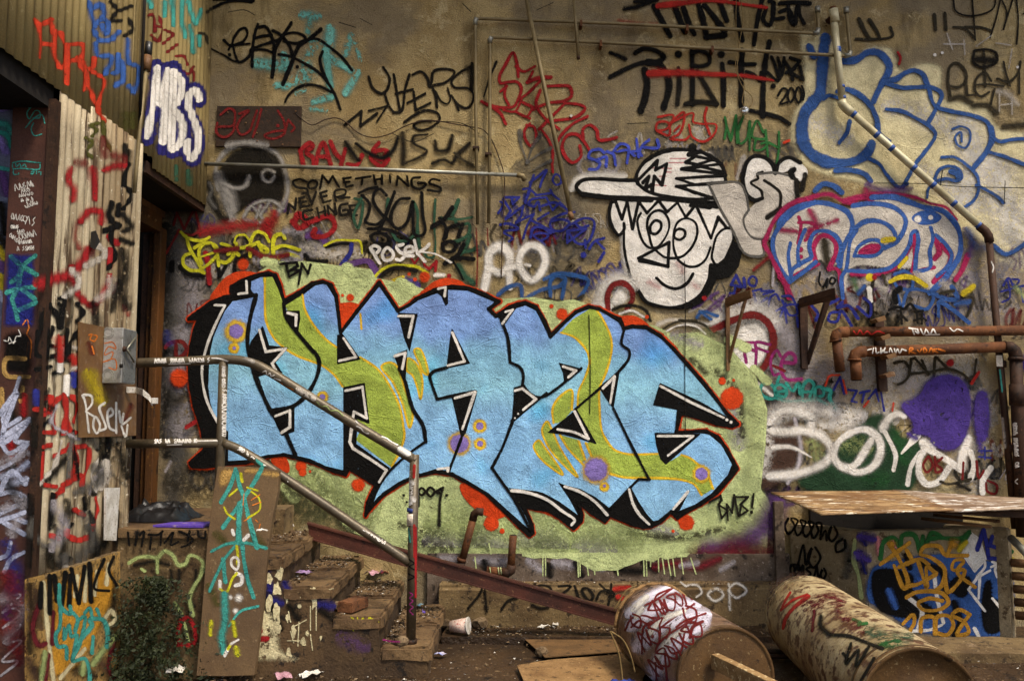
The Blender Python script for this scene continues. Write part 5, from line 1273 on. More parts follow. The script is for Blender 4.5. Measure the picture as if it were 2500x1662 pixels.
# --- pink and blue piece
wg('white lettered piece with blue and magenta outlines under the slanted pipe', '''
T H
wd,14,.5,.28 f -60,1000 0,860 100,760 250,690 400,680 620,740 750,700 900,640 1180,640 1400,740 1560,780 1680,900 1740,1020 1740,1160 1680,1290 1560,1440 1450,1530 1280,1400 1300,1350 1060,1330 700,1330 640,1568 600,1568 580,1300 480,1320 380,1250 110,1440 20,1340 -40,1200
k3,90,.9,.3 s 440,1080 450,1200 470,1290
mg,50,.6,.3 s 20,800 150,700 330,635 480,610 620,680 740,700; 700,1370 950,1370 1100,1310 1200,1200 1280,1050
mg,54,.4,.25 s 350,1260 330,1120 400,1010 470,1010 540,1080 540,1180 480,1320
mg,64,.5,.3 s 630,670 760,640 880,640 870,690; 1560,1100 1640,1200 1600,1320 1480,1440; 1490,1030 1530,1160 1490,1220; 1690,1420 1750,1330 1800,1200
mg,84,.9,.4,.8 s 840,580 860,660; 300,780 350,900 280,1000
mg,46 s 1290,1000 1300,1200 1270,1400 1340,1340 1480,1310; 480,1320 560,1330 600,1480; 60,1480 90,1600
mg,40,.7 s 880,600 1100,600 1300,640 1450,700 1600,740 1690,850
mg,36 s 190,830 210,900 180,1080; 190,880 320,890 370,960 250,1050; 0,1400 80,1480 130,1400 380,1280
mg,66,.9,.5,.8 s 300,950 550,860; 20,950 200,970
mg,10,.3 f 760,1160 860,1090 970,1100 920,1180 760,1190
mg d 205,1140,28 208,1208,22
pm,70,1,.35,.7 s 850,520 950,560 1100,570 1250,560; 1780,950 1850,1050 1820,1180
b,100,1,.35,.7 s 1810,960 1880,1080 1950,1120
bl,56 s 0,900 50,820 200,720 350,690 500,710 650,780 700,880 690,970 640,1060 600,1160 580,1290
bl,50 s 710,720 860,700 1050,720 1160,780 1210,860 1180,980 1100,1080 1010,1120; 300,1220 130,1330 100,1440 30,1350; 110,1440 250,1340 350,1260
bl,46 s 730,930 830,870 960,870 1070,930 1110,1010 1060,1090; 740,950 680,1060 660,1200 640,1330 600,1400 610,1600; 310,1200 290,1100 340,980 440,960 540,1010 590,1100 560,1250; 650,1340 900,1345 1060,1310 1180,1200 1250,1080 1270,980 1310,960 1330,1050 1310,1200 1300,1340
bl,40 s 720,1190 760,1110 860,1050 960,1060 990,1120 930,1190 720,1200; 190,1290 180,1150 220,1010 250,950; 110,1080 90,1180 110,1360; 1310,1350 1440,1310 1440,1150 1470,1030 1450,930
bl,58 s 890,640 1100,640 1250,690 1400,740 1560,770 1690,900 1735,1050 1720,1200 1640,1330 1560,1440 1440,1550
bl,44 s 1500,1000 1600,1100 1650,1200 1600,1310 1510,1390
bl,10,.4 f 1270,840 1330,890 1400,900 1500,880 1550,830 1480,780 1400,770 1320,790
w,0 d 1325,848,34 1447,832,24
ye,60,.5,.45 s 1000,1050 1090,1040
ye,40 s 1150,1300 1220,1220
T G
bl,50 s 2380,690 2200,770 2080,880 1990,1010 1985,1150 2050,1320 2140,1450
mg,54,.5 s 2360,640 2150,700 2000,850 1930,1000 1900,1080 1960,1200 2050,1380 2140,1540 2160,1600
''', 'graffiti_letters')
wg('tangle of blue, yellow and black doodles below the white lettered piece', '''
T I
wd,80,1,.45,.7 s 1330,250 1480,180 1600,260; 1900,120 2000,240; 2150,200 2250,280; 1700,330 1750,420
gr,60,1,.4,.6 s 1300,180 1330,260
b,36 s 1690,200 1720,240 1850,260 1860,150 1790,90 1690,120; 1720,320 1760,430 1830,270 2060,320 2000,450 1880,420; 2110,390 2110,520
b,48 s 2060,300 2200,360 2290,350 2240,240; 2130,380 2250,460 2400,580
b,60,.9 s 2280,400 2400,380; 1350,300 1400,240
k,30 s 1640,460 1720,430 1780,450 1840,400 1900,470 1960,470
k,62 s 1740,260 1690,300 1700,380
k2,26 s 1750,460 1760,590; 1720,570 1760,520 1810,560; 1900,470 1910,580; 1950,470 1950,590; 1880,560 1960,540 1990,560
k2,36 s 1490,150 1470,330 1490,600
k3,40,.8 s 1580,130 1610,220; 2130,300 2250,280; 2352,330 2440,350 2420,440 2380,520
ye,50 s 1650,190 1740,150 1860,150 1990,230
ye d 1455,150,40
ye,70,.5,.35 s 2352,300 2440,240
r d 1500,150,26
w,50 p 1450,260 1460,370
k,24 s 980,100 970,200 1010,240 1050,160 1040,240
k,24 o 1095,150 1070,195 1100,215 1125,170
''')
wg('two rows of dark blue tags around the steel brackets', '''
T I
b2,30 p 180,130 130,220 230,240 180,130; 170,240 160,300 120,300
b2,38 s 255,160 260,240
b2,30 o 340,140 300,170 310,220 360,230 375,175
b2,26 s 340,280 420,260; 200,360 210,430; 350,310 380,400 470,350; 420,280 540,280 440,310; 490,420 500,350 560,310 590,360; 620,330 700,330 750,420 760,500 690,510 640,420 620,370; 560,470 680,410 770,410; 650,400 600,520; 640,420 660,580; 760,530 770,620
b2,34 s 900,420 960,500 940,560 1000,540; 1070,400 1150,360; 1160,480 1080,490 1060,560 1140,570 1180,470 1280,610; 1190,390 1140,440 1250,420 1340,540; 1340,430 1450,520 1460,400 1400,350
T H
b2,22 s 2140,1480 2190,1410 2240,1500; 2120,1540 2300,1490 2400,1480; 2180,1420 2200,1600 2130,1640; 2230,1420 2290,1430 2260,1480 2220,1460; 2300,1500 2330,1640
lg2,60,1,.4,.6 s 2260,1500 2352,1600
''')
wg('red brown ring with a white halo to the right of the mural', '''
T I
w,190,1,.42,.75 s 20,560 150,500 300,450 420,470 540,600
w,16,.7,.32 F 120,700 220,600 370,560 470,640 520,800 460,940 350,1060 130,1000
gv,150,1,.5,.6 s 600,640 680,760 650,900; 540,1000 640,1080
rb,72,.35 s -40,640 120,570 250,520 370,510 470,570 530,690 530,820 480,950 400,1050 350,1090
k2,34,.6 s 130,1010 280,1070 420,1150
w,40,.8 s 300,1120 420,1190 540,1290
T M5
w,140,1,.4,.8 s 640,200 700,60 820,0 960,60; 620,260 700,280
w,20,.9,.35 f 740,270 740,170 790,100 860,90 920,140 930,210 880,270
rb,58,.35 s 720,290 715,170 770,65 860,48 940,110 955,200 900,290
k2,44,.6 s 770,300 870,265 1000,270 1090,320 1120,400
w,28,.9 s 830,340 950,310 1060,370
w,50,1,.4,.6 s 1200,440 1320,400 1500,420 1680,440 1830,370
k3,30,.7 s 1230,500 1340,430 1480,410 1640,450 1740,560; 1400,400 1560,410
w,20,.8 s 1250,520 1400,450 1560,460 1650,530
bt,40,.8 s 1570,370 1620,320 1760,360; 1600,320 1700,390
r d 1640,190,24
''')
wg('magenta four letter tag inside the red brown ring', '''
T I
mg2,32 s 275,960 255,850 240,780 340,770; 240,790 350,850; 365,980 370,850 365,770 500,790; 370,820 480,860; 600,900 570,845 520,900 510,1000 540,1080 580,1070
mg2,38,.4 s 640,960 740,960 730,890 680,870 620,940 610,1040 660,1120 800,1120
rb,30 s 530,990 640,1040
''')
wg('teal looping tag to the right of the mural tip', '''
T I
tb,36,.4 s 440,1070 460,1140 420,1180 410,1240 450,1290 540,1300 560,1240 500,1160 440,1160; 590,1100 570,1150; 560,1280 550,1190 600,1170 660,1220 640,1290 560,1250 660,1230; 660,1160 720,1230 770,1160 790,1260; 810,1290 820,1180 870,1130 920,1170 880,1290; 830,1240 930,1240; 930,1330 940,1200 1000,1200 1010,1270 950,1300 1040,1360
tb,50,.6 s 1010,1210 1080,1230 1070,1300 1150,1430
tb,42,.6 s 560,1300 660,1330 900,1320
''')
wg('small blue zigzag tag under the rusty pipe ends', '''
T I
b2,24 p 1110,1220 1170,1100 1210,1260; 1250,1220 1330,1230 1280,1330 1330,1340; 1360,1250 1450,1230; 1400,1250 1380,1340; 1440,1310 1510,1220 1540,1330; 1560,1240 1590,1420
ro,26,.7 s 1030,1180 1070,1090 1160,1080; 1200,1130 1230,1250; 1680,1350 1670,1420; 1400,1380 1440,1330
''')
wg('dark green and brown under paint around the white letters by the bin', '''
T J
dg,40,.9,.34 f 500,1000 700,800 900,620 1060,500 1200,520 1350,700 1500,760 1480,1000 1400,1180 500,1180 400,1080
br,50,1,.35,.9 f 90,740 200,620 420,560 470,700 460,900 400,1050 120,1180
lg2,160,1,.55,.6 s 560,780 600,860; 850,760 1000,800
gr,130,1,.5,.4 s 1020,1050 1150,1080; 1280,720 1330,900
''', 'paint_field')
wg('big white speckled letters sprayed above the plywood lid', '''
T J
w,150,1,.46,.9 s 220,560 350,480 600,490 800,520 950,540
w,120,1,.5,.8 s 180,740 160,900 120,1000; 560,640 700,620 820,600
gv,40,.9 s 410,560 460,800 430,980 350,1100
w,84,.7,.36 s 550,620 560,560 470,510 330,490 220,560 190,640 300,670 480,660 600,690 690,760 720,850 660,930 540,990 380,1030 200,1040
w,56>12,.6 s 230,800 380,800 550,885
w,68,.5,.3 s 1050,750 900,960 800,960 740,880 760,780 860,690 1000,650 1110,720 1130,850 1060,970 940,1010 800,960
w,70,.6,.32 s 1150,640 1200,560 1280,520 1330,540
w,42 s 1160,660 1230,790 1260,880 1240,990; 1360,1110 1390,960 1460,850 1520,800
w,64>20 s 1440,700 1310,850
w,62,.4 s 1500,830 1460,900 1460,1030 1520,1110 1620,1090 1710,970; 1500,800 1650,880 1800,980
w,90,.5 s 1870,730 1830,850 1810,970
w,54 s 1890,840 1920,950 1890,1060; 2060,980 2000,1060 1990,1180
w,90,.7 s 1500,760 1560,790
''', 'graffiti_letters')
wg('thin grey lettering above the purple blob', '''
T J
k3,26,.4 s 1250,90 1330,80 1380,160 1330,250 1280,270; 1390,180 1550,165 1700,140 1800,170 1900,230 1940,60
k3,26 p 1370,200 1390,60 1420,50 1540,180; 1480,70 1530,190; 1590,50 1580,200; 1600,40 1690,130
r2,26 s 1900,260 1960,170
r d 1720,90,34
''')
wg('purple sprayed head shaped blob under the rusty pipes', '''
T J
pu,60,.7,.42 f 1450,330 1500,240 1600,180 1720,165 1830,210 1900,320 1920,480 1880,700 1780,830 1680,850 1560,800 1500,720 1390,720 1380,600 1300,500 1290,420 1380,375
pu,50,.7,.42 f 1920,340 1980,300 2040,320 2070,450 2060,700 2010,780 1930,730 1900,600
pu,60,1,.4,.8 s 1960,740 1980,830; 1380,690 1420,720
b2,20,.6 s 1960,830 2070,830; 1960,880 2060,890; 2010,800 2010,900
pu,90,.9 s 2290,60 2400,60; 2280,110 2400,120
''', 'paint_blob')
wg('dark red loops to the right of the white letters', '''
T J
rb,24 s 1530,880 1490,950 1520,1010 1570,960 1540,880; 1590,880 1600,1010 1650,990 1600,940 1650,890; 1830,930 1820,1070; 1940,920 1960,1060 2000,1000; 2030,1080 2110,1120 2100,1190 2030,1170 2020,1100
k3,30,.6 s 1640,1090 1700,1110 1890,1070
k2,50,.8 s 1780,1110 1880,1160
''')
# --- the mural
mural = wg('pale green rectangle of paint behind the mural', '''
T N
lg,8,.4,.40 F 585,700 655,655 745,642 820,652 905,662 915,682 1020,705 1060,720 1200,735 1300,730 1360,740 1400,735 1500,770 1600,800 1640,820 1700,815 1775,850 1840,920 1868,1000 1864,1080 1852,1190 1872,1260 1866,1354 1700,1356 1010,1354 850,1290 800,1220 745,1190 690,1145 640,1100 600,900
lg,90,.9,.4 s 1700,860 1780,950 1800,1100 1760,1260
lg,50,.8,.36 s 1020,1335 1300,1345 1600,1340 1820,1320
gv,60,1,.48,.8 s 1060,1320 1120,1335; 1180,1320 1240,1340; 1290,1310 1360,1335; 1420,1335 1480,1345
gd,60,1,.52,.7 s 1150,1310 1170,1340; 1320,1325 1350,1345
lg,26,.4,.42 p 650,640 690,650; 700,655 740,650; 780,660 800,690; 850,655 880,690; 980,690 1010,710; 1780,830 1820,850; 1840,900 1870,930; 1850,1200 1872,1240; 1760,1345 1850,1340; 700,1190 720,1215; 1020,1345 1400,1350
gv,40,1,.5,.6 s 1650,820 1700,840; 1790,1000 1800,1080; 1560,1270 1640,1300
k3,20,.9,.52,.7 s 1740,900 1800,960 1810,1060; 1690,880 1720,910; 1540,1300 1660,1310 1760,1290; 760,1140 800,1200; 980,1280 1080,1300
lg2,150,1,.5,.5 s 1100,1280 1300,1300 1500,1310; 760,1180 860,1230
k3,60,1,.55,.6 s 720,1200 800,1250 880,1300; 1020,1320 1080,1340
pm,60,.9,.4,.8 s 1730,1340 1800,1330 1860,1290 1890,1240
mar,80,.9,.4,.9 s 1710,1370 1790,1355 1870,1360
''', 'graffiti_mural')
mural['label'] = 'large blue, green and orange five letter mural on a pale green ground'
def mg_(name, label, data): return graffiti('W', mural, label, data, name)
SIL = ('@M1 95,545 300,390 430,340 530,322 500,290 500,240 600,180 720,140 850,105 920,130 960,220 1000,370 1150,290 1270,210 1370,190 1450,220 1500,330 1520,480 1540,680 1700,470 1910,200 2000,330 2090,470 2200,410 '
  '@M3 450,360 640,270 800,235 950,250 1130,320 1250,380 1150,450 1220,520 1350,430 1430,400 1500,390 1600,430 1680,560 1740,710 1850,600 1980,480 2100,430 2200,450 2352,530 '
  '@M5 830,390 870,480 950,460 1080,470 1220,550 1350,680 1500,850 1650,1020 1750,1150 1850,1290 1950,1390 1900,1410 1750,1390 1560,1320 1410,1285 1370,1470 1560,1460 1650,1455 1760,1510 '
  '@M6 1850,370 1950,560 1880,650 1760,790 1600,900 1480,960 1380,1030 1320,970 1220,1060 1130,1110 1060,1120 950,1090 860,1050 740,1000 690,1060 560,980 440,880 470,1000 460,1060 390,1130 280,1040 150,960 '
  '@M4 1600,1100 1480,1070 1560,1250 1570,1330 1540,1350 1450,1270 1300,1120 1130,960 950,850 800,770 650,745 450,790 300,860 150,960 20,1100 '
  '@M2 1780,1320 1800,1200 1880,1030 1750,950 1620,870 1590,930 1480,900 1250,800 1000,740 850,760 640,820 470,830 250,860 130,850 110,820 250,690 220,500 150,280 115,100 '
  '@M1 100,950 118,800 150,650 190,545')
BLUE = ('@M1 330,720 380,600 440,470 510,380 700,345 740,320 700,290 680,250 690,190 780,150 880,150 940,280 990,440 1180,320 1300,230 1400,210 1480,340 1510,560 1545,700 1700,500 1910,240 2080,490 2200,430 '
  '@M3 480,370 640,310 760,270 950,280 1200,385 1150,450 1270,560 1400,450 1500,420 1600,470 1690,650 1740,720 1880,590 2000,490 2120,450 2200,460 2352,560 '
  '@M5 830,430 860,500 960,480 1090,490 1250,600 1450,820 1640,1050 1880,1340 1385,1255 1370,1470 1560,1475 1680,1490 1800,1590 '
  '@M6 1900,520 1860,620 1700,800 1550,900 1400,960 1330,970 1240,1040 1150,1060 1080,980 1010,870 940,740 1000,680 740,940 600,830 450,750 320,720 240,690 350,850 430,1000 250,870 100,790 '
  '@M4 1600,930 1340,900 1480,1130 1560,1290 1540,1300 1350,1130 1150,950 950,830 800,770 770,740 640,720 450,780 300,860 100,980 30,1060 90,900 200,760 '
  '@M2 1570,890 1400,850 1150,760 1100,740 850,740 650,790 470,800 470,520 370,450 300,250 280,100 '
  '@M1 290,950 300,850')
mg_('outline_glow', 'bright orange outline and blobs around the mural letters', '''
T M1
or_,64,.3,.12 P %s
or_,10 f 300,350 360,250 450,150 560,100 680,100 750,130 600,190 500,240 500,310
or_,10 F 1530,400 1640,390 1720,410 1560,690
or_ d 1633,343,36 1560,322,15 612,25,54
T M3
or_,10 f 500,300 560,250 620,200 760,160 900,200 930,240 800,230 640,270
or_ d 1850,500,56 1748,425,21 390,120,17 447,170,19 540,148,52
T M5
or_,10 f 830,380 920,360 1010,380 1110,460 950,450 870,470
or_,0,.2 d 1900,1145,104 1808,980,35 1918,973,15 1090,370,18
T M6
or_,0,.2 d 1465,1075,74 1340,1155,15
T M4
or_,10 f 880,870 950,870 1100,960 1300,1110 1320,1150 1240,1190 1100,1150 980,1060 900,960
or_,0,.2 d 1175,1240,70 1277,1312,24
T M2
or_,10 f 880,790 1000,760 1050,850 1040,910 960,880
or_ d 1165,850,54 1180,910,38 1710,1030,64 1250,900,13
T L3
or_,0,.3 d 1730,480,88
''' % SIL)
mg_('shadow_fill', 'black drop shadow shape behind the mural letters', 'k,10,.2,.06 F %s' % SIL)
mg_('letter_fill', 'sky blue filling of the mural letters', 'sb,8,.25,.08 G %s' % BLUE)
mg_('streaks', 'lime green streaks with yellow edges and purple dots on the mural letters', '''
T M1
gn,8 F 800,155 890,150 940,260 990,400 1060,570 1240,820 1340,930 1350,980 1270,950 1100,890 980,800 880,680 830,560 820,400 820,260
gn,8 F 1020,420 1180,320 1200,450 1280,600 1400,740 1500,810 1520,975 1720,905 1900,1030 2030,1220 2110,1400 2140,1568 @M2 2150,560 2110,700 2030,860 1740,640 1690,600 1740,500 1690,380 1815,445 1770,60 1575,100 1500,0 @M1 1360,990 1340,920 1240,800 1080,600
gn,8 f 1930,1000 2010,960 2080,1000 2150,1200 2230,1450 2200,1580 2130,1350 2040,1150
y2,24 s 820,160 820,400 830,560 900,720 1000,820 1130,900 1290,960 1380,1000 1480,1080 1560,1190; 1180,320 1200,450 1280,600 1400,740 1500,815; 1730,910 1900,1030 2030,1220 2110,1400 2140,1568 @M2 2150,560 2110,700 2030,850
y2,24 o 1930,1000 2010,960 2080,1000 2150,1200 2230,1450 2200,1580 2130,1350 2040,1150
y2,26 s 1740,640 1730,500
y2 d 545,668,112 525,825,54
pl,0,.3 d 545,665,68 527,825,17
y2 d 1370,1290,56
pl d 1368,1290,28
T M3
gn,8 f 380,920 440,950 500,1050 520,1180 500,1310 470,1200 420,1080 370,1040
gn,8 f 440,840 490,830 540,920 570,1080 530,1060 490,970
y2,22 o 380,920 440,950 500,1050 520,1180 500,1310 470,1200 420,1080 370,1040; 440,840 490,830 540,920 570,1080 530,1060 490,970
T M5
gn,8 F 270,520 380,400 540,300 610,300 690,430 750,580 750,720 700,900 640,1050 640,1250 660,1450 720,1568 @M6 780,380 900,420 1190,420 1270,520 1420,430 1560,500 1680,640 1720,750 1620,810 1560,720 1430,670 1000,660 740,610 700,520 560,440 510,330 560,300 600,320 440,20 420,0 @M5 430,1200 440,1080 540,820 520,700 400,570
gn,8 f 200,1240 250,1140 370,1060 375,1250 220,1380
y2,24 s 200,1380 190,1250 250,1140 370,1065 375,1250; 270,520 400,565 520,700 545,800 500,950 440,1080 430,1210; 610,300 690,430 750,580 750,720 700,900 640,1050 640,1250 660,1450 720,1568 @M6 780,380 900,420 1190,420
T M6
gn,8 f 90,190 140,110 180,180 260,360 430,640 300,530 150,350
gn,8 f 10,340 60,290 110,350 290,620 150,530 50,430
gn,8 F 250,240 440,290 500,480 460,500 330,350
y2,22 o 90,190 140,110 180,180 260,360 430,640 300,530 150,350; 10,340 60,290 110,350 290,620 150,530 50,430
y2,24 s 740,610 850,640 1000,650 1250,650 1430,670 1540,710 1610,810; 1420,430 1500,460 1590,530; 1680,640 1720,750; 260,240 340,370 490,530; 440,300 500,470; 510,320 560,440
y2 d 605,575,134 685,735,48 1610,610,86
pl,0,.25 d 605,570,108 685,725,15 1610,610,57
T M4
y2 d 870,480,112 1065,312,66 1068,482,60
pl,0,.25 d 870,480,86 1065,312,35 1068,480,28
''')
mg_('inner_shadow', 'black counters and lines inside the mural letters', '''
T M1
k,6,.2,.05 F 690,760 800,615 860,800 1040,820 920,960 985,1060 880,1060 740,1100 690,960 660,850
k,6,.2,.05 F 500,240 660,190 690,190 680,300 740,320 520,330 500,290
k,6,.2,.05 F 1010,470 1150,470 1155,550 1135,665 1050,570
k,6,.2,.05 F 1510,700 1560,690 1730,930 1510,975
k,6,.2,.05 F 2090,490 2275,500 2200,850 2150,730
k,6,.2,.05 F 2050,890 2175,840 2160,1120 2100,1020
T M2
k,6,.2,.05 F 1570,100 1770,60 1815,445 1700,400 1690,640 2010,870 1890,1030 1750,950 1620,870 1590,930 1570,890
k,6,.2,.05 F 870,320 1100,280 1100,520 980,560
T M3
k,6,.2,.05 F 650,290 760,230 760,400 740,420 700,330
k,6,.2,.05 F 800,640 970,970 750,1015 780,750
k,6,.2,.05 F 800,1290 1040,1230 @M4 1030,30 930,380 890,430 850,250
T M3
k,6,.2,.05 F 1390,1200 1470,1180 1560,1270 1660,1290 1370,1540 1390,1300
k,6,.2,.05 F 1820,965 2030,1020 1990,1060 1870,1140 1860,1060
k,6,.2,.05 F 1150,450 1270,560 1300,600 1420,430 1350,430 1220,520
T M5
k,6,.2,.05 F 640,1050 830,880 770,1240 690,1130
k,6,.2,.05 F 145,1470 420,1250 610,1580 450,1530 300,1490
k,6,.2,.05 F 1215,1000 1150,1210 1390,1255 1550,1300 1750,1390 1940,1400 1880,1340 1600,1180
T M6
k,6,.2,.05 F 1165,220 1600,230 1270,520 1220,470 1180,330
k,6,.2,.05 F 740,940 930,740 1000,880 1080,1000 1150,1060 1130,1110 1000,1110 860,1050 740,1000
k,6,.2,.05 F 1500,760 1410,940 1350,1030 1330,960
T M1
k,38,.22,.05 P %s
k,44,.2,.05 s 740,320 700,460 670,600 655,760 680,930 720,1060 870,1410 990,1580 @M2 1110,740
k,40,.2,.05 s 1000,400 1020,520 1100,640 1250,820 1330,920 1330,1050 1240,1240 1100,1370 870,1420
k,36,.2,.05 s 2100,1020 2150,1120 2230,1400 2330,1568 @M4 550,460
k,26,.2,.05 s @M4 550,460 420,550 300,650 190,760 100,900 30,1060
T M3
k,30,.2,.05 s 750,1010 620,1050 590,1090 610,1170 660,1310; 660,1310 800,1280 1020,1235; 1480,1180 1560,1270 1660,1290 1900,1130 2030,1020
k,34,.2,.05 s 1270,560 1330,720 1355,960; 1355,960 1450,1010 1480,1080 1470,1190
k,32,.2,.05 s 1390,1500 1360,1568 @M4 1280,520 1180,710; @M4 1180,710 1280,850 1400,1020 1540,1290
T M4
k,28,.2,.05 s 1370,260 1700,0; 890,430 770,745
T M5
k,28,.2,.05 s 400,1255 640,1050 830,880 920,760 920,690 850,630 870,500; 1390,1260 1370,1470; 770,1240 930,1568 @M6 1110,660
k,26,.2,.05 p @M6 1115,665 1010,660 930,740 740,940
''' % SIL)
mg_('highlight', 'thin white highlight lines in the black shadows of the mural', '''
T M1
w,27,.3,.1 p 645,190 650,300 570,310; 770,655 830,860 1020,830 890,970 930,1050 890,1050; 1040,490 1120,510 1115,610; 1570,730 1690,910 1530,945; 2095,520 2235,520 2190,720; 2060,900 2160,870 2130,1020; 1590,1230 1750,1195 1790,1490 1670,1430 1660,1490; 345,415 440,420
w,27,.3,.1 s 440,420 350,600 270,800 225,1000 225,1120 270,1330 370,1530
T M2
w,27,.3,.1 p 920,375 1060,320 1060,480 980,530
w,32,.3,.1 p 1650,480 1630,620 1660,680 1820,780 1980,890 1910,1000
T M3
w,27,.3,.1 p 670,260 740,245 730,330; 805,680 920,950 760,990; 830,1300 1020,1245 @M4 900,340
w,27,.3,.1 p 1400,1230 1470,1210 1600,1310 1480,1410; 1310,480 1380,460 1280,590; 1860,1000 1980,1040 1910,1100
w,0 d 1430,1450,10 1400,1490,9
T M5
w,27,.3,.1 p 670,1050 780,940 740,1190; 400,1270 530,1530; 1220,1030 1500,1180 1820,1330
w,27,.3,.1 s 530,1530 400,1470 240,1440
w d 1850,1350,15 1890,1372,15
T M6
w,27,.3,.1 p 1195,250 1530,250 1290,435; 1480,780 1340,945
w,27,.3,.1 s 310,730 450,780 600,880 710,1000; 920,760 960,900 1020,1000 1110,1090
T M4
w,30,.3,.1 s 1370,925 1500,940 1700,1010 1850,1120 1970,1210 1940,1250
w,26,.3,.1 p 665,720 765,710 760,740
''')
wg('small black year 2009 under the mural', '''
T M4
k2,28 o 510,900 480,935 510,970 545,935; 595,895 560,935 595,980 635,935
k2,26 s 700,905 650,940 690,950 715,900
k2,22>40,.7 s 712,910 690,1000 680,1250
k2,30 s 450,890 475,960 480,1070
k2 d 748,970,15 340,970,15 370,1035,12
''')
wg('black initials with an exclamation mark at the lower right of the mural', '''
T M6
k2,24 p 1685,880 1790,820 1800,860 1770,900 1800,1030 1860,960 1780,910; 1860,1050 1850,900 1900,980 1920,810 1960,1010; 1930,830 2050,830 1990,890 1970,1010 2050,960 1980,900; 2105,800 2090,930
k2 d 2085,975,17
''')
wg('fine vertical and horizontal cracks in the plaster', '''
T N
k2,2.2,.2,.3 s 1669,640 1671,760 1670,900 1671,1060; 1437,770 1440,900 1439,1010; 2130,450 2260,452 2330,458 2500,462; 2290,455 2296,420; 2448,445 2446,500; 1050,300 1130,306 1170,330
k3,2.2,.2,.3 s 560,35 600,30 625,42; 1130,14 1150,34; 1310,30 1350,12; 830,60 870,72; 880,50 910,66; 1530,306 1580,304; 960,330 1010,350 1060,330
rb,5,.9,.4 s 1163,560 1166,640 1164,700; 1190,560 1192,600
''', 'plaster_crack')
wg('two black marker letters above the first mural letter', '''
T E
k,28 p 1130,1280 1280,1265 1290,1300 1200,1350 1180,1280 1210,1400 1310,1340 1230,1330; 1330,1280 1300,1470; 1330,1275 1390,1370 1415,1285
''')
wg('dark red letter fragments to the left of the mural', '''
T L3
rb,42 s 1600,190 1640,150 1760,140 1800,210 1760,270 1710,280 1700,170
r,44 s 1800,950 1880,900
gv,30,.9,.4,.6 s 1650,1280 1600,1370
k2,70,1,.4,.7 s 1620,640 1700,700 1780,640
b2,110,1,.45,.5 s 1620,60 1640,140
''')
wg('pale green paint drips and dark stains on the plinth below the mural', '''
T K3
gv,90,1,.45,.8 s 280,390 420,400; 640,410 900,420; 1150,420 1250,500; 1400,430 1560,460; 1720,440 1850,480
k,90,1,.4,.9 s 1330,470 1340,540; 1600,460 1640,540; 720,440 740,520; 150,400 240,410; 2000,500 2200,520; 2250,440 2352,500
mar,80,.9,.35,.9 s 2352,470 2560,440 2760,470 2960,400
gv,60,1,.4,.7 s 2600,460 2750,440; 2980,500 3100,430
lg,8,.3,.3 F 1080,345 1500,340 2000,342 2680,345 2650,375 2560,380 2450,400 2400,380 2330,425 2240,400 2150,440 2050,475 1990,505 1880,505 1770,512 1690,470 1610,420 1500,385 1400,395 1300,380 1200,392 1080,368
lg,13,.2,.1 s 1275,370 1275,560; 1300,370 1302,560; 1610,400 1615,570; 1630,400 1632,560; 1700,470 1712,555; 1770,500 1772,545; 1990,510 1996,555; 2240,400 2245,560; 2265,400 2270,560; 2310,400 2305,470; 625,380 640,520; 760,250 780,350; 2380,400 2385,520; 2420,400 2440,540; 2470,390 2500,555; 2520,400 2540,560; 2600,390 2620,540; 2690,390 2740,540
''', 'paint_drips', 'PLN')
wg('black and white scrawls along the front of the ledge', '''
T K3
k2,30,.5 s 560,870 680,720 690,690; 880,880 940,800 1040,760; 1160,700 1250,650 1340,670 1370,740; 1430,660 1540,660 1440,760 1540,780; 1580,660 1630,780 1700,810 1760,760 1700,680 1650,690 1680,760 1770,840; 1790,780 1830,710 1920,700 1960,750 1910,760; 1930,640 1920,760 1890,880; 1820,640 1900,720
k2,30,.8 s 720,700 740,900; 1180,840 1250,870 1330,860
r2,60,.7,.4 s 1970,680 2100,670; 2000,760 2090,800
T R4
w,26,1,.45,.8 s 870,620 920,660; 920,650 1030,650 1070,720 1020,760
w,30,1,.45,.8 o 1210,680 1130,740 1200,800 1280,740; 1400,630 1330,690 1400,770 1500,700
w,30,1,.5,.7 s 1330,640 1340,880
''', 'graffiti_tag', 'LE')
# --- tin wall
def cg(label, data): return graffiti('C', bld, label, data, 'graffiti_tag')
cg('orange red capital letters high on the tin wall', '''
T L1
ro,40,.45 s 330,190 380,240 490,190; 370,240 390,400 380,550; 400,420 500,430; 480,190 500,290 530,340; 650,430 790,430 780,550 660,590
ro,46,.45 s 530,310 530,560 580,650 630,590 610,400 580,320; 740,560 820,740 800,860; 800,600 840,800 900,960 990,1160
ro,36,.45 s 640,430 640,800; 900,560 880,650 850,660 940,720 990,760 970,900 940,1000
''')
cg('blue stacked letters high on the tin wall right of the red ones', '''
T L1
bl,46,.6 s 850,20 870,100 900,250; 900,80 960,40 1000,140 930,220; 890,290 940,370; 1000,180 1040,250 1010,330 980,250; 940,390 1060,380 1130,310; 920,420 930,530; 980,540 1060,540 1050,620 1010,700; 1130,530 1130,680 1090,700; 1160,590 1180,760 1100,820; 1220,380 1230,600 1320,640 1310,800 1280,880 1240,830
k2,36,.6 s 1060,20 1120,100 1060,190 1150,200; 1150,100 1250,60; 1230,180 1270,280 1200,340
''')
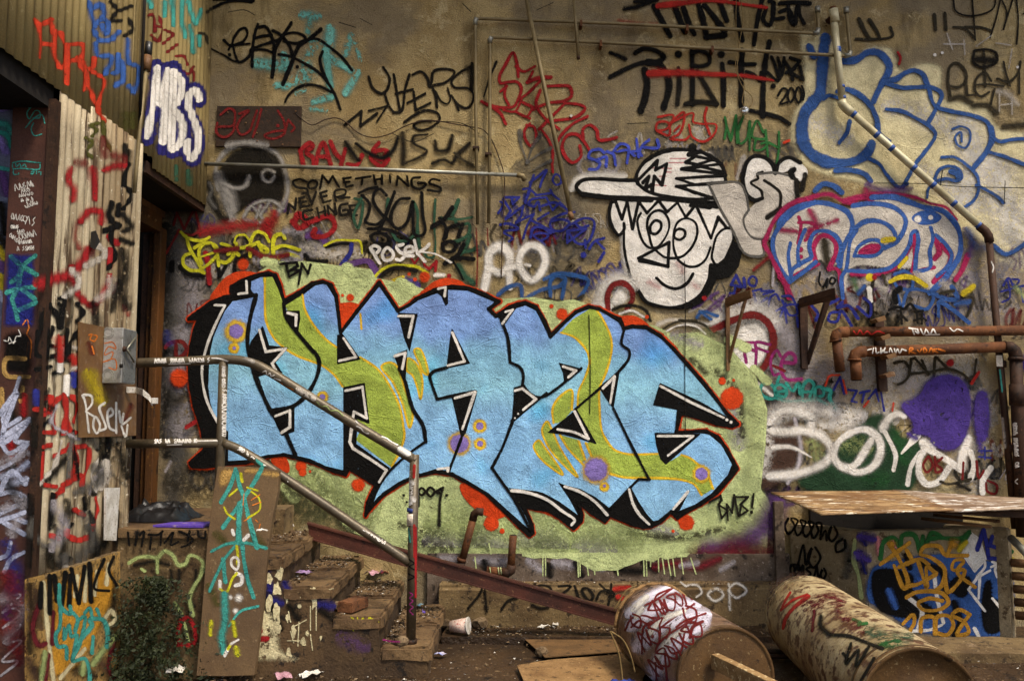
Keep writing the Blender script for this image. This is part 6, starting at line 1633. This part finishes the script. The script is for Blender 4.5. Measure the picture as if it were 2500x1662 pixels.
cg('thin red and teal drips of paint on the tin overhang', '''
T L1
te,44,.7,.35 s 1420,-10 1440,60; 1570,30 1570,150; 1640,-10 1660,240; 1740,0 1740,200 1770,350; 1800,20 1870,230 1920,100; 1820,250 1850,500; 1900,350 1910,430
rb,26,.4 s 1420,150 1460,140 1480,300; 1480,250 1540,260; 1520,160 1550,280 1510,400 1450,340; 1580,290 1650,330 1560,420; 1600,500 1690,430; 1690,540 1760,540 1790,620; 1700,640 1800,710 1850,640; 1850,690 1850,770
k3,24,.6 s 1910,320 1960,330 1990,420; 1980,120 2030,80
T L2
gg,50,.8,.4 s 1680,30 1690,150; 1800,80 1810,190
''')
cg('white block letters outlined in navy on the tin overhang', '''
T L1
nv,116,.3,.1 s 1500,640 1485,900 1410,1330; 1500,690 1530,1010 1600,670; 1600,670 1580,1000 1555,1420; 1660,650 1650,1050 1640,1450; 1660,680 1745,780 1720,960 1660,1040 1745,1160 1720,1390 1650,1450; 1905,960 1880,860 1815,880 1795,1000 1840,1130 1890,1250 1885,1450 1835,1540 1780,1460 1790,1340
w,62,.3,.2 s 1500,650 1480,900 1405,1300; 1500,700 1530,1000 1600,680; 1600,690 1580,1000 1555,1360; 1660,690 1650,1050 1640,1430; 1660,690 1735,780 1715,950 1660,1030 1735,1160 1715,1380 1650,1430; 1900,950 1875,875 1820,890 1800,1000 1840,1120 1885,1250 1880,1440 1830,1520 1790,1450 1795,1360
''')
cg('dark olive scribble at the join of the tin sheets', '''
T L1
ol,34,.5 s 930,1180 870,1200 920,1240 880,1300; 820,1320 880,1360 830,1450 880,1510; 980,1170 1000,1300 1060,1450
ol,76,1,.4,.6 s 1200,1110 1200,1200; 1280,1100 1270,1200
k2,50,.8 s 1230,1450 1220,1568; 1190,1400 1200,1480
rb,80,.9,.4,.7 s 980,1350 1000,1480; 1090,1490 1170,1520; 740,1550 800,1560
''')
cg('soft red curves sprayed on the whitewashed tin', '''
T L2
r,64,.8,.35,.9 s 680,50 650,130 700,250 690,340; 880,50 900,200 910,330; 1000,60 1100,20 1180,20
r,60,.7 s 780,540 850,450 970,470 970,560; 690,1000 720,1180 790,1300 880,1350 980,1250 1050,1080
r,90,.8 s 370,1150 500,1100 650,1060 780,940 840,830
r,44,1,.4,.7 s 740,550 720,700 750,800; 880,1350 890,1420; 1110,1150 1090,1220; 1190,1360 1220,1440
r,62,.5 s 1040,700 1120,760; 1050,830 1050,960
''')
cg('black vertical lettering down the right edge of the whitewashed tin', '''
T L2
k,32 s 1230,0 1190,180 1250,300 1180,430; 1110,590 1060,680 1100,900 1030,1000; 1180,200 1260,260
k,54,.5 s 1060,380 1040,500 1100,580; 1140,400 1130,480
k2,50,.8 s 1180,490 1250,600 1190,640; 1150,720 1250,760
k2,100,1,.42,.9 s 1170,850 1190,1000 1160,1200 1200,1350
k,60 p 1000,640 1130,590
''')
cg('black scrawl at the middle of the tin wall left of the rusty plate', '''
T L2
k,38 s 560,1290 620,1280 600,1360 560,1340; 470,1350 400,1450 390,1568; 470,1350 540,1450 550,1568; 590,1400 580,1568; 740,1340 790,1420 740,1500
T L3
k,38 s 360,40 350,260 430,280 450,100 430,0; 500,0 480,160 640,180; 640,20 620,300; 770,0 660,160 650,300; 480,280 600,250 650,310; 350,400 480,370
k,46,.6 s 480,880 360,950; 680,440 720,540; 520,430 600,400
k2,70,.9,.4 s 950,1150 1050,1080 1000,1200; 620,1250 500,1400 430,1480; 900,1568 960,1400 1000,1250
k2,90,1,.4,.9 s 1130,1130 1200,1400; 300,900 320,1100
b2,60,.9 s 690,450 700,540; 340,620 350,720
w,56,.8,.3 s 570,200 570,400; 640,480 630,620
r2,70,.9 s 560,100 570,300; 690,280 740,380
''')
cg('bright red dripping letters low on the tin wall', '''
T L3
r2,42 s 400,680 480,660 470,800 410,830; 340,780 400,780; 690,660 730,740 700,900; 640,850 680,1010 720,1000; 410,1000 500,1000
r2,48 s 600,640 520,720 510,1000; 600,640 640,800 600,1000
r2,40 s 410,1140 480,1120; 410,1200 400,1480 530,1520; 720,1140 830,1140 830,1300 780,1500; 510,1230 600,1180 680,1110
r2,52 s 700,1130 720,1300 680,1400; 610,1500 700,1440 760,1410
T L4
r2,42 s 430,50 510,-20; 420,360 470,380 560,320; 570,370 640,400 740,370; 620,150 690,190
r2,30 s 740,370 800,150 790,50
k,62,1,.35,.9 s 240,50 260,300 250,600; 400,460 420,600
k,42,.6 s 430,30 410,300; 690,60 700,140; 740,170 760,240; 590,270 570,290
k2,70,1 s 780,480 860,430; 500,600 560,560
''')
r_ = random.Random(5); gl = ['T N']
for k in range(34):
    x = r_.uniform(80, 300); y = r_.uniform(1000, 1390) if k < 22 else r_.uniform(560, 1000); L = r_.uniform(40, 120)
    gl.append('%s,%d,%.1f,.4,%.2f s %d,%d %d,%d %d,%d' % (r_.choice(['k', 'k2', 'gd', 'gv', 'k3', 'wd', 'k']), r_.choice([8, 14, 22]), r_.choice([.5, .8, 1.0]), r_.uniform(.5, .9), x, y, x + r_.gauss(0, 16), y + L * .5, x + r_.gauss(0, 24), y + L))
cg('smeared black, grey and white paint over the lower tin sheets', chr(10).join(gl))
# --- foundation below the tin
def fg(label, data): return graffiti('FB', found, label, data, 'graffiti_tag')
fg('yellow and cream paint over the low concrete foundation', '''
T L4
tan,20,.35,.50,.75 F 212,730 330,700 640,620 985,500 990,1000 990,1600 212,1600
k2,90,1,.5,.8 s 250,800 260,1000 240,1300; 900,700 940,900 920,1300; 600,1450 760,1520; 300,1480 350,1560
br,120,1,.5,.7 s 300,850 330,1100; 820,1400 900,1500; 240,1400 300,1540
yo,30,.8,.38 f 420,1000 450,760 600,700 760,640 940,640 930,900 830,1150 640,1450 430,1540
cr,40,.6,.4 s 360,750 390,1100 440,1560; 720,640 700,900; 800,660 780,850; 640,700 620,860; 900,600 880,760; 860,1060 920,980 950,1060 870,1120; 500,1540 700,1300
mar,44,.6 s 330,900 270,1130 320,1270 370,1260; 370,1568 400,1350; 940,1250 900,1450 960,1568; 440,1000 430,1250
lg2,50,.8 s 340,1560 370,1330; 770,1420 860,1300 950,1200; 680,1500 700,1400
k,54,.5 s 410,700 410,1000; 540,680 500,980; 740,600 750,900; 340,760 330,950; 580,700 570,940; 450,700 470,900
k,42,.4 p 590,640 650,920 700,620
k,30,.5 s 860,560 800,700 780,800 900,820; 940,540 900,650 970,780
''')
fg('teal looping tag on the yellow foundation', '''
T L4
te,36,.4 s 490,770 500,950 580,1010 580,950; 500,950 490,1130 460,1180 480,1280 540,1280 550,1380; 530,1130 530,1220 570,1100 590,1200 630,1180 600,1380; 650,1060 700,1030 660,1250 600,1400 700,1380 740,1500 740,1568; 700,1000 740,960 760,1030; 800,970 820,1020; 770,1200 760,1330; 600,1000 640,1050 620,1150
te,46,.5 s 680,1200 760,1100 740,1060 850,1060 890,1180 880,1280
''')
# --- far left opening: jamb and painted panel
def jg(label, data, surf='J'): return graffiti(surf, bld, label, data, 'graffiti_tag')
jg('thin teal name and white notes on the brown jamb', '''
T L1
te,13,.2,.1 s 160,950 230,910 300,950 290,1030 240,1010 260,960; 350,980 260,1080 280,1140 340,1060 380,1070 380,1130 320,1130; 240,1230 320,1140 400,1100 430,1180; 320,1180 300,1240 330,1300 400,1285; 120,1560 200,1545 390,1560
T L2
te,13,.2,.1 s 120,10 125,45 210,45 380,50 385,10; 150,0 160,30 190,0 200,30 240,5 250,30; 130,60 130,100 180,100 180,90; 300,80 330,70 310,100 300,95; 350,75 350,95; 370,80 395,80 390,105
%s
''' % chr(10).join('w,9,.2,.1 s ' + scrawl(*q) for q in [(140, 230, 310, 190, 60, 1), (170, 262, 290, 250, 36, 2), (185, 305, 305, 285, 30, 3), (205, 350, 315, 330, 28, 4), (255, 380, 320, 352, 26, 5), (245, 415, 355, 372, 30, 6), (115, 500, 260, 530, 60, 7), (250, 540, 360, 560, 80, 8), (110, 605, 175, 602, 34, 9), (165, 655, 250, 640, 34, 10), (190, 700, 345, 660, 60, 11), (100, 680, 175, 735, 40, 12), (185, 752, 290, 742, 34, 13), (165, 812, 325, 806, 40, 14)]))
jg('teal slashes on a blue painted part of the brown jamb', '''
T L2
b2,50,.8,.38 F 60,850 345,850 340,1568 20,1568
te,52,.4,.35 s 110,890 200,970 350,1060; 340,880 230,970 180,1080 110,1130; 200,1010 170,1200 120,1290 150,1400 170,1490; 70,1230 200,1190 340,1180; 200,1190 330,1290; 180,1400 340,1330
ora,14 s 220,1540 260,1490 280,1568
T L3
ora,14 s 280,0 260,60 300,130 290,290; 250,300 270,140
k,60,1,.3,.9 f 40,50 300,40 330,150 300,420 60,440 20,250
w,12 s 40,120 80,130 90,90 130,150 160,80 200,80 180,20; 90,150 150,130
''')
jg('tan, red and lilac paint strokes low on the brown jamb', '''
T L3
tan,52,.3 s 240,300 60,300 60,450 280,470; 20,590 20,760; 220,570 200,700
r,80,.9 s 230,650 230,820; 110,1100 120,1230
k2,110,1,.4,.9 s 100,780 130,880; 120,1350 60,1450
lav,48,.4,.3 s 190,480 120,680 30,860 50,940 190,870; 50,940 30,1100 170,990 280,880; 280,880 150,1080 240,1100; 0,1080 90,1200 260,1100 120,1280 0,1350
lav,70,.9,.45 s 0,1430 120,1400 260,1300; 30,1520 250,1450
T L4
lav,46,.4 s 0,20 100,0 210,60 0,180; 0,240 100,210 210,250; 20,240 200,350
lav,38,.4 s 90,420 60,520 0,550; 40,660 90,560 200,500
r2,120,1,.4,.5 s 60,700 150,900; 60,1100 140,1300
gv,22,.4 s 20,900 100,860 170,850 100,930 20,1000 100,960 170,1000 20,1130 90,1080 170,1100 30,1250 180,1230 20,1400 150,1400 10,1520
''')
jg('layers of dark blue, grey and red paint along the jamb', '''
T N
k2,30,1,.45,.7 s 30,860 60,900 50,960; 20,1180 60,1240
b2,40,1,.5,.6 s 20,1330 40,1420 20,1500; 40,640 60,760
gv,30,.9,.5,.6 s 10,1240 60,1220 30,1300; 0,1130 60,1110; 10,1460 60,1480 20,1560
mar,60,1,.5,.6 s 30,1420 40,1600
lav,14,.4,.35 s 0,1010 40,960 10,1060 62,1030; 0,1200 30,1150 62,1180; 5,1270 60,1250
''')
jg('turquoise and violet swirls on the panel behind the jamb', '''
T L1
te,90,.9,.4 s -20,900 60,940 130,900; -20,1180 60,1200 130,1300
pl,90,.9,.35 s 20,1040 90,1020; 0,1330 60,1450 110,1420
tb,60,.8 s -20,1260 60,1290 120,1440
T L2
pm,120,1,.3 s 30,120 60,260; 0,940 40,1000
te,40 s 0,40 100,60
ye,70,.9 s 0,800 40,900; 10,1080 20,1220
k2,120,1 s 20,420 40,640; 0,700 40,760
lav,60,.9 s 0,1230 20,1300
''', 'JP')
graffiti('PP', pl, 'white bubbly tag and yellow stain on the rusty sheet', '''
T L3
ye,160,1,.45,.8 s 860,450 900,560 960,690
rb,60,1,.4,.6 s 1190,900 1250,750; 850,150 880,240
ora,16 s 850,70 880,60 860,110 900,130; 900,70 930,80 910,120; 880,180 900,250
w,25 s 800,640 870,650 880,720 820,800; 790,650 810,700 850,1000; 820,800 900,850; 1000,720 950,760 980,860 1010,960 960,980; 1110,720 1110,1000; 1140,800 1150,900; 1180,820 1170,920 1250,860; 1160,940 1200,1040 1220,930; 1030,860 1080,820 1060,770 1030,800 1050,960 1090,980
w,25 o 910,850 890,940 925,1010 955,930
''')
graffiti('EB', eb, 'orange scribble on the side of the switch box', '''
T L3
ora,12,.2 s 1000,150 1080,140 1110,200 1040,180 1000,260 1080,230 1060,300 980,330 1100,300 1110,400 1040,380
''')
graffiti('SG', sg, 'rusty red scrawled letters on the plate', '''
T A
rb,26,.3,.25 s 150,1100 230,1040 280,1060 290,1140 270,1200 140,1215; 120,1180 110,1260 160,1310 230,1300 280,1240 280,1190; 330,1090 420,1060 340,1140 310,1230 350,1290 430,1250 460,1170 500,1060; 540,1050 500,1200 460,1310; 700,1060 760,1170 760,1280 640,1330 570,1300 660,1260 760,1250; 800,1150 860,1230 830,1260; 770,1240 800,1150
rb d 700,1205,18
g,60,1,.3,.9 s 220,1390 400,1365 590,1390
''')
# --- landing front, board, stairs
graffiti('LFP', st, 'black script and lime loops on the front of the landing', '''
T K1
k,26,.4 s 50,780 60,900; 140,780 120,900; 160,800 200,770 180,910; 250,800 340,800 380,770; 270,830 260,940; 370,780 360,900; 400,880 480,780 460,900 530,870; 540,770 610,800 670,850 620,900 560,920; 640,770 620,860; 720,770 730,820 790,830 790,770
k2,46,.9 s 120,1090 300,1060 430,1090; 460,1150 480,1300; 540,1150 540,1250; 700,1150 690,1280; 620,1380 680,1480
lg2,42,.6,.3 s 60,1070 150,1020 250,1010 330,1020 400,960 480,1000 530,1090 600,1080 640,1000 720,1020 770,1080 740,1200 680,1300 640,1400 670,1568; 180,1130 210,1150; 330,1040 330,1160; 500,1450 560,1560; 350,1270 410,1290
T L4
r,44,.5 s 1480,1250 1480,1130 1530,1040 1590,1080 1620,1180 1600,1260 1480,1262
lg2,26 s 1530,1090 1560,1230
''', 'graffiti_tag')
graffiti('BD', lb, 'turquoise, yellow and white scrawls on the board', '''
T K1
tan,20,.7,.35 f 930,175 1090,175 1060,280 1000,340 920,350
tan,60,.9,.5 s 1340,210 1470,230; 1190,190 1280,190
ol,90,1,.45,.6 s 900,800 960,860; 830,1300 900,1450; 1250,820 1330,900
te,46,.35,.3 s 1080,180 1030,330 940,490; 1090,200 1120,340 1160,450 1200,620 1280,920; 1330,170 1240,330 1160,450 1110,560; 1110,520 960,730; 960,1040 980,1250; 1140,870 1160,1050 1200,1250 1250,1400
te,64,.4,.3 s 1120,510 1110,700 1110,870
te,36,.5,.35 s 850,960 1000,890 1180,880 1370,930; 1110,870 970,1040 900,1180 830,1340
y,38,.4 s 1130,220 1140,290
y,22,.6 s 1020,430 1090,370; 1230,390 1300,450 1310,560 1200,640; 970,540 1000,600 1070,650; 1190,350 1290,380
y,30 s 1090,910 1100,1000 1095,1080
ora,10,.2 s 1160,410 1150,520; 1230,470 1310,420; 1240,520 1320,490; 1160,670 1200,650; 1270,660 1290,680; 1300,750 1315,700
w,26 o 1045,1030 1040,1090 1090,1135 1112,1060 1080,1015
w,40,.5 s 1090,1170 1140,1200 1130,1270 1080,1285; 930,1250 930,1320; 1050,760 1060,800; 1160,850 1200,810
y,28 s 930,1320 990,1350 1050,1220 1090,1170
w,0,.8 d 1110,1405,34 1030,1400,20 1080,1530,24
T K2
te,72,.7,.35 s 270,740 270,1000 240,1150 260,1290
te,26 s 310,1040 420,900 590,850
y,50,.8,.45 s 350,1000 370,1130; 140,1000 130,1120; 380,1250 390,1310
w,34,.4 s 270,1320 300,1260
y,30 s 300,1260 330,1210
w,26,.5 s 330,1210 400,1170
''', 'graffiti_tag')
graffiti('SF', st, 'cream paint splashes with navy smears on the side of the stairs', '''
T K2
nv,84,.9,.35 s 650,480 700,690; 850,640 900,740; 1170,830 1290,850; 660,760 800,820
k2,80,1,.4,.9 s 640,760 760,960 800,1060; 900,860 960,960; 1200,900 1350,1000
cr,40,.9,.50 f 570,900 700,900 800,1000 820,1250 960,1330 1000,1370 700,1385 560,1370 540,1150
%s
cr,11,.2,.1 s 1090,850 1090,1080; 1145,860 1145,1080; 880,900 900,1000; 980,1000 970,1230; 1200,710 1310,680; 900,1090 930,1200; 940,1040 1050,980; 870,1180 990,1180; 1090,1120 1110,1270
cr,30,.4 d 985,745,26 985,850,20 1020,1190,28 1060,1110,18
r,62,.5 s 580,1010 600,1080; 560,1160 670,1160
y,16,.3 s 1480,955 1500,970 1500,1080; 1540,960 1550,1020; 1580,1060 1590,960 1610,1000; 1650,960 1640,1030; 1665,960 1660,1040; 1680,970 1740,1000
mg2,22,.5 s 1790,1170 1860,1185 1940,1190
pm,150,1,.5,.4 s 1400,1150 1600,1250
''' % chr(10).join('cr,8,.3,.34 f ' + splat(*q) for q in [(700, 590, 60, 1), (800, 540, 70, 2), (770, 680, 60, 3), (690, 820, 80, 4), (760, 900, 80, 5), (1110, 740, 80, 6), (1130, 820, 50, 7), (640, 960, 60, 8), (780, 1060, 60, 9), (860, 760, 40, 10), (930, 1080, 46, 11), (1020, 1190, 40, 12), (660, 1120, 50, 13), (720, 1250, 60, 14), (880, 1290, 50, 15), (985, 745, 36, 16), (600, 1300, 40, 17), (1060, 1110, 26, 18), (870, 960, 30, 19), (1190, 1150, 20, 20)]), 'paint_splash')
# --- bin
graffiti('BF', cb, 'blue and black bubble letters with a yellow tag and year on the bin front', '''
T R5
b,60,.6,.26 f 705,720 760,640 900,600 1080,560 1300,540 1450,560 1700,600 1850,660 1855,1180 1750,1230 1400,1210 1100,1190 800,1000 700,940
k,20,.5,.15 f 745,690 900,660 1080,720 1090,860 1300,1040 1130,1090 780,1000
k,20,.5,.15 f 1340,800 1420,720 1540,740 1500,900 1430,920
k,20,.5,.15 f 1640,760 1700,760 1720,900 1850,900 1840,1080 1740,1200 1640,1190 1600,1050
k,70,.7,.2 s 1150,640 1300,700 1330,900; 1400,950 1440,1100 1400,1190; 1020,580 1040,660
bl,50,.7 s 880,850 930,980; 1120,760 1150,800
w,14,.4,.2 F 1460,560 1520,380 1600,440 1650,600 1560,700
pk,50,1 s 790,440 800,560; 920,450 930,490
pu,90,.9,.4 s 660,420 740,440; 640,560 700,600
gr,42 s 810,590 840,460 920,430 960,500; 970,500 990,410 1080,410 1130,540 1150,420; 1180,470 1220,390 1290,420 1200,440; 1290,430 1460,430 1520,380 1440,500; 1780,440 1840,460; 1790,520 1850,540
ye,50,.8 s 1490,470 1440,520; 1790,600 1850,600; 1830,940 1850,910
w,36,.4 s 1030,900 1140,1010 1110,1160; 1240,740 1260,900 1310,1100; 1560,1150 1590,1210
w,24,.3 s 1070,1170 1200,1160 1300,1120; 1600,740 1590,910; 1560,640 1630,600 1640,660 1580,740 1680,690; 1700,620 1740,640 1720,680 1740,740; 1700,910 1760,980; 1740,640 1690,660
w,24,.3 p 1600,720 1510,840 1640,1010
b2,36 p 1580,520 1630,370 1650,450 1670,590 1760,600 1770,500; 1700,420 1680,490 1740,510
yo,36,.3,.12 s 810,640 1040,470; 880,480 960,600 1030,800 1000,830 920,650; 1020,530 1060,600; 960,660 1130,600 1190,640; 1110,620 1180,820 1180,660 1250,710; 1030,810 1100,800 1250,720; 1500,570 1320,560 1280,500 1160,500 1130,560 1200,580 1320,680 1300,800 1250,850; 1340,570 1380,470; 1320,700 1350,860 1480,690 1380,680 1400,610 1470,610 1420,700 1560,820; 1020,900 1100,860 1300,870 1350,940 1300,990 1150,1000 1110,950 1200,910 1300,930; 990,1110 1070,1040 1080,1100 1050,1160; 1130,1170 1140,1070 1230,1060 1240,1190; 1250,1190 1260,1060 1350,1050 1390,1120 1340,1200 1250,1180; 1520,1040 1440,1000 1380,1040 1480,1100 1510,1180 1420,1200 1480,1090 1520,1040
yo,60,.9 d 900,480,30 1390,480,40
''', 'graffiti_letters')
graffiti('BL', cb, 'black tags and a pale green drip on the shaded side of the bin', '''
T R5
gd,90,1,.4,.7 s 500,440 560,560 540,720
k,22,.4 s %s; %s; %s; %s
lg,40,.4,.2 s 610,450 600,600 640,740 660,900
b2,50,1,.4 s 650,420 690,480; 660,600 690,700
''' % (scrawl(70, 330, 460, 400, 130, 61), scrawl(70, 560, 470, 600, 170, 62), scrawl(100, 680, 400, 720, 90, 63), scrawl(480, 480, 590, 560, 120, 64)), 'graffiti_tag')
# --- tanks
graffiti('T1', t1, 'white paint with thin red scrawls on the lilac tank', '''
T R4
lil,100,.6,.36 s 380,920 520,790 780,680 870,665
lil,140,.6,.4 s 400,1040 700,850 1000,830
lil,170,.7,.42 s 470,1230 700,1030 1080,950
lil,150,.7,.42 s 600,1500 760,1260 1080,1010
rb,22,.3 s 340,1080 400,970 500,940 600,970 670,1060 670,1180; 530,840 620,800 790,680; 560,890 640,890 740,870 700,960 600,960; 690,1050 820,950 1000,830; 830,1050 900,1000 1110,920; 640,1568 640,1250 720,1150 870,1050 1010,960; 740,1568 730,1230 790,1300 870,1280 900,1150 930,1020 1000,960; 620,800 640,750 760,690; 560,880 600,800; 500,1300 520,1050 590,1000; 400,1050 480,990 560,1030
rb,36,.4 s 960,1150 990,1050 1080,1000; 560,1030 600,1140
w,60,.7,.4 s 420,880 540,770; 450,950 500,880; 560,1120 700,980 900,900; 640,1350 760,1180 900,1080
rb,20,.3 s %s; %s; %s
''' % (scrawl(420, 1000, 900, 760, 150, 71), scrawl(480, 1200, 1000, 900, 190, 72), scrawl(600, 1450, 1000, 1080, 180, 73)), 'graffiti_tag')
graffiti('T2', t2, 'red strokes and black scribble on the cream tank', '''
T R4
mar,130,1,.5,.8 s 2100,850 2300,760 2400,800
mar,40,.8 s 2130,1080 2150,900
br,90,1,.5,.8 s 1750,680 1850,600 2050,560; 1720,800 1740,740
r2,26,.3 s 1830,890 1870,800 1920,720; 1830,890 1950,790 2080,740
r2,30>50,.4 s 1850,1060 1880,960 1960,860 2090,760
T R5
gr,30,.6 s 600,1080 650,1100; 640,1120 700,1110
gg,120,1,.5,.8 s 740,1180 900,1240 1020,1220
gr,70,1,.5,.7 s 820,1280 960,1260
mar,110,1,.52,.8 s 230,960 400,960 520,1060; 560,1080 640,1160
k2,44,.9 s 340,1060 340,1130 400,1190
k2,30,.6 s 420,1200 560,1210 700,1260 830,1310; 520,1350 560,1400; 580,1270 540,1430 640,1320 620,1450 720,1300; 760,1390 700,1500 660,1560
''', 'graffiti_tag')
# --- writing on rails and rusty pipes
for nm, a, b, r_ in (('Ra', PY(333, 886, YR), PY(545, 877, YR), .0286), ('Rb', PY(308, 1083, YR), PY(545, 1081, YR), .0271), ('Rc', PY(665, 911, YR), PY(1015, 1124, YR), .0286), ('Rd', PY(590, 1100, YR), PY(985, 1362, YR), .0271), ('Re', pa, Vector((pa.x - .004, YR, .82)), .0271), ('Rf', pb, pc, .0281),
                     ('Pa', rp(2062, 810), rp(2290, 809), .0361), ('Pb', rp(2108, 858), rp(2290, 853), .0386), ('Pc', rp(2484, 1000), rp(2497, 1310), .0421), ('Pd', D[3], D[4], .0246)):
    cyl_surf(nm, a, b, r_)
rg = lambda s, lab, d, par=None: graffiti(s, par or rail, lab, d, 'scribble')
rg('Ra', None, '''
T L3
w,11,.2,.1 s %s; 1620,347 1820,343; 2030,290 2100,295 2180,320
''' % scrawl(1480, 318, 1990, 308, 40, 21))
rg('Rb', None, '''
T L3
w,11,.2,.1 s %s; 1600,1120 1740,1115; 1900,1082 2100,1078
''' % scrawl(1440, 1085, 1880, 1080, 36, 22))
rg('Re', None, '''
T L3
w,10,.2,.1 s %s; %s; %s
''' % (scrawl(2140, 340, 2140, 560, 30, 23), scrawl(2150, 590, 2150, 720, 34, 24), scrawl(2150, 730, 2150, 1030, 50, 25)))
rg('Rc', None, '''
T M1
w,12,.2,.1 s 790,1050 820,1040 830,1080 860,1060 870,1090 900,1080; 900,1110 960,1130; 1680,1520 1700,1540
ora,12 s 970,1160 1000,1190 1040,1200 1080,1220
wd,60,.9,.4 s 1130,1220 1190,1260 1270,1300
wd,40,.9,.4 s 620,930 700,950
T M2
lg2,12 s 1310,240 1350,280 1400,280 1440,320 1500,320 1560,370
w,13,.2 s 1690,470 1730,490 1760,530 1800,540; 1930,570 1980,590 2020,620 2080,650
w,60,.8,.3 s 2110,690 2180,730
''')
rg('Rd', None, '''
T M2
w,11,.2,.1 s 990,930 1050,960 1030,1000; 1100,1010 1140,1060; 1150,1010 1180,1060 1220,1040; 1250,1080 1290,1110; %s; %s
te,76,.4,.2 s 750,800 790,830
w,14 s 800,840 880,850
ora,12,.2 s 1280,1140 1340,1150 1380,1210 1440,1200 1480,1260 1560,1270 1620,1340
w,12 s 1340,1120 1400,1170 1470,1210 1500,1240
''' % (scrawl(560, 680, 720, 770, 36, 26), scrawl(1760, 1440, 1960, 1580, 44, 27)))
rg('Rf', None, '''
T M4
w,10,.2,.1 s %s; %s
r2,26,.3 s 438,690 432,800; 436,1260 440,1560
te,20,.6 s 380,1290 400,1420
w,40,.8,.3 s 390,840 420,860; 410,1000 430,1020
T K2
k,16 s 2030,400 2080,440 2040,470 2080,500; 2030,540 2080,570 2030,600
mg2,12 s 2040,720 2070,740 2040,770 2070,800 2040,830 2070,860 2040,890 2070,930
r,24 s 2096,100 2096,760
''' % (scrawl(385, 740, 385, 860, 34, 28), scrawl(400, 870, 400, 1080, 44, 29)))
rg('Pa', None, '''
T I
r2,15,.3 s 1310,660 1340,690 1370,650 1400,690 1440,660 1480,690 1540,660 1600,680
w,14,.2,.1 s 1840,630 1910,640; 1870,640 1890,690; 1920,640 1930,680 1900,660; 1950,640 1980,690 2000,640; 2010,650 2040,690 2070,640 2100,690; 2000,695 2130,690
w,11,.2 s 2230,630 2270,660 2300,640 2352,660
''', None)
rg('Pb', None, '''
T I
w,13,.2,.1 s 1440,840 1480,830; 1500,820 1490,870; 1520,820 1530,870 1550,860; 1570,820 1570,870 1590,840; 1610,820 1600,860 1630,860; 1650,860 1660,820 1680,860; 1700,830 1710,870 1730,830 1750,870 1770,830; 1770,830 1810,845
ora,14,.2,.1 s 1840,870 1850,820 1880,830 1850,850 1900,870; 1920,840 1940,860 1960,830; 1980,820 1980,860 2010,850 1990,820; 2030,860 2050,820 2070,860; 2100,830 2060,840 2110,860; 2120,830 2180,850
''', None)
rg('Pc', None, '''
T J
w,11,.2,.1 s %s; 2300,1070 2280,1090 2300,1110
''' % scrawl(2278, 600, 2298, 960, 30, 30), None)
rg('Pd', None, '''
T H
w,14,.4 s 2040,1250 2060,1300 2050,1350
T J
te,16,.5 s 2140,60 2150,110; 2150,150 2170,330
wd,30,.9,.4 s 2170,560 2190,800
''', None)
